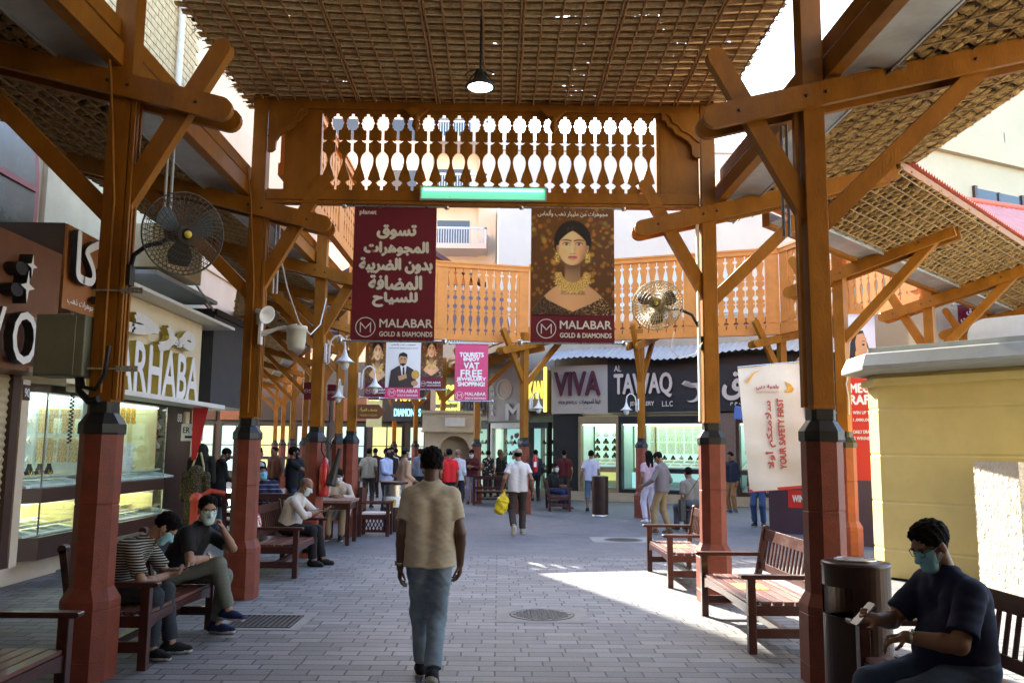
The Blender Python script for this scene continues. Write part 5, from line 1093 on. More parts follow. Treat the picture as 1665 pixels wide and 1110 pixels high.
pipes('two grey vertical pipes beside the left gate column under its tie beam', [[(-2.76,10.32,3.55),(-2.76,10.32,4.40)],[(-2.72,10.34,3.55),(-2.72,10.34,4.40)]], [.014,.014], bpy.data.materials['grey_pipe'])
pipes('two pale vertical pipes beside the nearest right column under its tie beam', [[(2.36,6.85,3.45),(2.36,6.85,4.40)],[(2.32,6.87,3.45),(2.32,6.87,4.40)]], [.014,.014], bpy.data.materials['grey_pipe'])
pipes('white cable hanging in a loop between the left gate column and the next one', [[(-2.75,10.4,4.2),(-2.76,11.0,3.75),(-2.78,11.8,3.42),(-2.79,12.6,3.35),(-2.80,13.3,3.6),(-2.82,13.8,4.1)]], [.010], M_OFFW, 'cable', 'cable')
pipes('thin cable drooping from the right wall fan', [[(2.05,10.0,3.1),(2.0,10.0,2.9),(2.1,10.0,2.78),(2.3,10.02,2.84),(2.39,10.05,2.98)]], [.006], M_OFFW, 'cable', 'cable')
t = thing('flood_light', 'small grey floodlight clamped to the tie beam of the nearest right column', 'lamp', (3.16,6.52,4.80)); b = MB(); b.box((0,0,0),(.10,.08,.10)); b.box((.0,-.045,0),(.085,.02,.08)); b.build('case', M_STEEL, t); b = MB(); b.tube([(-.06,.0,-.06),(-.12,.04,-.12),(-.14,.06,-.16)], .012, 6); b.build('bracket', M_BLACK, t)
t = thing('fire_extinguisher', 'red fire extinguisher with a black discharge horn on the orange column', 'fire extinguisher', (-2.74,13.75,.95))
b = MB(); b.lathe([(0,0),(.075,.0),(.08,.03),(.08,.42),(.06,.5),(.03,.54),(.03,.6),(0,.6)], n=18); b.build('cylinder', mat('extinguisher_red', (.55,.012,.012), .3, .05, 6, 0, coat=.4), t)
b = MB(); b.lathe([(.03,.72),(.035,.6),(.075,.16),(.09,.12),(.08,.12),(.02,.5)], (.085,-.05,.05), 14, R=Matrix.Rotation(.22,3,'Y')); b.tube([(.0,0,.6),(-.04,-.1,.72),(-.03,-.14,.84),(.06,-.14,.86),(.12,-.1,.8),(.10,-.06,.74)], .012, 7); b.build('discharge_horn', M_BLACK, t)
t = thing('fire_extinguisher', 'far red fire extinguisher beside the balustrade corner column', 'fire extinguisher', (.98,23.3,1.12))
b = MB(); b.lathe([(0,0),(.06,.0),(.065,.02),(.065,.36),(.045,.42),(.02,.46),(0,.46)], n=18); b.build('cylinder', bpy.data.materials['extinguisher_red'], t); b = MB(); b.box((0,-.068,.2),(.07,.008,.13)); b.build('label_plate', P_WHITE, t); b = MB(); b.tube([(0,0,.46),(.06,-.03,.48),(.09,-.04,.34),(.08,-.04,.12)], .009, 6); b.box((-.09,0,.3),(.06,.04,.05)); b.build('hose', M_BLACK, t)
# ------------------------------------------------------------------ benches
def bench(label, loc, rz, L=1.66, sticker=None, crossed=False):
    t = thing('wooden_bench', label, 'bench', (*loc,0), rz, 'maroon slatted benches'); h = L/2
    for s in (-1,1):
        b = MB(); b.b2(.255,.325,s*h-.035,s*h+.035,0,.62); b.build('leg', M_BENCH, t, bevel=.006)
        b = MB(); b.beam((-.27,s*h,0),(-.28,s*h,.44),.07,.07,up=(1,0,0)); b.beam((-.28,s*h,.42),(-.37,s*h,.90),.07,.06,up=(1,0,0)); b.lathe([(.036,-.035),(.036,.035)], (-.372,s*h,.90), 14, R=Matrix.Rotation(PI/2,3,'X')); b.build('leg', M_BENCH, t, bevel=.005)
        b = MB(); b.prism([(-.34,0),(.37,0),(.385,.012),(.385,.03),(.37,.036),(-.34,.036)], (0,s*h,.62), (1,0,0), (0,0,1), .085); b.build('armrest', M_BENCH, t, bevel=.005)
        b = MB(); b.b2(-.25,.255,s*h-.022,s*h+.022,.315,.40); b.b2(-.245,.255,s*h-.022,s*h+.022,.13,.21); b.build('side_rail', M_BENCH, t, bevel=.004)
    b = MB(); po = [(-h+.035,.40),(h-.035,.40),(h-.035,.29),(h-.2,.325),(0,.345),(-h+.2,.325),(-h+.035,.29)]; b.prism(po, (.29,0,0), (0,1,0), (0,0,1), .035); b.build('apron', M_BENCH, t, bevel=.004)
    b = MB(); b.b2(-.03,.03,-h+.022,h-.022,.14,.20); b.build('stretcher', M_BENCH, t, bevel=.004)
    b = MB()
    for i in range(6):
        x = -.235+i*.098; b.b2(x-.042,x+.042,-h+.036 if i == 5 else -h+.002,h-.036 if i == 5 else h-.002,.402,.430)
    b.build('seat', M_SEATW, t, bevel=.004)
    b = MB(); tl = lambda z: -.28-(z-.42)/.48*.09
    for z, hh in ((.845,.11),(.525,.075)): b.beam((tl(z),-h+.035,z),(tl(z),h-.035,z),.032,hh, up=(-.18,0,1))
    n = 15
    for i in range(n):
        y = -h+.035+(L-.07)*(i+1)/(n+1); b.beam((tl(.56)+.002,y,.555),(tl(.80)+.002,y,.80),.034,.018,up=(1,0,.1))
    b.build('backrest', M_BENCH, t, bevel=.003)
    if sticker == 'yellow':
        b = MB(); b.b2(-.08,.19,-.17,.17,.4305,.4325); b.build('yellow_sticker', mat('yellow_vinyl', (.72,.52,.06), .45, .15, 6, 0) if 'yellow_vinyl' not in bpy.data.materials else bpy.data.materials['yellow_vinyl'], t)
    if sticker == 'nosit':
        x = tl(.68)+.018; b = MB(); oo = (x,-.42,.69); U = (0,1,0); Vv = (-.18,0,1)
        poly(b, elp(0,0,.115,.115,30), oo, U, Vv, .0, 0); q = V3(U).cross(V3(Vv).normalized()); ring(b, 0, 0, .10, .02, V3(oo)+q*.003, U, Vv, 1)
        poly(b, [(-.075,.06),(-.06,.075),(.075,-.06),(.06,-.075)], oo, U, Vv, .004, 1); poly(b, elp(.01,.055,.018,.018,12), oo, U, Vv, .003, 2); poly(b, [(-.015,.03),(.02,.03),(.02,-.02),(.05,-.02),(.05,-.07),(.03,-.07),(.03,-.04),(-.02,-.04)], oo, U, Vv, .003, 2)
        b.build('no_sitting_sticker', [P_WHITE, mat('sign_red', (.55,.02,.03), .5, 0, bump=0), P_BLACK], t)
    return t
bench('maroon bench at the bottom left corner, cut by the frame', (-3.02,4.85), 0, 1.66)
bench('maroon bench on which the two masked men sit', (-3.00,7.66), 0, 1.52)
bench('maroon bench with a round no-sitting sticker, where the older man sits', (-2.95,12.45), 0, 1.62, 'nosit')
bench('nearest empty sunlit bench on the right with a yellow sticker on its seat', (2.47,8.42), PI, 1.70, 'yellow')
bench('farther sunlit bench with a yellow sticker, beyond the right gate column', (2.47,11.85), PI, 1.50, 'yellow')
bench('shaded bench in the bottom right corner where a man looks at his phone', (2.62,4.80), PI, 1.66)
bench('maroon bench seen end-on beside the man in the maroon shirt', (1.72,25.3), 0, 1.5)
bench('dark bench behind the man with the yellow bag', (-.05,27.3), PI/2, 1.4)
bench('maroon bench in the far shade behind the table', (-4.1,20.6), -PI/2, 1.5)
t = thing('lattice_chair', 'maroon armchair with a lattice cut into its side panel', 'chair', (-2.42,17.4,0))
b = MB()
for x in (-.27,.27):
    for y in (-.25,.25): b.b2(x-.035,x+.035,y-.035,y+.035,0,.62 if x > 0 else .95)
b.build('legs', M_BENCH, t, bevel=.005)
b = MB(); b.b2(-.3,.32,-.29,-.21,.62,.655); b.b2(-.3,.32,.21,.29,.62,.655); b.build('armrests', M_BENCH, t)
b = MB(); b.b2(-.24,.24,-.265,-.235,.33,.42); b.b2(-.24,.24,-.265,-.235,.08,.13)
for k in range(7):
    x = -.21+k*.07; b.beam((x-.05,-.25,.13),(x+.05,-.25,.33),.018,.016,up=(0,1,0)); b.beam((x+.05,-.25,.13),(x-.05,-.25,.33),.018,.016,up=(0,1,0))
b.build('lattice_panel', M_BENCH, t)
b = MB(); b.b2(-.27,.27,-.25,.25,.42,.45); b.build('seat', M_OFFW, t); b = MB(); b.b2(-.30,-.24,-.215,.215,.5,.92); b.build('backrest', M_BENCH, t)
t = thing('wooden_table', 'maroon wooden table in front of the seated man in the pale kurta', 'table', (-2.95,15.9,0))
b = MB(); b.b2(-.36,.36,-.42,.42,.74,.775)
for k in range(6): b.b2(-.37+k*.125,-.37+k*.125+.115,-.43,.43,.7755,.785)
b.build('tabletop', mat('worn_wood', (.30,.17,.13), .6, .3, 8, .2), t)
for x in (-.3,.3):
    for y in (-.36,.36): b = MB(); b.b2(x-.035,x+.035,y-.035,y+.035,0,.74); b.build('leg', M_BENCH, t)
b = MB(); b.b2(-.265,.265,-.38,-.35,.62,.735); b.b2(-.32,-.29,-.325,.325,.62,.735); b.b2(.29,.32,-.325,.325,.62,.735); b.build('apron', M_BENCH, t)
# ------------------------------------------------------------------ bins
M_BIN = mat('bronze_bin', (.045,.022,.016), .35, .15, 6, .1, metal=.3)
def bin_(label, loc, rz, r=.225, h=.95, window=True):
    t = thing('litter_bin', label, 'litter bin', (*loc,0), rz)
    b = MB(); n = 40; z = [0,.03,.60,.60,.78,.78,h-.02]
    def arc_(a0, a1, z0, z1, rr, m=0):
        k = max(3,int(abs(a1-a0)/(2*PI)*n)); A = np.linspace(a0,a1,k+1); vs = []
        for a in A:
            for q in (rr, rr-.012):
                for zz in (z0,z1): vs.append((q*math.cos(a), q*math.sin(a), zz))
        fs = []
        for i in range(k): o = 4*i; fs += [(o,o+4,o+5,o+1),(o+2,o+3,o+7,o+6),(o+1,o+5,o+7,o+3),(o,o+2,o+6,o+4)]
        b.add(vs, fs, m, False)
    arc_(0,2*PI,.03,h*.63,r); arc_(0,2*PI,h*.835,h-.03,r)
    if window:
        for a in (0,PI): arc_(a+.72,a+PI-.72,h*.63,h*.835,r)
    else: arc_(0,2*PI,h*.63,h*.835,r)
    b.build('drum', M_BIN, t)
    b = MB(); b.lathe([(r-.012,h*.60),(0,h*.60)], n=n); b.build('inner_tray', M_BLACK, t)
    b = MB(); b.lathe([(r*1.02,0),(r*1.02,.035),(r*.97,.04),(0,.04)], n=n); b.build('foot_ring', M_STEEL, t)
    b = MB(); b.lathe([(r*1.02,h-.03),(r*1.03,h-.01),(r*1.0,h),(r*.62,h+.012),(r*.6,h-.0),(0,h-.005)], n=n); b.build('lid', M_BIN, t)
    b = MB(); b.lathe([(r*.62,h+.012),(r*.64,h+.02),(r*.55,h+.022),(r*.54,h+.0)], n=n)
    for k in range(-4,5): b.tube([(k*.026,-math.sqrt(max(0,(r*.55)**2-(k*.026)**2)),h+.016),(k*.026,math.sqrt(max(0,(r*.55)**2-(k*.026)**2)),h+.016)], .004, 5)
    b.build('ash_grille', M_STEEL, t); return t
bn = bin_('tall dark bronze litter bin with a square opening, beside the nearest right column', (2.50,6.12), .35)
b = MB(); b.box((.235,.02,.90),(.05,.05,.07)); b.build('hinge', M_BLACK, bn)
bin_('bronze litter bin standing alone in the plaza in front of the white-shirted man', (2.69,23.0), 0, .215, 1.03, window=False)
t = thing('litter_bin', 'open round bin with a silver top and white liner behind the lattice chair', 'litter bin', (-2.18,18.3,0)); b = MB(); b.lathe([(.2,0),(.21,.02),(.21,.5)], n=24); b.build('drum', M_BIN, t)
b = MB(); b.lathe([(.212,.5),(.215,.72),(.2,.72)], n=24); b.build('liner', M_OFFW, t); b = MB(); b.lathe([(.2,.72),(.2,.95)], n=24); b.build('upper_drum', M_STEEL, t); b = MB(); b.lathe([(.28,.97),(.3,1.0),(.28,1.02),(0,1.03)], n=24); b.build('lid', M_BIN, t); b = MB(); b.b2(-.07,.07,-.225,-.215,.53,.66); b.build('yellow_label', bpy.data.materials['yellow_vinyl'], t)
# ------------------------------------------------------------------ left shops
t = thing('shop_plinth', 'pale stone plinth step under the left shop windows', 'step', (-6.2,10,0))
b = MB(); b.b2(-6.6,-5.95,3,12.0,0.002,.27); b.b2(-6.6,-6.05,12.002,16.0,.002,.25); b.build('step', mat('pale_stone', (.60,.50,.38), .6, .1, 3, .1), t, True, .01)
b = MB(); b.b2(-6.6,-5.93,3,12.0,.272,.30); b.b2(-6.6,-6.03,12.002,16.0,.252,.28); b.build('tread', mat('grey_marble', (.50,.49,.46), .3, .12, 4, 0), t, True)
t = thing('roller_shutter', 'closed cream roller shutter at the left edge under the letters', 'shutter', (-5.9,8.5,.3))
b = MB(); z = .31; vs = []; k = 0
while z < 2.5: vs += [(-5.62+(.014 if k % 2 else -.008),3.0,z),(-5.62+(.014 if k % 2 else -.008),9.94,z)]; z += .042; k += 1
b.add(vs, [(2*i,2*i+1,2*i+3,2*i+2) for i in range(k-1)], 0, False); b.build('slats', mat('shutter_cream', (.50,.40,.25), .5, .12, 3, .1), t, True)
b = MB(); b.b2(-5.70,-5.57,9.94,10.10,.31,2.5); b.build('side_channel', M_DBROWN, t, True)
t = thing('door_pier', 'narrow cream pier with the house number 90', 'pier', (-5.75,10.0,.3))
b = MB(); b.b2(-6.6,-5.56,10.12,10.28,.31,2.46); b.build('pier', mat('pale_pier', (.62,.50,.36), .6, .1, 3, .1), t, True)
b = MB(); b.b2(-5.558,-5.55,10.125,10.275,2.22,2.40); b.build('number_plate', M_DBROWN, t, True)
b = MB(); tfit(b, '90', 10.20, 2.31, .10, .10, (-5.548,0,0), (0,1,0), UPV, 0, .002); b.build('lettering', P_WHITE, t, True)
M_TRAY = mat('velvet_tray', (.70,.70,.62), .8, .1, 9, .1); M_VELV = mat('black_velvet', (.02,.02,.024), .9, .1, 9, 0); M_BUSTW = mat('bust_white', (.72,.74,.72), .6, .06, 9, 0)
def bust_mesh(m):
    b = MB(); b.prism([(-.075,0),(.075,0),(.085,.05),(.05,.09),(.025,.12),(.022,.155),(-.022,.155),(-.025,.12),(-.05,.09),(-.085,.05)], (0,0,0), (1,0,0), (0,0,1), .035, 0)
    b.tube([(.045*math.cos(a), -.02, .075+.055*math.sin(a)) for a in np.linspace(PI*1.02,PI*1.98,10)], .007, 5, m=1); b.lathe([(0,-.012),(.012,0),(0,.012)], (0,-.022,.014), 8, m=1)
    o = b.build('necklace_bust', [m, M_GOLD]); me = o.data; bpy.data.objects.remove(o); return me
BW, BK = bust_mesh(M_BUSTW), bust_mesh(M_VELV)
def tray_mesh():
    rn3 = random.Random(4); b = MB(); b.b2(-.15,.15,-.1,.1,0,.02)
    for i in range(6):
        for j in range(4):
            x, y = -.125+i*.05, -.075+j*.05; b.lathe([(.016,0),(.018,.006),(.010,.014),(0,.014)], (x+rn3.uniform(-.004,.004),y,.02), 7, m=1)
    o = b.build('jewel_tray', [M_TRAY, M_GOLDY]); me = o.data; bpy.data.objects.remove(o); return me
TR = tray_mesh()
def item(name, me, label, cat, group, loc, rz, tilt=0.0):
    o = bpy.data.objects.new(name, me); COL.objects.link(o); o.location = loc; o.rotation_euler = (tilt,0,rz); tag(o, label, cat, group); return o
def chains_mesh():
    b = MB(); rn3 = random.Random(8)
    for i in range(7): 
        x = -.09+i*.03; b.tube([(x-.008,0,0),(x-.006,-.006,-.30+rn3.uniform(-.05,.04)),(x+.004,-.008,-.33),(x+.010,-.006,-.30),(x+.009,0,0)], .004, 5)
    b.tube([(-.12,.01,0),(.12,.01,0)], .006, 6); o = b.build('gold_chains', M_GOLD); me = o.data; bpy.data.objects.remove(o); return me
CH = chains_mesh()
M_LEDC = emis('case_led', (.85,1.0,.95), .55); M_LEDW = emis('case_led_warm', (.97,1.0,.74), .45)
def jewel_case(label, xf, y0, y1, depth, cham, back, ledm, split, grp):
    """glazed two storey display case facing +x; far end chamfered"""
    t = thing('display_case', label, 'display case', (xf-depth/2,(y0+y1)/2,.28), 0, 'lit jewellery display cases'); xb = xf-depth
    def plan(e=0.0): return [(xb,y0-e),(xf-cham[0]+e,y0-e),(xf+e,y0+cham[1]),(xf+e,y1-cham[2]),(xf-cham[3]+e,y1+e),(xb,y1+e)]
    def slab(z0, z1, nm, m, e=0.0):
        b = MB(); P = plan(e); b.prism(P, (0,0,(z0+z1)/2), (1,0,0), (0,1,0), z1-z0); return b.build(nm, m, t, True)
    slab(.285,.56,'base',M_DBROWN,.02); slab(.98,1.16,'middle_band',M_DBROWN,.02); slab(2.36,2.6,'header',M_DBROWN,.03)
    for z0, z1 in ((.565,.975),(1.165,2.355)):
        P = plan(-.01); b = MB()
        for i in range(1,4):
            a, c = V3(*P[i],0), V3(*P[i+1],0); b.beam(a+(c-a)*.004+V3(0,0,(z0+z1)/2), c-(c-a)*.004+V3(0,0,(z0+z1)/2), .006, z1-z0)
        b.build('glass', M_GLASS, t, True)
        b = MB(); P = plan(-.14); b.prism(P, (0,0,z1-.012), (1,0,0), (0,1,0), .012); b.build('light_panel', ledm if z1 > 2 else M_LEDW, t, True)
        b = MB(); b.b2(xb+.005,xb+.03,y0+.02,y1-.02,z0,z1-.03)
        if z1 > 2:
            k = z0+.05
            while k < z1-.06: b.b2(xb+.03,xb+.034,y0+.02,y1-.02,k,k+.05); k += .065
        b.build('back_panel', back if z1 > 2 else M_CASEY, t, True)
        b = MB(); b.b2(xb+.005,xf-cham[0]-.05,y0+.008,y0+.02,z0,z1-.03); b.build('end_panel', M_CASEW, t, True)
    for p in (plan(.002)[1], plan(.002)[2], plan(.002)[3], plan(.002)[4]):
        b = MB(); b.b2(p[0]-.008,p[0]+.008,p[1]-.008,p[1]+.008,.565,2.355); b.build('glazing_post', M_STEEL, t, True)
    ye = y1-max(.12,cham[2]+.05)
    for z0, z1, m_ in ((.565,.93,M_CASEY),(1.30,2.33,back)):
        b = MB(); b.b2(xb+.03,xf-.14,ye,ye+.02,z0,z1); k = z0+.01
        while k < z1-.06: b.b2(xb+.03,xf-.14,ye-.006,ye-.001,k,k+.052); k += .062
        b.build('slatted_end', m_, t, True)
    b = MB(); b.prism([(.0,0),(depth-.12,-.0),(depth-.12,.03),(.0,.16)], (xb+.04,(y0+y1)/2,1.165), (1,0,0), (0,0,1), y1-y0-.12); b.build('sloping_shelf', M_CASEW, t, True)
    b = MB(); b.prism([(.0,0),(depth-.12,-.0),(depth-.12,.02),(.0,.13)], (xb+.04,(y0+y1)/2,.565), (1,0,0), (0,0,1), y1-y0-.12); b.build('sloping_shelf', M_CASEW, t, True)
    ny = int((y1-y0-.3)/.33); g1 = 'jewel trays in the '+grp
    for zz, top in ((1.165,.1),(.565,.08)):
        for j in range(ny):
            for i in range(2):
                x = xb+.24+i*.30; item('jewel_tray', TR, 'pale tray of small gold pieces lying in the '+grp, 'jewel tray', g1, (x, y0+.25+j*.33, zz+top+.075-i*.062), PI/2, -.22 if zz > 1 else -.2)
    return t
jewel_case('lit jewellery display case beside the closed shutter, left of the nearest column', -5.72, 10.75, 12.45, .78, (.25,.25,.15,.15), M_CASEW, M_LEDC, True, 'case beside the shutter')
jewel_case('lit jewellery display case with yellow slatted back and rows of necklace busts', -5.68, 12.75, 15.6, .80, (.05,.05,.75,.55), M_CASEY, M_LEDC, True, 'case with the slatted back')
for r_ in range(5):
    for c_ in range(4):
        if r_ == 4 and c_ in (0,3): continue
        dark = (r_+c_) % 2; o = item('necklace_bust', BK if dark else BW, ('black' if dark else 'white')+' necklace bust on the slatted end of the lit left case', 'necklace bust', ('black' if dark else 'white')+' busts in the slatted case', (-6.37+c_*.165,14.93,2.16-r_*.165), 0); o.scale = (.92,.9,.92)
for c_ in range(4):
    for z in (2.2,1.8): o = item('gold_chains', CH, 'bunch of gold chains hanging in the lit case beside the shutter', 'gold chains', 'gold chains in the left case', (-6.36+c_*.15,12.15,z), 0); o.scale = (.6,1,1)
for c_ in range(5): item('necklace_bust', BK, 'black bust standing on the shelf of the case beside the shutter', 'necklace bust', 'busts on the shutter case shelf', (-6.15,11.0+c_*.25,1.30), PI/2)
def shelf_row(grp, x, y0, y1, z, n, me, nm, lab, cat):
    for k in range(n): o = item(nm, me, lab, cat, grp, (x, y0+(y1-y0)*k/max(1,n-1), z), PI/2); o.scale = (.8,.8,.8)
for z in (1.45,1.72,2.0):
    shelf_row('busts along the back of the case beside the shutter', -6.42, 10.95, 11.95, z, 6, BW, 'necklace_bust', 'white bust along the back of the case beside the shutter', 'necklace bust')
    shelf_row('dark busts along the back of the slatted case', -6.40, 12.95, 14.6, z, 8, BK, 'necklace_bust', 'black bust along the back wall of the slatted case', 'necklace bust')
for k in range(9): o = item('gold_chains', CH, 'gold chains hanging just behind the front glass of the slatted case', 'gold chains', 'gold chains at the slatted case front', (-6.1,12.9+k*.2,2.33), PI/2); o.scale = (.8,1,.8)
for k in range(3): b = MB(); b.box((0,0,0),(.14,.02,.46)); ob = b.build('chain_board', mat('striped_board', (.55,.57,.6), .5, .3, 40, 0) if 'striped_board' not in bpy.data.materials else bpy.data.materials['striped_board']); ob.location = (-6.2+k*.17,13.9-k*.03,1.52); ob.rotation_euler = (-.25,0,.2); tag(ob, 'pale upright board of thin chains on the shelf of the slatted case', 'chain board', 'chain boards in the slatted case')
# shop signs on the left
M_SGNB = mat('sign_brown', (.16,.062,.028), .4, .18, 4, .08, 60)
t = thing('shop_sign', 'brown shop board with the big white letters VOI over the closed shutter', 'sign', (-5.4,8,3.3))
b = MB(); b.b2(-6.2,-5.22,4,10.12,2.56,3.95); b.b2(-6.2,-5.19,4,10.14,2.50,2.555); b.build('board', M_SGNB, t, True)
b = MB(); oo = (-5.16,0,0)
for ch, y, ww in (('V',8.62,.42),('O',9.20,.40),('I',9.64,.24)): 
    b.text(ch, .78 if ch != 'O' else .80, (-5.17,y,2.80), (0,1,0), UPV, .10, .004, 'CENTER', 0, 0, .80, 1.0, 1)
for z in (2.80+.27,2.80-.27): b.b2(-5.22,-5.118,9.54,9.74,z-.03,z+.03)
b.build('lettering', [P_WHITE, P_BLACK], t, True)
b = MB()
for y, z, s in ((9.22,3.62,.10),(9.16,3.38,.14)):
    st = [(s*(1 if k % 2 == 0 else .28)*math.cos(PI/4*k), s*(1 if k % 2 == 0 else .28)*math.sin(PI/4*k)*1.3) for k in range(8)]; b.prism(st, (-5.14,y,z), (0,1,0), UPV, .15, 0, 1); b.prism(elp(-.16,-.06,.12,.07), (-5.15,y,z), (0,1,0), UPV, .13, 1)
b.build('ornament', [P_WHITE, P_BLACK], t, True)
t = thing('shop_sign', 'projecting dark brown box sign with white Arabic letters, half behind the nearest left column', 'sign', (-5.5,10.9,3.9))
b = MB(); b.b2(-6.2,-5.26,10.2,12.0,3.32,4.36); b.build('box', M_DBROWN, t, True)
b = MB(); b.b2(-5.258,-5.23,10.21,11.99,3.33,4.35); b.build('face', mat('sign_orange', (.36,.135,.04), .45, .15, 4, .05), t, True)
b = MB(); tfit(b, ar('توكا'), 10.85, 3.88, 1.2, .78, (-5.19,0,0), (0,1,0), UPV, .08, .016, 0, 1); tfit(b, ar('مجوهرات ذهب'), 10.7, 3.44, .75, .10, (-5.225,0,0), (0,1,0), UPV, 0, .003); b.build('lettering', [P_WHITE, P_BLACK], t, True)
M_SIGNC = mat('sign_cream', (.74,.63,.42), .5, .06, 3, .03)
M_OLIVE = mat('letter_side_olive', (.50,.41,.08), .5, .1, 6, 0)
t = thing('shop_sign', 'cream shop sign with thick raised letters MARHABA in Latin and Arabic under a white slab', 'sign', (-5.3,13.8,3.1))
b = MB(); b.b2(-6.2,-5.30,10.6,15.25,2.46,3.84); b.build('board', M_SIGNC, t, True)
b = MB(); b.hexa([(-6.2,10.9,3.85),(-4.95,10.9,3.85),(-4.95,16.0,3.85),(-6.2,16.0,3.85),(-6.2,10.9,3.93),(-4.95,10.9,3.90),(-4.95,16.0,3.90),(-6.2,16.0,3.93)]); b.build('canopy_slab', M_OFFW, t, True)
b = MB(); tfit(b, 'MARHABA', 12.86, 2.82, 3.75, .70, (-5.24,0,0), (0,1,0), UPV, .10, .018, 0, 1); b.build('lettering', [P_WHITE, M_OLIVE], t, True)
b = MB(); tfit(b, ar('مرحبا'), 12.75, 3.47, 3.5, .60, (-5.24,0,0), (0,1,0), UPV, .10, .045, 0, 1); b.build('arabic_lettering', [M_OFFW, M_OLIVE], t, True)
b = MB(); b.b2(-5.5,-5.0,11.0,15.8,2.38,2.45); b.build('bottom_rail', M_OFFW, t, True)
t = thing('fascia_board', 'plain dark grey fascia board beyond the cream sign', 'fascia', (-5.5,16.9,3.4))
b = MB(); b.b2(-6.6,-5.35,16.02,18.9,2.48,4.15); b.build('board', M_DGREY, t, True); b = MB(); b.b2(-6.6,-5.30,16.02,18.95,4.155,4.27); b.build('coping', M_BLACK, t, True)
t = thing('air_conditioner', 'cream air conditioner box on a ledge above the grey fascia', 'air conditioner', (-5.9,15.5,4.9))
b = MB(); b.b2(-6.28,-5.35,13.6,15.2,4.55,5.25); b.build('case', M_CREAM, t, True); b = MB(); b.b2(-6.28,-5.5,13.6,16.6,4.43,4.50); b.build('ledge', mat('blue_ledge', (.42,.50,.58), .5, .1, 4, 0), t, True)
for q, rr_ in ((((-5.6,16.2,4.4),(-5.45,16.5,4.15)),.03),(((-5.4,15.1,4.55),(-5.3,15.8,4.2)),.02)): b = MB(); b.tube(q, rr_, 6); b.build('strut', M_STEEL, t, True)
t = thing('dark_shopfront', 'dark shopfront with the number 88 and a lit gold window at its far end', 'shop front', (-6.2,17.3,0))
b = MB(); b.b2(-6.9,-6.05,15.9,17.1,.02,2.46); b.build('wall', M_DBROWN, t, True); b = MB(); b.b2(-6.9,-6.2,17.2,19.0,.02,.5); b.build('sill', M_BROWN, t, True)
b = MB(); b.b2(-6.88,-6.8,17.2,19.0,.5,2.3); b.build('gold_backing', emis('gold_glow', (.9,.5,.12), .16), t, True); b = MB(); b.b2(-6.25,-6.24,17.2,19.0,.5,2.3); b.build('glass', M_GLASS, t, True)
b = MB(); tfit(b, '88', 16.45, 2.24, .22, .15, (-6.045,0,0), (0,1,0), UPV, 0, .004); b.build('lettering', P_WHITE, t, True)
b = MB(); b.b2(-6.05,-6.0,16.65,16.85,2.12,2.36); b.build('alarm_box', M_CREAM, t, True)
for k in range(10): item('gold_chains', CH, 'gold chains in the glowing gold window past the number 88', 'gold chains', 'gold chains in the glowing window', (-6.7,17.3+k*.17,2.1 if k % 2 else 1.4), PI/2)
t = thing('vertical_sign', 'narrow orange vertical sign with red Arabic script in the dark shopfront', 'sign', (-6.0,17.4,1.8)); b = MB(); b.b2(-6.02,-5.99,17.12,17.55,1.2,2.35); b.build('panel', mat('sign_amber', (.62,.30,.05), .5, .05, 3, 0), t, True)
b = MB(); tfit(b, ar('عمر'), 1.8, -17.33, .8, .26, (-5.985,0,0), (0,0,1), (0,-1,0), 0, .01); b.build('lettering', bpy.data.materials['sign_red'], t, True)
t = thing('silver_sign', 'small white sign reading R 925 at the corner of the lit case', 'sign', (-5.35,15.35,1.95)); b = MB(); b.b2(-5.62,-5.24,15.4,15.42,1.80,2.10); b.build('panel', M_WHITE, t, True); b = MB(); tfit(b, 'ER 925', -5.43, 1.99, .32, .10, (0,15.398,0), (1,0,0), UPV, 0, .002); b.b2(-5.55,-5.32,15.394,15.397,1.85,1.89); b.build('lettering', P_BLACK, t, True)
t = thing('red_pennant', 'red cloth strip hanging at the end of the cream sign', 'pennant', (-5.25,15.3,2.1)); b = MB(); b.prism([(0,0),(.28,.0),(.10,-.95),(.02,-.95)], (-5.40,15.3,2.42), (1,0,0), UPV, .01); b.build('cloth', mat('red_cloth', (.55,.02,.02), .7, .1, 4, .1), t, True)
for i, (y, nm, c) in enumerate(((15.75,'black hooded gown with pale braid on a stand beside the dark shopfront','#15120f'),(15.35,'patterned gold and black dress on a stand in front of the lit case','#2e281c'))):
    t = thing('garment_stand', nm, 'garment', (-5.35+i*.05,y,0), 0); P, F = grow([cap((0,0,1.25 if i else 1.5),(0,0,.35 if i else .95),.13,.19),cap((-.17,0,1.2 if i else 1.45),(.17,0,1.2 if i else 1.45),.07),cap((-.19,0,1.2 if i else 1.45),(-.2,0,.8 if i else 1.1),.06,.07),cap((.19,0,1.2 if i else 1.45),(.2,0,.8 if i else 1.1),.06,.07)]+([ell((0,0,1.62),(.11,.11,.14))] if not i else []), .016, (), .006, i)
    link_mesh('garment', P, F, spots('gown_%d' % i, c, '#8a7440' if i else '#2b2622', 42, .3 if i else .2), t)
    b = MB(); b.tube([(0,0,0),(0,0,1.3)], .02, 8); b.lathe([(.2,0),(.2,.02),(0,.04)], n=16); b.build('stand', M_BLACK, t)
    if not i:
        b = MB(); [b.tube([(s*.03,-.15,1.6),(s*.10,-.17,1.35),(s*.12,-.19,1.0)], .018, 6) for s in (-1,1)]; b.build('braid', mat('braid', (.55,.48,.22), .6, .3, 40, .3), t)
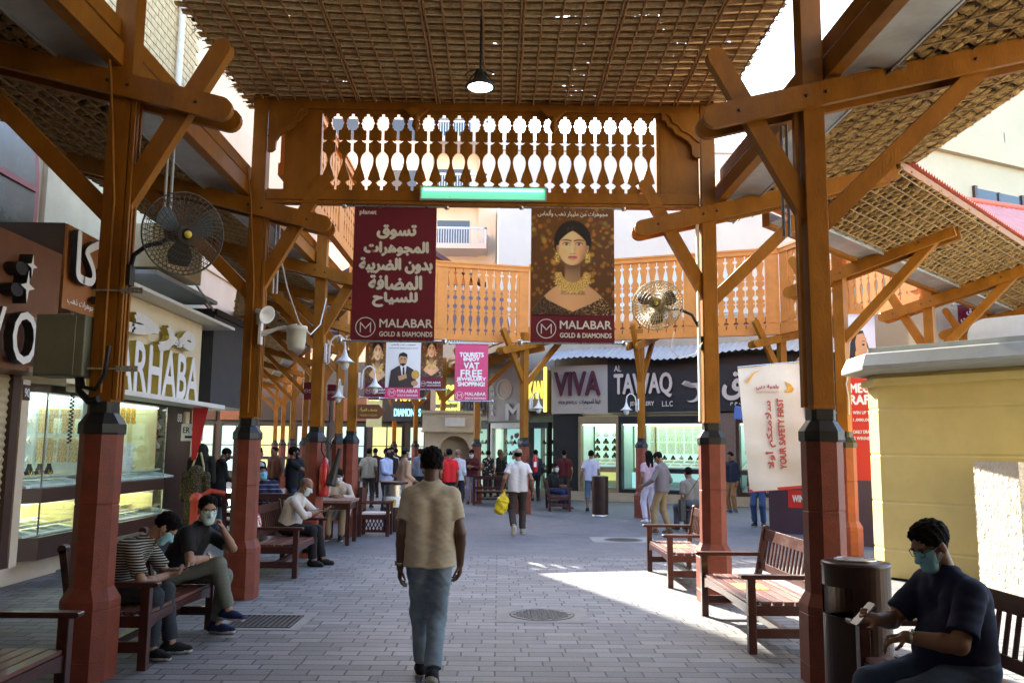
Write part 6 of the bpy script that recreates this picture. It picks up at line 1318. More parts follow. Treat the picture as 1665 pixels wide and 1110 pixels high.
t = thing('red_bollard', 'red hydrant post in front of the lit left case', 'bollard', (-5.15,15.0,0)); b = MB(); b.lathe([(.17,0),(.17,.04),(.10,.06),(.09,.75),(.11,.78),(.11,.84),(.08,.9),(0,.93)], n=18); b.build('post', mat('hydrant_red', (.5,.06,.035), .4, .1, 6, 0), t); b = MB(); b.tube([(0,-.0,.8),(.2,.1,.95),(.42,.2,.9)], .045, 8); b.build('nozzle', bpy.data.materials['hydrant_red'], t)
# ------------------------------------------------------------------ far right shops along one slanting facade
FO = V3(1.9,30.7,0); FD = V3(.879,-.477,0).normalized(); FN = V3(-FD.y*-1,0,0); FN = V3(FD.y,-FD.x,0)     # FN points to the plaza
def FP(s, z, out=0.0): return FO+FD*s+FN*out+V3(0,0,z)
def fbox(b, s0, s1, z0, z1, o0, o1, m=0):
    b.hexa([FP(s0,z0,o1),FP(s1,z0,o1),FP(s1,z0,o0),FP(s0,z0,o0),FP(s0,z1,o1),FP(s1,z1,o1),FP(s1,z1,o0),FP(s0,z1,o0)], m)
t = thing('shop_block', 'low shop block behind the grey and dark sign boards across the plaza', 'building', tuple(FP(6,0,-3)))
b = MB(); fbox(b,-.05,16,2.9,6.2,-6,-.35); fbox(b,-.05,16,0,2.9,-6,-2.2); b.build('wall', mat('shop_wall', (.33,.27,.21), .8, .15, 2, .2), t, True)
b = MB(); fbox(b,-.1,16,.005,.30,-2.1,.15); b.build('plinth', mat('tan_stone', (.46,.36,.24), .6, .1, 3, .1), t, True)
b = MB(); vs = []; n = 150
for i in range(n+1):
    s = -.15+16*i/n; z = .028*math.cos(i*PI); vs += [FP(s,4.80+.10*math.sin(s*1.1)+z,.62+.06*math.sin(s*2)), FP(s,5.38+z,-.6)]
b.add(vs, [(2*i,2*i+1,2*i+3,2*i+2) for i in range(n)]); b.build('corrugated_awning', mat('awning_white', (.27,.28,.30), .6, .12, 3, .1), t, True)
def sign_far(label, s0, s1, z0, z1, m):
    t = thing('shop_sign', label, 'sign', tuple(FP((s0+s1)/2,(z0+z1)/2,.1))); b = MB(); fbox(b,s0,s1,z0,z1,-.34,.10); b.build('board', m, t, True); return t
t = sign_far('grey shop board with dark maroon letters VIVA', 0, 2.13, 2.98, 4.66, mat('board_grey', (.47,.42,.37), .5, .06, 3, 0))
b = MB(); oo = FP(0,0,.14); fr = (oo, FD, UPV); tfit(b, 'VIVA', 1.02, 4.02, 1.72, .82, *fr, .06, .022); b.build('lettering', mat('maroon_letter', (.09,.015,.03), .5, 0, bump=0), t, True)
b = MB(); tfit(b, 'VIVA JEWELS', .62, 3.35, .72, .14, FP(0,0,.11), FD, UPV, 0, .003); tfit(b, ar('فيفا للمجوهرات'), 1.48, 3.38, .78, .2, FP(0,0,.11), FD, UPV, 0, .005); tfit(b, ar('ش م م'), 1.4, 3.16, .3, .06, FP(0,0,.11), FD, UPV); b.build('small_lettering', M_DGREY, t, True)
t = sign_far('long dark board reading AL TAWAQ JEWELLERY L.L.C with a leaf crescent emblem', 2.14, 8.9, 3.0, 4.84, mat('board_black', (.022,.022,.026), .5, .1, 3, 0))
b = MB(); oo = FP(0,0,.15); fr = (oo, FD, UPV); tfit(b, 'TAWAQ', 3.42, 3.90, 2.02, .80, *fr, .04, .02); tfit(b, 'AL', 2.52, 4.5, .25, .20, *fr, 0, .007); tfit(b, 'JEWELLERY', 3.38, 3.27, .85, .17, *fr, 0, .006); tfit(b, 'L.L.C', 4.27, 3.27, .36, .17, *fr, 0, .006)
tfit(b, ar('الطويق'), 7.30, 3.90, 2.35, 1.05, *fr, .03, .03); tfit(b, ar('ش م م'), 6.6, 3.25, .5, .13, *fr, 0, .005)
lf = []
for k in range(9):
    a = PI*1.02+k*.12; c = (5.18+.50*math.cos(a+.9), 4.33+.50*math.sin(a+.9)); b.prism([(c[0]-.14,c[1]-.015),(c[0]-.03,c[1]+.10),(c[0]+.14,c[1]+.06),(c[0]+.03,c[1]-.06)], V3(fr[0]), FD, UPV, .02)
cr = [(5.10+.32*math.cos(a), 3.62+.32*math.sin(a)) for a in np.linspace(-.6*PI,.45*PI,16)]+[(5.02+.27*math.cos(a), 3.62+.27*math.sin(a)) for a in np.linspace(.45*PI,-.6*PI,16)]; b.prism(cr, fr[0], FD, UPV, .03)
b.build('lettering', mat('letter_stone', (.62,.55,.50), .5, 0, bump=0), t, True)
t = sign_far('next dark board past the Arabic letters, behind the safety flag', 8.95, 12.5, 2.95, 4.84, mat('board_brown2', (.05,.03,.025), .5, .1, 3, 0))
b = MB(); tfit(b, 'JEWELLERS', 10.6, 3.9, 2.4, .5, FP(0,0,.13), FD, UPV, .03, .01); b.build('lettering', M_GOLD, t, True)
M_LEDF = emis('far_led_strip', (.85,1.0,.92), .32); M_SHOPW = emis('shop_glow', (.60,.86,.70), .10); M_SHOPY = emis('shop_glow_warm', (.80,.80,.30), .10); M_SHOPB = emis('shop_glow_cool', (.45,.80,.80), .10)
def bay(label, s0, s1, kind, grp):
    t = thing('shop_window', label, 'shop window', tuple(FP((s0+s1)/2,0,-.8)), 0, 'lit shop windows across the plaza')
    b = MB(); fbox(b,s0,s0+.09,.305,2.88,-.2,.06); fbox(b,s1-.09,s1,.305,2.88,-.2,.06); fbox(b,s0+.09,s1-.09,2.62,2.88,-.2,.06); fbox(b,s0+.09,s1-.09,.305,.42,-.2,.05)
    if kind != 'door': fbox(b,s0+.09,s1-.09,.98,1.12,-.25,.05)
    b.build('frame', {'busts':mat('frame_tan', (.30,.22,.12), .5, .1, 4, 0),'gold':M_BLACK,'door':M_BLACK,'mix':M_DBROWN}[kind], t, True)
    b = MB(); fbox(b,s0+.09,s1-.09,.42,2.62,-.02,-.01); b.build('glass', M_GLASS, t, True)
    b = MB(); fbox(b,s0+.1,s1-.1,1.12,2.6,-1.3,-1.25); b.build('back_panel', M_SHOPW if kind != 'mix' else M_SHOPB, t, True); b = MB(); fbox(b,s0+.1,s1-.1,.43,.97,-1.0,-.95); b.build('lower_panel', M_SHOPY if kind == 'busts' else M_SHOPB, t, True)
    b = MB(); fbox(b,s0+.1,s1-.1,2.57,2.61,-1.2,-.1); b.build('light_panel', M_LEDF, t, True); b = MB(); fbox(b,s0,s0+.03,.31,2.88,-1.3,-.2); fbox(b,s1-.03,s1,.31,2.88,-1.3,-.2); b.build('side_walls', M_CASEW, t, True)
    if kind == 'door':
        b = MB(); fbox(b,s0+.1,s1-.1,.31,.43,-1.3,-.03); b.build('floor', M_CONC, t, True); return t
    for z in (1.14,.44): b = MB(); b.hexa([FP(s0+.1,z,-1.24),FP(s1-.1,z,-1.24),FP(s1-.1,z,-.1),FP(s0+.1,z,-.1),FP(s0+.1,z+.30,-1.24),FP(s1-.1,z+.30,-1.24),FP(s1-.1,z+.03,-.1),FP(s0+.1,z+.03,-.1)]); b.build('shelf', M_CASEW, t, True)
    rz = math.atan2(FD.y, FD.x); n = int((s1-s0-.3)/.26)
    for r_ in range(4 if kind == 'busts' else 1):
        for c_ in range(n):
            s = s0+.25+c_*(s1-s0-.5)/max(1,n-1)
            if kind == 'busts': dk = r_ >= 1; o = item('necklace_bust', BK if dk else BW, ('black' if dk else 'white')+' necklace bust in '+grp, 'necklace bust', ('black' if dk else 'white')+' busts in '+grp, tuple(FP(s,2.2-r_*.25,-1.1)), rz); o.scale = (1.25,1.25,1.25)
            else:
                for zz, sc in ((2.52,1.5),(1.98,1.1)): o = item('gold_chains', CH, 'gold chains hanging in '+grp, 'gold chains', 'gold chains in '+grp, tuple(FP(s,zz,-.55)), rz); o.scale = (1.25,1,sc)
                o = item('necklace_bust', BK if c_ % 3 else BW, 'bust on the stepped shelf of '+grp, 'necklace bust', 'shelf busts in '+grp, tuple(FP(s,1.42,-.75)), rz)
    for c_ in range(max(1,int((s1-s0-.3)/.36))):
        for q in range(2): item('jewel_tray', TR, 'tray of gold pieces on the shelf of '+grp, 'jewel tray', 'trays in '+grp, tuple(FP(s0+.3+c_*.36,1.34-q*.11,-.85+q*.4)), rz, .22)
    return t
bay('lit window full of necklace busts under the grey board', 1.02, 2.5, 'busts', 'the window under the grey board'); bay('glazed shop door between the bust window and the gold window', 2.52, 3.3, 'door', ''); bay('wide lit window with gold chains under the dark board', 3.32, 5.6, 'gold', 'the wide window under the dark board')
bay('lit window left of the blue street sign pole', 6.5, 8.1, 'mix', 'the window left of the pole'); bay('lit window behind the blue street sign pole', 8.12, 9.6, 'gold', 'the window behind the pole')
b = MB(); fbox(b,5.62,6.48,.305,2.95,-.6,.04); ob = b.build('stone_pier', mat('speckled_granite', (.19,.13,.11), .35, .5, 40, 0)); tag(ob, 'speckled brown granite pier between the lit windows', 'pier')
b = MB(); fbox(b,.0,1.0,.305,2.95,-.5,-.05); ob = b.build('dark_pier', M_BLACK); tag(ob, 'dark polished pier left of the bust window', 'pier')
# shops behind the far colonnade, turning away to the left
GO = V3(1.85,31.0,0); GD = V3(-.75,.66,0).normalized(); GN = V3(-GD.y,GD.x,0)
if GN.y > 0: GN = -GN
def GP(s, z, out=0.0): return GO+GD*s+GN*out+V3(0,0,z)
def gbox(b, s0, s1, z0, z1, o0, o1, m=0):
    b.hexa([GP(s0,z0,o0),GP(s1,z0,o0),GP(s1,z0,o1),GP(s0,z0,o1),GP(s0,z1,o0),GP(s1,z1,o0),GP(s1,z1,o1),GP(s0,z1,o1)], m)
GU = -GD
t = thing('shop_block', 'dim shop block on the right side of the receding street', 'building', tuple(GP(3,0,-2))); b = MB(); gbox(b,.05,6.5,2.9,6.0,-3.2,-.3); gbox(b,.05,6.5,0,2.9,-3.2,-1.6); b.build('wall', bpy.data.materials['shop_wall'], t, True)
b = MB(); gbox(b,.05,6.5,.005,.28,-1.55,.1); b.build('plinth', bpy.data.materials['tan_stone'], t, True)
def sign_g(label, s0, s1, z0, z1, m, out=.12):
    t = thing('shop_sign', label, 'sign', tuple(GP((s0+s1)/2,(z0+z1)/2,.1))); b = MB(); gbox(b,s0,s1,z0,z1,-.28,out); b.build('board', m, t, True); return t
t = sign_g('dull gold board with yellow letters AKAN framed by a bright yellow edge', .02, 1.06, 3.1, 4.55, mat('board_gold', (.22,.16,.06), .4, .1, 3, 0), .3); b = MB(); tfit(b, 'AKAN', -.55, 3.85, .86, .62, GP(0,0,.33), GU, UPV, .04, .012); b.build('lettering', emis('yellow_letter', (.75,.62,.10), .2), t, True)
b = MB(); gbox(b,-.06,.03,3.05,4.65,.3,.38); b.build('glowing_edge', emis('yellow_edge', (1.0,.86,.12), .26), t, True)
t = sign_g('grey board with a big curled M and a pale oval relief', 1.1, 2.9, 2.75, 4.75, mat('board_stone', (.36,.31,.29), .6, .1, 3, 0))
b = MB(); tfit(b, 'M', -1.6, 3.1, .66, .55, GP(0,0,.17), GU, UPV, .06, .03); [tfit(b, c, -2.66, 4.5-i*.24, .15, .16, GP(0,0,.17), GU, UPV, .02, .006) for i, c in enumerate('MARHABA')]; ring(b, -2.1, 3.95, .36, .05, GP(0,0,.15), GU, UPV); b.build('lettering', mat('letter_grey', (.56,.53,.52), .5, .05, 3, 0), t, True)
b = MB(); b.prism(elp(-2.05,3.95,.26,.36), GP(0,0,.14), GU, UPV, .05); b.build('relief', mat('relief_tan', (.50,.36,.29), .6, .1, 5, .1), t, True)
t = sign_g('grey board with tall dark letters MARHABA behind the far columns', 2.94, 4.35, 2.8, 3.95, mat('board_grey3', (.36,.32,.28), .6, .1, 3, 0)); b = MB(); tfit(b, 'MARHABA', -3.65, 3.35, 1.3, .72, GP(0,0,.17), GU, UPV, .05, .01); b.build('lettering', M_DGREY, t, True)
t = sign_g('olive board with glowing yellow letters DGL behind the pink banner', 4.42, 5.75, 2.6, 4.5, mat('board_olive', (.10,.085,.03), .6, .1, 3, 0)); b = MB(); tfit(b, 'DGL', -5.08, 3.85, 1.1, .72, GP(0,0,.18), GU, UPV, .04, .02); tfit(b, 'DIAMONDS', -5.08, 3.15, 1.15, .34, GP(0,0,.18), GU, UPV, .03, .008); b.build('lettering', emis('lime_letter', (.85,.95,.12), .2), t, True)
b = MB(); gbox(b,4.38,4.45,2.6,4.0,.12,.2); b.build('glowing_edge', bpy.data.materials['yellow_edge'], t, True)
for i, (s0, s1, lb) in enumerate(((.08,.98,'lit case window in the first dark bay past the corner'),(1.1,2.85,'pale lit shop window with pink patterned cloth'),(2.95,4.3,'cool lit shop window behind the beige booth'),(4.5,6.2,'small lit window deep in the street, right side'))):
    t = thing('shop_window', lb, 'shop window', tuple(GP((s0+s1)/2,0,-.6)), 0, 'lit shop windows down the receding street'); b = MB(); gbox(b,s0,s0+.07,.29,2.7,-.2,.05); gbox(b,s1-.07,s1,.29,2.7,-.2,.05); gbox(b,s0+.07,s1-.07,2.5,2.7,-.2,.05); gbox(b,s0+.07,s1-.07,.9,1.02,-.2,.05); b.build('frame', M_BLACK if i != 1 else M_OFFW, t, True)
    b = MB(); gbox(b,s0+.07,s1-.07,.3,2.5,-.9,-.85); b.build('back_panel', (M_SHOPW,M_SHOPB)[i % 2], t, True); b = MB(); gbox(b,s0+.07,s1-.07,.3,2.5,-.03,-.02); b.build('glass', M_GLASS, t, True)
    b = MB(); gbox(b,s0+.07,s1-.07,1.03,1.06,-.8,-.06); b.build('shelf', M_CASEW, t, True)
    if i == 1:
        b = MB(); rp = random.Random(5)
        for k in range(22): b.prism(elp(-(s0+.35+rp.random()*1.0), 1.3+rp.random()*1.0, .07, .09, 9), GP(0,0,-.72), GU, UPV, .01)
        b.build('pink_motifs', mat('pink_motif', (.62,.28,.28), .7, .2, 30, 0), t, True)
    for k in range(int((s1-s0-.2)/.2)):
        for r_ in range(3): item('necklace_bust', BW if (k+r_) % 2 else BK, 'small bust glimpsed in the lit windows of the receding street', 'necklace bust', 'busts down the receding street', tuple(GP(s0+.2+k*.2,1.08+r_*.42,-.5)), math.atan2(GU.y,GU.x))
        item('jewel_tray', TR, 'gold tray glimpsed in the lit windows of the receding street', 'jewel tray', 'trays down the receding street', tuple(GP(s0+.2+k*.2,1.1,-.25)), math.atan2(GU.y,GU.x), .5)
t = thing('arched_booth', 'beige booth with a dark arched niche in the middle of the far plaza', 'booth', (-1.72,31.2,0))
b = MB(); b.b2(-2.62,-2.1,30.6,32,0,2.35); b.b2(-1.02,-.74,30.6,32,0,2.35); b.b2(-2.1,-1.02,31.3,32,0,2.35); b.build('wall', M_BEIGE, t, True)
b = MB(); po = [(-2.1,2.35),(-1.02,2.35),(-1.02,1.75)]+[(-1.56+.5*math.cos(a), 1.72+.45*math.sin(a)) for a in np.linspace(.05,PI-.05,12)]+[(-2.1,1.75)]; b.prism(po, (0,30.7,0), (1,0,0), UPV, .18); b.build('arch', M_BEIGE, t, True)
b = MB(); b.b2(-2.7,-.66,30.5,32.1,2.353,2.95); b.b2(-2.75,-.6,30.45,32.1,2.955,3.05); b.b2(-2.75,-.6,30.44,32.1,2.30,2.35); b.build('cornice', M_BEIGE, t, True); b = MB(); b.b2(-1.95,-1.75,31.24,31.3,1.05,1.6); b.build('poster_frame', M_DBROWN, t, True); b = MB(); b.b2(-1.9,-1.2,30.46,30.49,2.5,2.8); b.build('name_plate', M_OFFW, t, True)
# dim far shops at the left end of the receding street
t = thing('far_shop_row', 'dim row of lit shops at the far left end of the receding street', 'building', (-11,45,0)); b = MB(); b.b2(-30,-2.6,45.2,45.7,0,6.2); b.build('wall', M_DGREY, t, True)
for i in range(13):
    x = -28+i*1.95; b = MB(); b.b2(x,x+1.5,45.1,45.18,.5,2.8); w_ = b.build('window', (M_SHOPW,M_SHOPB,M_SHOPY)[i % 3], t, True); b = MB(); b.b2(x-.06,x,45.05,45.19,.4,2.9); b.b2(x+1.5,x+1.56,45.05,45.19,.4,2.9); b.b2(x+.7,x+.76,45.05,45.09,.5,2.8); b.b2(x,x+1.5,45.05,45.09,1.1,1.25); b.b2(x,x+1.5,45.05,45.09,1.8,1.84); b.build('frame', M_BLACK, w_, True)
    b = MB(); b.b2(x-.1,x+1.62,44.95,45.15,3.1,4.3); b.build('sign_board', (M_DBROWN,M_BROWN,M_BLACK)[i % 3], t, True)
for lb, x0, x1, z0, z1, Y, s1, c1, s2, c2 in (('dark board with glowing yellow and cyan lettering over the dim far shops',-4.75,-3.3,2.9,4.6,38.0,'AURA',(1.0,.62,.08),'DIAMONDS',(.25,.75,1.0)),('pale lit vertical cloth sign left of the glowing lettering',-5.6,-4.95,2.6,4.7,36.5,'GOLD',(.5,.5,.2),'',(1,1,1))):
    t = thing('shop_sign', lb, 'sign', ((x0+x1)/2,Y,3.5)); b = MB(); b.b2(x0,x1,Y,Y+.15,z0,z1); b.build('board', M_DGREY if s2 else mat('cloth_sign', (.55,.58,.30), .8, .1, 4, .1), t, True); b = MB()
    tfit(b, s1, (x0+x1)/2, (z0+z1)/2+.25, (x1-x0)*.75, .42, (0,Y-.01,0), (1,0,0), UPV, .02, .015); b.build('lettering', emis('sign_glow_a' + str(int(Y)), c1, .22), t, True)
    if s2: b = MB(); tfit(b, s2, (x0+x1)/2, z0+.38, (x1-x0)*.8, .32, (0,Y-.01,0), (1,0,0), UPV, .02, .012); b.b2(x0+.2,x1-.2,Y-.03,Y-.01,z1-.22,z1-.14); b.build('small_lettering', emis('sign_glow_b', c2, .3), t, True)
t = thing('arrow_sign', 'small brown arrow sign with yellow Arabic lettering on the corner column', 'sign', (-2.72,17.1,2.42)); b = MB(); b.prism([(0,-.14),(.42,-.14),(.56,0),(.42,.14),(0,.14)], (-2.80,17.1,2.42), (1,0,0), UPV, .03); b.build('plate', M_BROWN, t, True)
b = MB(); tfit(b, ar('متحف المرأة'), .22, .04, .34, .09, (-2.80,17.08,2.42), (1,0,0), UPV, 0, .003); tfit(b, "WOMEN'S MUSEUM", .22, -.07, .34, .045, (-2.80,17.08,2.42), (1,0,0), UPV); b.build('lettering', mat('sign_yellow', (.7,.5,.08), .5, 0, bump=0), t, True)
# ------------------------------------------------------------------ right: booth, pillar, flag, kiosk, street sign
HO = V3(5.14,12.25,0); HD = V3(.64,-.768,0); HN = V3(-.768,-.64,0)      # along the face; outwards
def HP(s, d, z): return HO+HD*s-HN*d+V3(0,0,z)
t = thing('guard_booth', 'pale yellow guard booth with ribbed panels and a grey overhanging roof', 'booth', tuple(HO))
def hplan(e, z0, z1, ch=.28, L=2.9, D=2.6): 
    P = [(ch,-e),(L+e,-e),(L+e,D+e),(-e,D+e),(-e,ch)]; return [[HP(s,d,z) for s,d in P] for z in (z0,z1)]
M_YEL = mat('booth_yellow', (.66,.545,.215), .5, .10, 1.2, .08, 14, grime=.12); M_ROOFG = mat('booth_roof', (.30,.315,.29), .5, .15, 2, .08)
b = MB(); z = .03; first = True
while z < 2.85:
    zb = min(z+(.40 if first else .64), 2.87); first = False
    for e0, z0_, e1, z1_ in ((0,z,0,zb-.05),(0,zb-.05,-.010,zb-.035),(-.010,zb-.035,-.010,zb-.018),(-.010,zb-.018,0,zb)):
        A = hplan(e0,z0_,z0_)[0]; B = hplan(e1,z1_,z1_)[0]; n = 5; b.add(A+B, [(i,(i+1)%n,n+(i+1)%n,n+i) for i in range(n)])
    z = zb
b.build('panels', M_YEL, t, True)
b = MB(); A, B = hplan(.10,2.64,2.74); n = 5; b.add(A+B, [(i,(i+1)%n,n+(i+1)%n,n+i) for i in range(n)]+[(4,3,2,1,0),(5,6,7,8,9)]); b.build('top_moulding', M_YEL, t, True)
b = MB(); R_1, R_2 = hplan(.40,2.84,2.90); R_3 = hplan(.30,3.08,3.08)[0]; R_0 = hplan(.12,2.80,2.80)[0]; rr = [R_0,R_1,R_2,R_3]; b.add(sum(rr,[]), [(k*5+i,k*5+(i+1)%5,k*5+5+(i+1)%5,k*5+5+i) for k in range(3) for i in range(5)]+[(4,3,2,1,0),(15,16,17,18,19)]); b.build('roof', M_ROOFG, t, True, .02)
b = MB(); A, B = hplan(-.12,3.085,3.20,.1); b.add(A+B, [(i,(i+1)%5,5+(i+1)%5,5+i) for i in range(5)]+[(5,6,7,8,9)]); b.build('upper_roof', M_ROOFG, t, True, .015)
t = thing('rooftop_unit', 'rounded white unit sitting on the booth roof', 'roof unit', tuple(HP(2.2,.9,3.25))); b = MB(); po = [(-.75,0)]+[(-.5+.25*math.cos(a), .08+.22*math.sin(a)) for a in np.linspace(PI,PI/2,8)]+[(.9,.30),(.9,0)]; b.prism(po, HP(2.1,.9,3.21), HD, UPV, .9); b.build('casing', M_WHITE, t, True, .02)
t = thing('plaster_pillar', 'rough white plaster pillar beside the yellow booth', 'pillar', (6.3,10.2,0)); b = MB(); b.sheet((5.86,10.65,0),(0,-.93,0),(0,0,1.62), 40, 60, lambda u,v: (NR.uniform(-.006,.006),0,0)); b.sheet((5.86,9.72,0),(1.0,0,0),(0,0,1.62), 40, 60, lambda u,v: (0,NR.uniform(-.006,.006),0)); b.b2(5.875,6.86,9.735,10.65,.01,1.61); b.build('shaft', mat('rough_plaster', (.62,.56,.45), .95, .1, 8, 1.0, 22, bdist=.03), t, True)
t = thing('flag_banner', 'cream safety flag reading YOUR SAFETY FIRST on a pole, leaning in the sun', 'flag', (5.8,17.4,0)); al = .06; FU = V3(.97,-.24,0).normalized(); FV = V3(-.03,0,1).normalized(); fo = V3(5.60,17.5,2.22)
wf, hf = 1.22, 2.52; b = MB(); NNf = FU.cross(FV); b.sheet(fo-FU*wf/2-FV*hf/2, FU*wf, FV*hf, 14, 26, lambda u,v: tuple(NNf*(.02*math.sin(u*7+v*4)+.012*math.sin(v*23+u*3))+FU*(.11*(v-.5)*-1)+FV*(.10*(u-.5)))); b.build('cloth', mat('flag_cloth', (.74,.68,.56), .8, .05, 3, .15, 20), t, True)
b = MB(); b.beam(fo-FU*(wf/2-.05)-FV*(hf/2+.02)-V3(0,0,.02), fo+FU*(wf/2+.03)-FV*(hf/2-.08), .02, .06); b.build('bottom_hem', mat('hem_red', (.6,.05,.03), .6, 0, bump=0), t, True)
b = MB(); b.tube([fo+FU*(wf/2+.06)-FV*(hf/2+.9), fo+FU*(wf/2-.02)+FV*(hf/2+.08)], .022, 8); b.tube([fo+FU*(wf/2-.02)+FV*(hf/2+.06), fo-FU*(wf/2+.06)+FV*(hf/2-.04)], .014, 8); b.lathe([(.22,0),(.2,.05),(.05,.08),(.04,.12)], (fo+FU*(wf/2+.06)-FV*(hf/2+.9))*1.0, 16); b.build('pole', M_STEEL, t, True)
b = MB(); fro = fo+NNf*.045; tfit(b, 'YOUR SAFETY FIRST', -.14, -.13, 1.42, .12, fro, FV, -FU, 0, .007); tfit(b, ar('سلامتكم أولا'), -.16, .10, 1.36, .20, fro, FV, -FU, 0, .006)
tfit(b, ar('بلدية دبي'), -.10, .80, .44, .11, fro, FU, FV, 0, .004); tfit(b, 'DUBAI MUNICIPALITY', -.10, .70, .44, .035, fro, FU, FV); b.build('lettering', mat('flag_red', (.45,.06,.04), .6, 0, bump=0), t, True)
b = MB(); b.prism([(.22,.70),(.30,.78),(.24,.92),(.36,.86),(.42,.76),(.38,.70)], fro, FU, FV, .004); b.prism([(-.52,.92),(-.36,1.10),(-.2,1.16),(-.34,1.08),(-.5,.86)], fro, FU, FV, .004); b.build('emblem', mat('flag_amber', (.75,.38,.05), .6, .2, 9, 0), t, True)
t = thing('info_kiosk', 'dark purple kiosk box with a red label below the safety flag', 'kiosk', (6.1,18.9,0)); kd = V3(.93,-.36,0); 
b = MB(); b.box((6.55,18.7,.52),(1.35,.8,1.04), -.37); b.build('body', mat('kiosk_purple', (.055,.032,.06), .4, .15, 2, 0), t, True); b = MB(); b.box((6.55,18.7,1.07),(1.45,.9,.05), -.37); b.build('top_edge', mat('kiosk_red', (.62,.03,.02), .4, .05, 3, 0), t, True)
kn = V3(-.36,-.93,0); b = MB(); b.prism([(-.28,-.17),(.42,-.17),(.42,.2),(-.28,.2)], V3(6.55,18.7,.72)+kn*.405, kd, UPV, .01); b.build('label_plate', bpy.data.materials['kiosk_red'], t, True); b = MB(); tfit(b, 'WIN', -.08, .02, .22, .14, V3(6.55,18.7,.72)+kn*.415, kd, UPV, 0, .006); b.prism([(.15,-.1),(.34,-.1),(.34,.06),(.27,.13),(.15,.08)], V3(6.55,18.7,.72)+kn*.415, kd, UPV, .004); b.build('lettering', P_WHITE, t, True)
t = thing('raffle_stand', 'tall red display stand reading MEGA RAFFLE beside the booth corner', 'display stand', (6.9,16.3,0)); sd_ = V3(.9,-.43,0).normalized(); sn = V3(-.43,-.9,0).normalized()
b = MB(); b.beam(V3(7.35,16.3,.62),V3(7.35,16.3,.62)+sd_*.001,.01,.01); b = MB(); b.box((7.10,16.1,.60),(1.15,.3,1.2), -.445); b.build('base', bpy.data.materials['kiosk_purple'], t, True); b = MB(); b.box((7.10,16.1,2.2),(1.15,.26,2.0), -.445); b.build('panel', bpy.data.materials['kiosk_red'], t, True)
b = MB(); q0 = V3(7.10,16.1,2.2)+sn*.135; tfit(b, 'MEGA', -.22, .72, .46, .17, q0, sd_, UPV, 0, .01); tfit(b, 'RAFFLE', -.15, .50, .62, .17, q0, sd_, UPV, 0, .01)
for z, s in ((.26,'WIN UP TO'),(.12,'1,000,000'),(-.1,'DAILY DRAW'),(-.22,'2 WINNERS')): tfit(b, s, -.25, z, .34, .06, q0, sd_, UPV, 0, .002)
b.build('lettering', P_WHITE, t, True)
t = thing('street_sign', 'slim black pole with a small blue street sign leaning on top', 'street sign', (6.64,22.7,0)); b = MB(); b.lathe([(.06,0),(.06,.02),(.036,.03),(.036,2.95),(.0,2.97)], (0,0,0), 12); b.build('pole', M_BLACK, t)
b = MB(); b.box((-.22,-.02,2.72),(.44,.02,.34), R=Matrix.Rotation(.12,3,'Y')); b.build('plate', mat('sign_blue', (.02,.10,.42), .4, .05, 3, 0), t); b = MB(); tfit(b, ar('شارع سكة'), -.22, 2.77, .34, .10, (0,-.035,0), (1,0,-.12), (.12,0,1), 0, .004); tfit(b, 'SIKKA 24', -.22, 2.64, .34, .06, (0,-.035,0), (1,0,-.12), (.12,0,1)); b.build('lettering', P_WHITE, t); b = MB(); b.box((.03,-.03,2.62),(.1,.06,.10)); b.box((.03,-.03,2.2),(.09,.06,.12)); b.build('clamp', M_OFFW, t)
pipes('white sockets and cables on the sunlit column behind the nearest right column', [[(5.52,13.5,3.1),(5.50,13.48,2.9),(5.46,13.46,2.78),(5.50,13.48,2.6),(5.5,13.48,2.3)]], [.01], M_OFFW, 'cable', 'cable')
# ------------------------------------------------------------------ people
H2 = PI/2
M_TAN = mat('tshirt_tan', (.55,.46,.325), .9, .1, 9, .35, 320, bdist=.003); M_JEAN = mat('jeans_blue', (.21,.275,.33), .9, .28, 7, .4, 300, bdist=.003)
J = person('man in a tan T-shirt and blue jeans walking away down the street', (-.50,6.50,0), .03, dict(top=M_TAN, legs=M_JEAN, shoes='#17171c', hair='round', backview=True, skin='dark',
    footL=(-.055,.26,.088), footR=(.045,-.16,.135), toeL=(-.12,1,.05), toeR=(.05,1,-.75), kneeL=(-.05,1,.1), kneeR=(.0,1,.1), handL=(-.215,-.0,.835), handR=(.225,.05,.855), elbL=(-.5,-1,-.2), elbR=(.5,-1,-.2), hdirL=(-.02,.12,-1), hdirR=(-.04,.25,-1), palmL=(1,.2,0), palmR=(-1,.2,0), curlL=.4, curlR=.5, sleeve=.66, hem=-.085, watch='L', watchdir=(-1,-.2,0), fold=.0048, wide=.93, collar=M_TAN, legw=.98, seed=2, lean=.02), .0075)
STR1 = stripes('striped_tee', '#101012', '#b9b4a8', .021, .62, 2)
J = person('man in a black and white striped T-shirt bent over his phone', (-3.22,7.30,0), -H2+.05, dict(top=STR1, legs='#33373b', shoes='#121214', hair='thick', mask='#9fd4d6', seat=True, lean=.56, hunch=.7, habs=(.2,.85,0), pelvis=(0,.02,.535), handL=(-.04,.56,.68), handR=(.06,.53,.66), elbL=(-1,-.4,-.6), elbR=(1,-.3,-.7),
    footL=(-.12,.52,.088), footR=(.10,.44,.088), toeL=(-.1,1,.02), toeR=(.25,1,0), hdirL=(.2,1,.1), hdirR=(-.2,1,.15), palmL=(.2,-.2,1), palmR=(-.2,-.3,1), curlL=.5, curlR=.55, belly=.02, wide=1.05, sleeve=.75, skin='light', seed=3), .0075)
phone('dark phone held by the man in the striped T-shirt', J['root'], (J['hL']+J['hR'])/2+V3(0,.11,.035), (0,.75,.35), (0,-.45,.9))
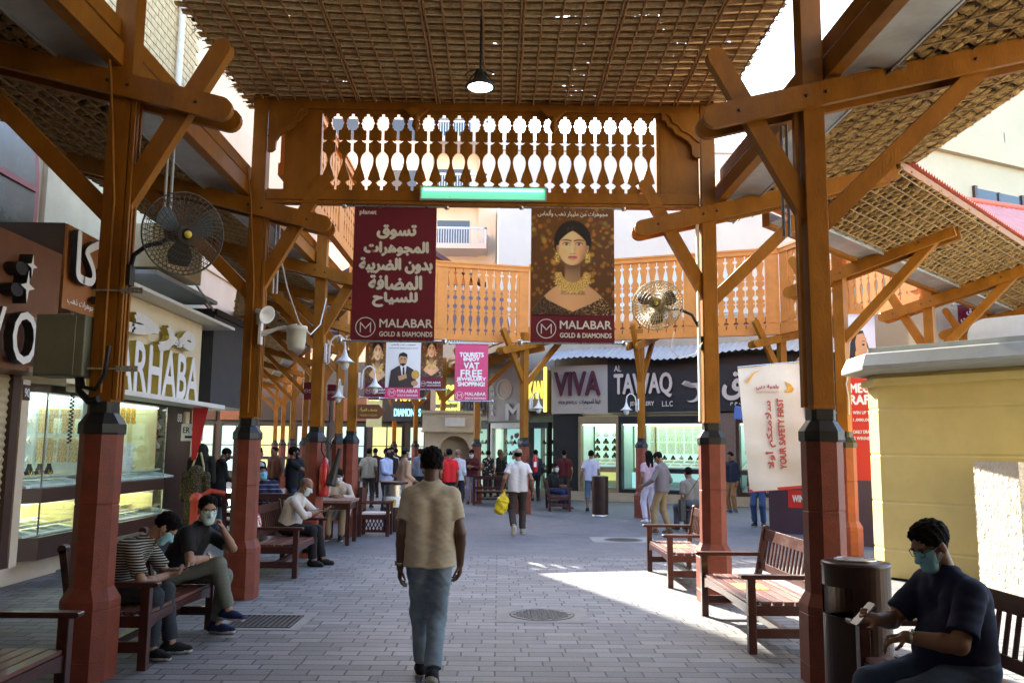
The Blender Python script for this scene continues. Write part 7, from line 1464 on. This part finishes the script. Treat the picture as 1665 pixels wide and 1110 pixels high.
J = person('seated man in a charcoal T-shirt with mask and glasses, legs crossed, chin on his hand', (-2.98,8.18,0), -H2, dict(top='#1b1b1e', legs='#6d7167', shoes='#141d4a', hair='thick', mask='#c3dcdc', glasses=True, seat=True, lean=.44, hunch=.4, habs=(-1.0,.15,.0), pelvis=(0,0,.535), twist=-.25,
    handL=(-.01,.42,.955), handR=(.08,.36,.70), elbL=(-.1,1,-.7), elbR=(1,-.2,-.5), footL=(-.06,.40,.088), footR=(.02,.52,.225), kneeL=(-.1,1,.3), kneeR=(-.05,1,1.2), toeL=(.1,1,.02), toeR=(.25,1,-.05), hdirL=(.25,-.3,.85), palmL=(.5,-.7,0), curlL=.9, hdirR=(-.6,.6,-.1), palmR=(0,-.2,-1), curlR=.5, sleeve=.72, watch='R', watchdir=(0,.2,1), skin='light', seed=5), .0075)
J = person('older balding man in a white patterned shirt sitting with a phone', (-3.10,12.95,0), -H2-.12, dict(top=spots('speckled_shirt', '#cfc9c2', '#6b6560', 60, .22), legs='#16161c', shoes='#15130f', sole=SOLED, hair='bald', mask='#cfe0e2', seat=True, lean=.30, hunch=.4, habs=(.0,.55,0), pelvis=(0,0,.54), handL=(-.05,.52,.80), handR=(.05,.50,.78), elbL=(-1,-.3,-.8), elbR=(1,-.3,-.8), footL=(-.09,.52,.088), footR=(.10,.44,.088), hdirL=(.2,1,.1), hdirR=(-.2,1,.1), palmL=(0,-.2,1), palmR=(0,-.2,1), sleeve=1.45, belly=.03, seed=6), .011)
phone('dark phone held by the older man in the patterned shirt', J['root'], (J['hL']+J['hR'])/2+V3(0,.12,.03), (0,.8,.35), (0,-.4,.9))
J = person('heavy man in a navy polo shirt sitting in the shade with a phone', (2.46,4.66,0), H2+.1, dict(top='#10173a', collar='#10173a', legs=mat('jeans_dark', (.04,.07,.135), .9, .25, 7, .4, 300, bdist=.003), shoes='#1a1a1c', hair='thick', mask='#8cc8dc', glasses=True, seat=True, lean=.06, hunch=.45, habs=(.10,.50,0), pelvis=(0,.02,.585), wide=1.18, belly=.075, arm=1.18, sleeve=.80, loose=.012,
    handR=(.06,.45,.83), handL=(-.10,.38,.775), elbR=(1,-.5,-.8), elbL=(-1,-.7,-.3), footL=(-.16,.56,.088), footR=(.18,.60,.088), kneeL=(-.25,1,.9), kneeR=(.25,1,.9), hdirR=(-.05,1,.25), palmR=(-.8,.2,.3), hdirL=(.35,1,-.25), palmL=(.1,-.2,-1), curlL=.5, curlR=.7, watch='L', watchdir=(-.6,0,.8), legw=1.12, skin='mid', seed=7), .0075)
phone('grey phone held upright by the heavy man in the navy polo', J['root'], J['hR']+V3(-.03,.085,.035), (0,-.62,.62), (0,-.75,-.6), mat('phone_grey', (.16,.16,.17), .3, 0, bump=0))
# --- middle distance
def standing(label, x, y, rz, top, legs, shoes='#1a1a1a', res=.016, **k):
    st = dict(top=top, legs=legs, shoes=shoes); st.update(k); return person(label, (x,y,0), rz, st, res)
J = standing('man in a white T-shirt and cap walking away with a yellow bag', .40,17.75, .06, mat('tee_white', (.60,.58,.57), .9, .08, 9, .3, 300), '#3a302b', '#8a857c', .010, hair='cap', capcol='#8c7c68', backview=True, footL=(-.10,-.26,.19), footR=(.11,.16,.088), toeL=(-.05,.65,-.8), toeR=(.15,1,0), kneeL=(-.1,1,0), handL=(-.33,.02,.90), handR=(.31,-.02,.88), curlL=.9, sleeve=.6, fold=.004, size=1.02, legw=1.05)
t = thing('shopping_bag', 'crumpled yellow plastic bag carried by the man in the cap', 'bag', (.10,17.72,.42)); P, F = grow([cap((.03,0,.44),(.0,0,.30),.02,.06,.06),cap((-.03,0,.26),(-.09,0,.08),.10,.09,.06),cap((.04,0,.24),(-.02,0,.06),.09,.085,.06)], .011, (), .012, 4); link_mesh('sack', P, F, mat('yellow_plastic', (.70,.52,.01), .3, .12, 9, .3, 60), t)
b = MB(); b.tube([(-.01,0,.40),(.05,0,.50),(.07,0,.44)], .008, 6); b.build('handle', bpy.data.materials['yellow_plastic'], t)
standing('man in a grey long-sleeved top and khaki trousers looking down', 3.42,18.2, .95, '#6f6a6d', '#8f7c5c', '#5a4a38', .011, sleeve=1.85, hpitch=.6, handL=(-.30,.28,.98), handR=(.27,.10,.92), elbL=(-.5,-1,-.2), backview=True, footL=(-.09,.12,.088), footR=(.10,-.12,.088), hdirL=(-.2,1,-.3))
standing('man in tan trousers and a navy shirt by the far lit windows', 6.62,24.6, 2.2, '#151c33', '#8a6440', '#3a4a66', .016, sleeve=1.9, handR=(.22,.30,1.10), elbR=(.6,-1,-.3), hpitch=.3)
standing('man in a white T-shirt and denim shorts behind the lone bronze bin', 2.62,24.6, -.12, '#c3bfd2', '#5b6d86', '#1c1c20', .015, leglen=.35, backview=True, sleeve=.65, handL=(-.30,-.02,.86))
standing('man in a maroon shirt seen from behind at the dark shop bay', 2.12,28.0, .05, '#4a0f17', '#3b3532', res=.018, backview=True, sleeve=.7, wide=1.06)
standing('person with a pink top and white trousers half hidden by the man in grey', 3.62,20.9, .3, '#b99aa6', '#cfcad8', '#d8d4d0', .018, backview=True, fem=True, hair='long')
J = person('person in a grey vest with a shoulder bag strap, sitting back to us', (4.15,18.6,0), .35, dict(top='#7b756c', legs='#4f5560', shoes='#20201f', seat=True, pelvis=(0,0,.60), lean=.2, hair='short', backview=True, footL=(-.12,.45,.088), footR=(.12,.45,.088), sleeve=.8, wide=1.1), .014)
t = thing('shoulder_bag', 'black shoulder bag with a diagonal strap on the person in the grey vest', 'bag', (4.02,18.35,.62)); b = MB(); b.beam((.28,-.02,.62),(-.13,-.04,.05), .012, .035, up=(0,1,0)); b.build('strap', M_BLACK, t); b = MB(); b.box((-.15,0,-.14),(.14,.10,.46), .3); b.build('pouch', M_BLACK, t, bevel=.02)
b = MB(); b.box((.3,0,.0),(.36,.36,.04)); b.box((0,0,0),(.01,.01,.01)); t = thing('stool', 'low stool under the person in the grey vest', 'stool', (4.15,18.6,0)); b = MB(); b.lathe([(.19,.44),(.19,.49),(0,.49)], n=18); b.build('seat', M_BENCH, t)
for k in range(3): a = 2*PI*k/3; b = MB(); b.tube([(.15*math.cos(a),.15*math.sin(a),.44),(.19*math.cos(a),.19*math.sin(a),0)], .02, 7); b.build('leg', M_BENCH, t)
standing('person in jeans hidden behind the safety flag', 6.05,20.2, 2.6, '#6a1f1c', '#3a5074', '#26262a', .018, sleeve=1.8)
standing('man in a thobe and pale cap standing near the lattice chair', -2.22,20.6, -1.05, mat('thobe_tan', (.46,.29,.18), .9, .08, 8, .3, 280), '#a98a6a', '#2c1c16', .014, skirt=.22, hair='skullcap', capcol='#22201f', mask='#c9d7e4', sleeve=1.92, flare=.02, handR=(.18,.20,.95), size=1.03)
standing('man in a brown checked shirt seen from behind', -1.86,24.5, .2, stripes('checked_shirt', '#3a221b', '#7d6152', .085, .80, 2, two=(0,.085)), '#2a2a2e', res=.016, backview=True, sleeve=1.5, handL=(-.2,.2,1.0))
standing('man in a bright red T-shirt partly hidden by the walking man', -1.28,22.6, .25, mat('tee_red', (.62,.012,.016), .85, .08, 9, .2, 280), '#20222c', res=.016, backview=True, sleeve=.7)
standing('man in a white long-sleeved shirt beside the red T-shirt', -1.12,23.9, -.3, '#c2c0c8', '#23252e', res=.016, backview=True, sleeve=1.4, hair='none')
standing('man in a maroon shirt and pale grey trousers looking at his phone', -.84,27.2, PI-.1, '#4c1519', '#8b8592', '#3a2a24', .015, mask='#d8dade', hpitch=.5, sleeve=1.8, handL=(-.04,.28,1.18), handR=(.06,.28,1.16), elbL=(-1,-.5,-.6), elbR=(1,-.5,-.6), size=1.0)
standing('woman in a short black dress with white flowers', -.36,30.6, .1, spots('flower_dress', '#121113', '#b9b3a6', 13, .30), '#101012', '#141414', .016, skirt=.74, flare=.13, fem=True, hair='bun', backview=True, sleeve=.4, size=.95)
standing('woman with light brown long hair and a dark coat', .06,31.6, .9, '#191618', '#2b2523', '#141414', .016, fem=True, hair='long', hairmat=mat('brown_hair', (.16,.085,.045), .6, .3, 30, .6), backview=True, sleeve=1.9, skirt=.9)
standing('man in a cream polo shirt and brown trousers seen from behind, left group', -3.75,25.2, -.1, '#b5ab96', '#4a3c33', '#1c1816', .014, backview=True, sleeve=.7, wide=1.05, handL=(-.28,.0,.87))
standing('man with a beard and black mask in a dark maroon jacket', -3.05,24.6, PI+.5, '#1f0f13', '#1a1a1e', res=.015, mask='#101012', sleeve=1.9, hair='thick', size=1.03)
standing('man in a light blue shirt with a black mask', -2.95,22.9, -2.2, '#a9b6d6', '#1d2440', '#151515', .015, mask='#121214', sleeve=1.9, handR=(.12,.32,1.02))
standing('dark dressed man passing behind the orange columns', -4.4,26.4, .4, '#2a1014', '#16161a', res=.02, backview=True, sleeve=1.9)
J = person('young man with a white mask in a pale kurta sitting behind the wooden table', (-3.02,16.72,0), PI, dict(top=mat('kurta_pale', (.52,.42,.33), .9, .08, 8, .25, 280), collar=True, skirt=.36, legs='#9a8a72', shoes='#2a201c', hair='thick', mask='#d6d8da', seat=True, lean=.16, habs=(PI*0+.0,.45,0), pelvis=(0,0,.54), handL=(-.10,.42,.80), handR=(.10,.42,.80), elbL=(-1,-.4,-.5), elbR=(1,-.4,-.5), footL=(-.12,.42,.088), footR=(.12,.42,.088), sleeve=1.92), .012)
b = MB(); b.box((-2.99,16.2,.792),(.075,.15,.01), .2); ob = b.build('phone', PHONEM); tag(ob, 'dark phone lying on the worn wooden table', 'phone')
t = thing('stool', 'stool behind the wooden table carrying the man in the kurta', 'stool', (-3.02,16.75,0)); b = MB(); b.b2(-.2,.2,-.2,.2,.39,.43); b.build('seat', M_BENCH, t)
for sx in (-.17,.17):
    for sy in (-.17,.17): b = MB(); b.b2(sx-.02,sx+.02,sy-.02,sy+.02,0,.39); b.build('leg', M_BENCH, t)
J = person('man in a navy striped polo with a blue mask, leaning back on a bench end', (-4.05,15.6,0), PI+.35, dict(top=stripes('navy_stripes', '#131a38', '#8e93ad', .075, .86, 2), legs='#4a4238', shoes='#1c1c1c', hair='short', mask='#79b7d4', seat=True, lean=-.12, side=.22, pelvis=(0,0,.60), handL=(-.3,.25,.55), handR=(.25,.3,.62), footL=(-.12,.5,.088), footR=(.14,.5,.088), sleeve=.9), .012)
bench('bench in the shade behind the left gate column, where the man in striped polo sits', (-4.05,15.75), H2, 1.5)
standing('man in a navy T-shirt and denim shorts holding up a phone', -4.35,18.4, -1.25, '#12141c', '#2c3e55', '#1a1a1a', .013, mask='#151517', leglen=.38, handL=(-.10,.44,1.36), handR=(.12,.42,1.34), elbL=(-.7,-.2,-1), elbR=(.7,-.2,-1), hair='thick')
standing('man in a black cap and dark jacket behind the striped polo', -4.95,17.8, PI-.3, '#101116', '#191a20', res=.014, mask='#141416', hair='cap', capcol='#121215', sleeve=1.9)
standing('man in a pale blue shirt half hidden by the left gate column', -4.60,16.6, -.8, '#9aa5b8', '#4e6080', res=.014, backview=True, sleeve=.8)
J = standing('shopkeeper in a black gown with gold trim bending at the dark shopfront', -5.55,17.3, -.9, '#0e0d0e', '#70809a', res=.012, sleeve=1.9, hpitch=.55, lean=.12, handL=(-.1,.36,1.05), handR=(.08,.36,1.03), skirt=.55, mask='#121214', hair='short')
J = person('seated man in a dark jacket with a white mask on the end-on bench', (1.58,25.55,0), -H2-.6, dict(top='#14181c', legs='#20325c', shoes='#5a3a34', hair='short', mask='#dadcde', seat=True, lean=.12, pelvis=(0,0,.54), footL=(-.12,.48,.088), footR=(.12,.5,.088), handL=(-.1,.35,.68), handR=(.1,.35,.68), sleeve=1.9), .015)
for i, (x, y, rz, c, l) in enumerate(((-5.6,24,.3,'#1c2430','distant man in dark blue deep in the left colonnade'),(-6.9,27,PI,'#5a5a5c','distant man in grey deep in the left colonnade'),(-2.7,30,PI+.2,'#7a746a','distant man in beige between the far columns'),(-3.9,33,.2,'#20242c','distant man in black between the far columns'),(-1.7,29.2,PI-.4,'#8f2a22','distant man in brick red near the arched booth'),
    (-2.45,27.2,.3,'#6d7686','distant man in slate blue behind the checked shirt'),(-3.5,28.6,PI,'#c9c2b4','distant man in ivory behind the group by the lattice chair'),(-4.3,30.4,.5,'#3a1518','distant man in dark wine red between the left columns'),(-2.95,34,PI-.3,'#39506e','distant man in denim blue at the end of the street'),(-5.15,22.2,.9,'#171a22','man in black walking left behind the lantern column'),(-4.75,23.4,-.6,'#b7b3ad','man in pale grey behind the lantern column'),(-1.45,33.2,.1,'#2b3a2e','distant man in dark green beside the booth'),(.35,34,PI+.3,'#54504c','distant man in taupe at the pale lit window'),(1.25,29.3,.2,'#23263a','man in dark indigo standing at the first dark bay'),(-3.95,21.9,.2,'#20242b','man in charcoal in front of the far left colonnade'),(-6.3,24.5,PI-.5,'#7c4a2a','man in rust brown deep in the left colonnade'))):
    standing(l, x, y, rz, c, '#23242a', res=.022, sleeve=1.8, backview=True)
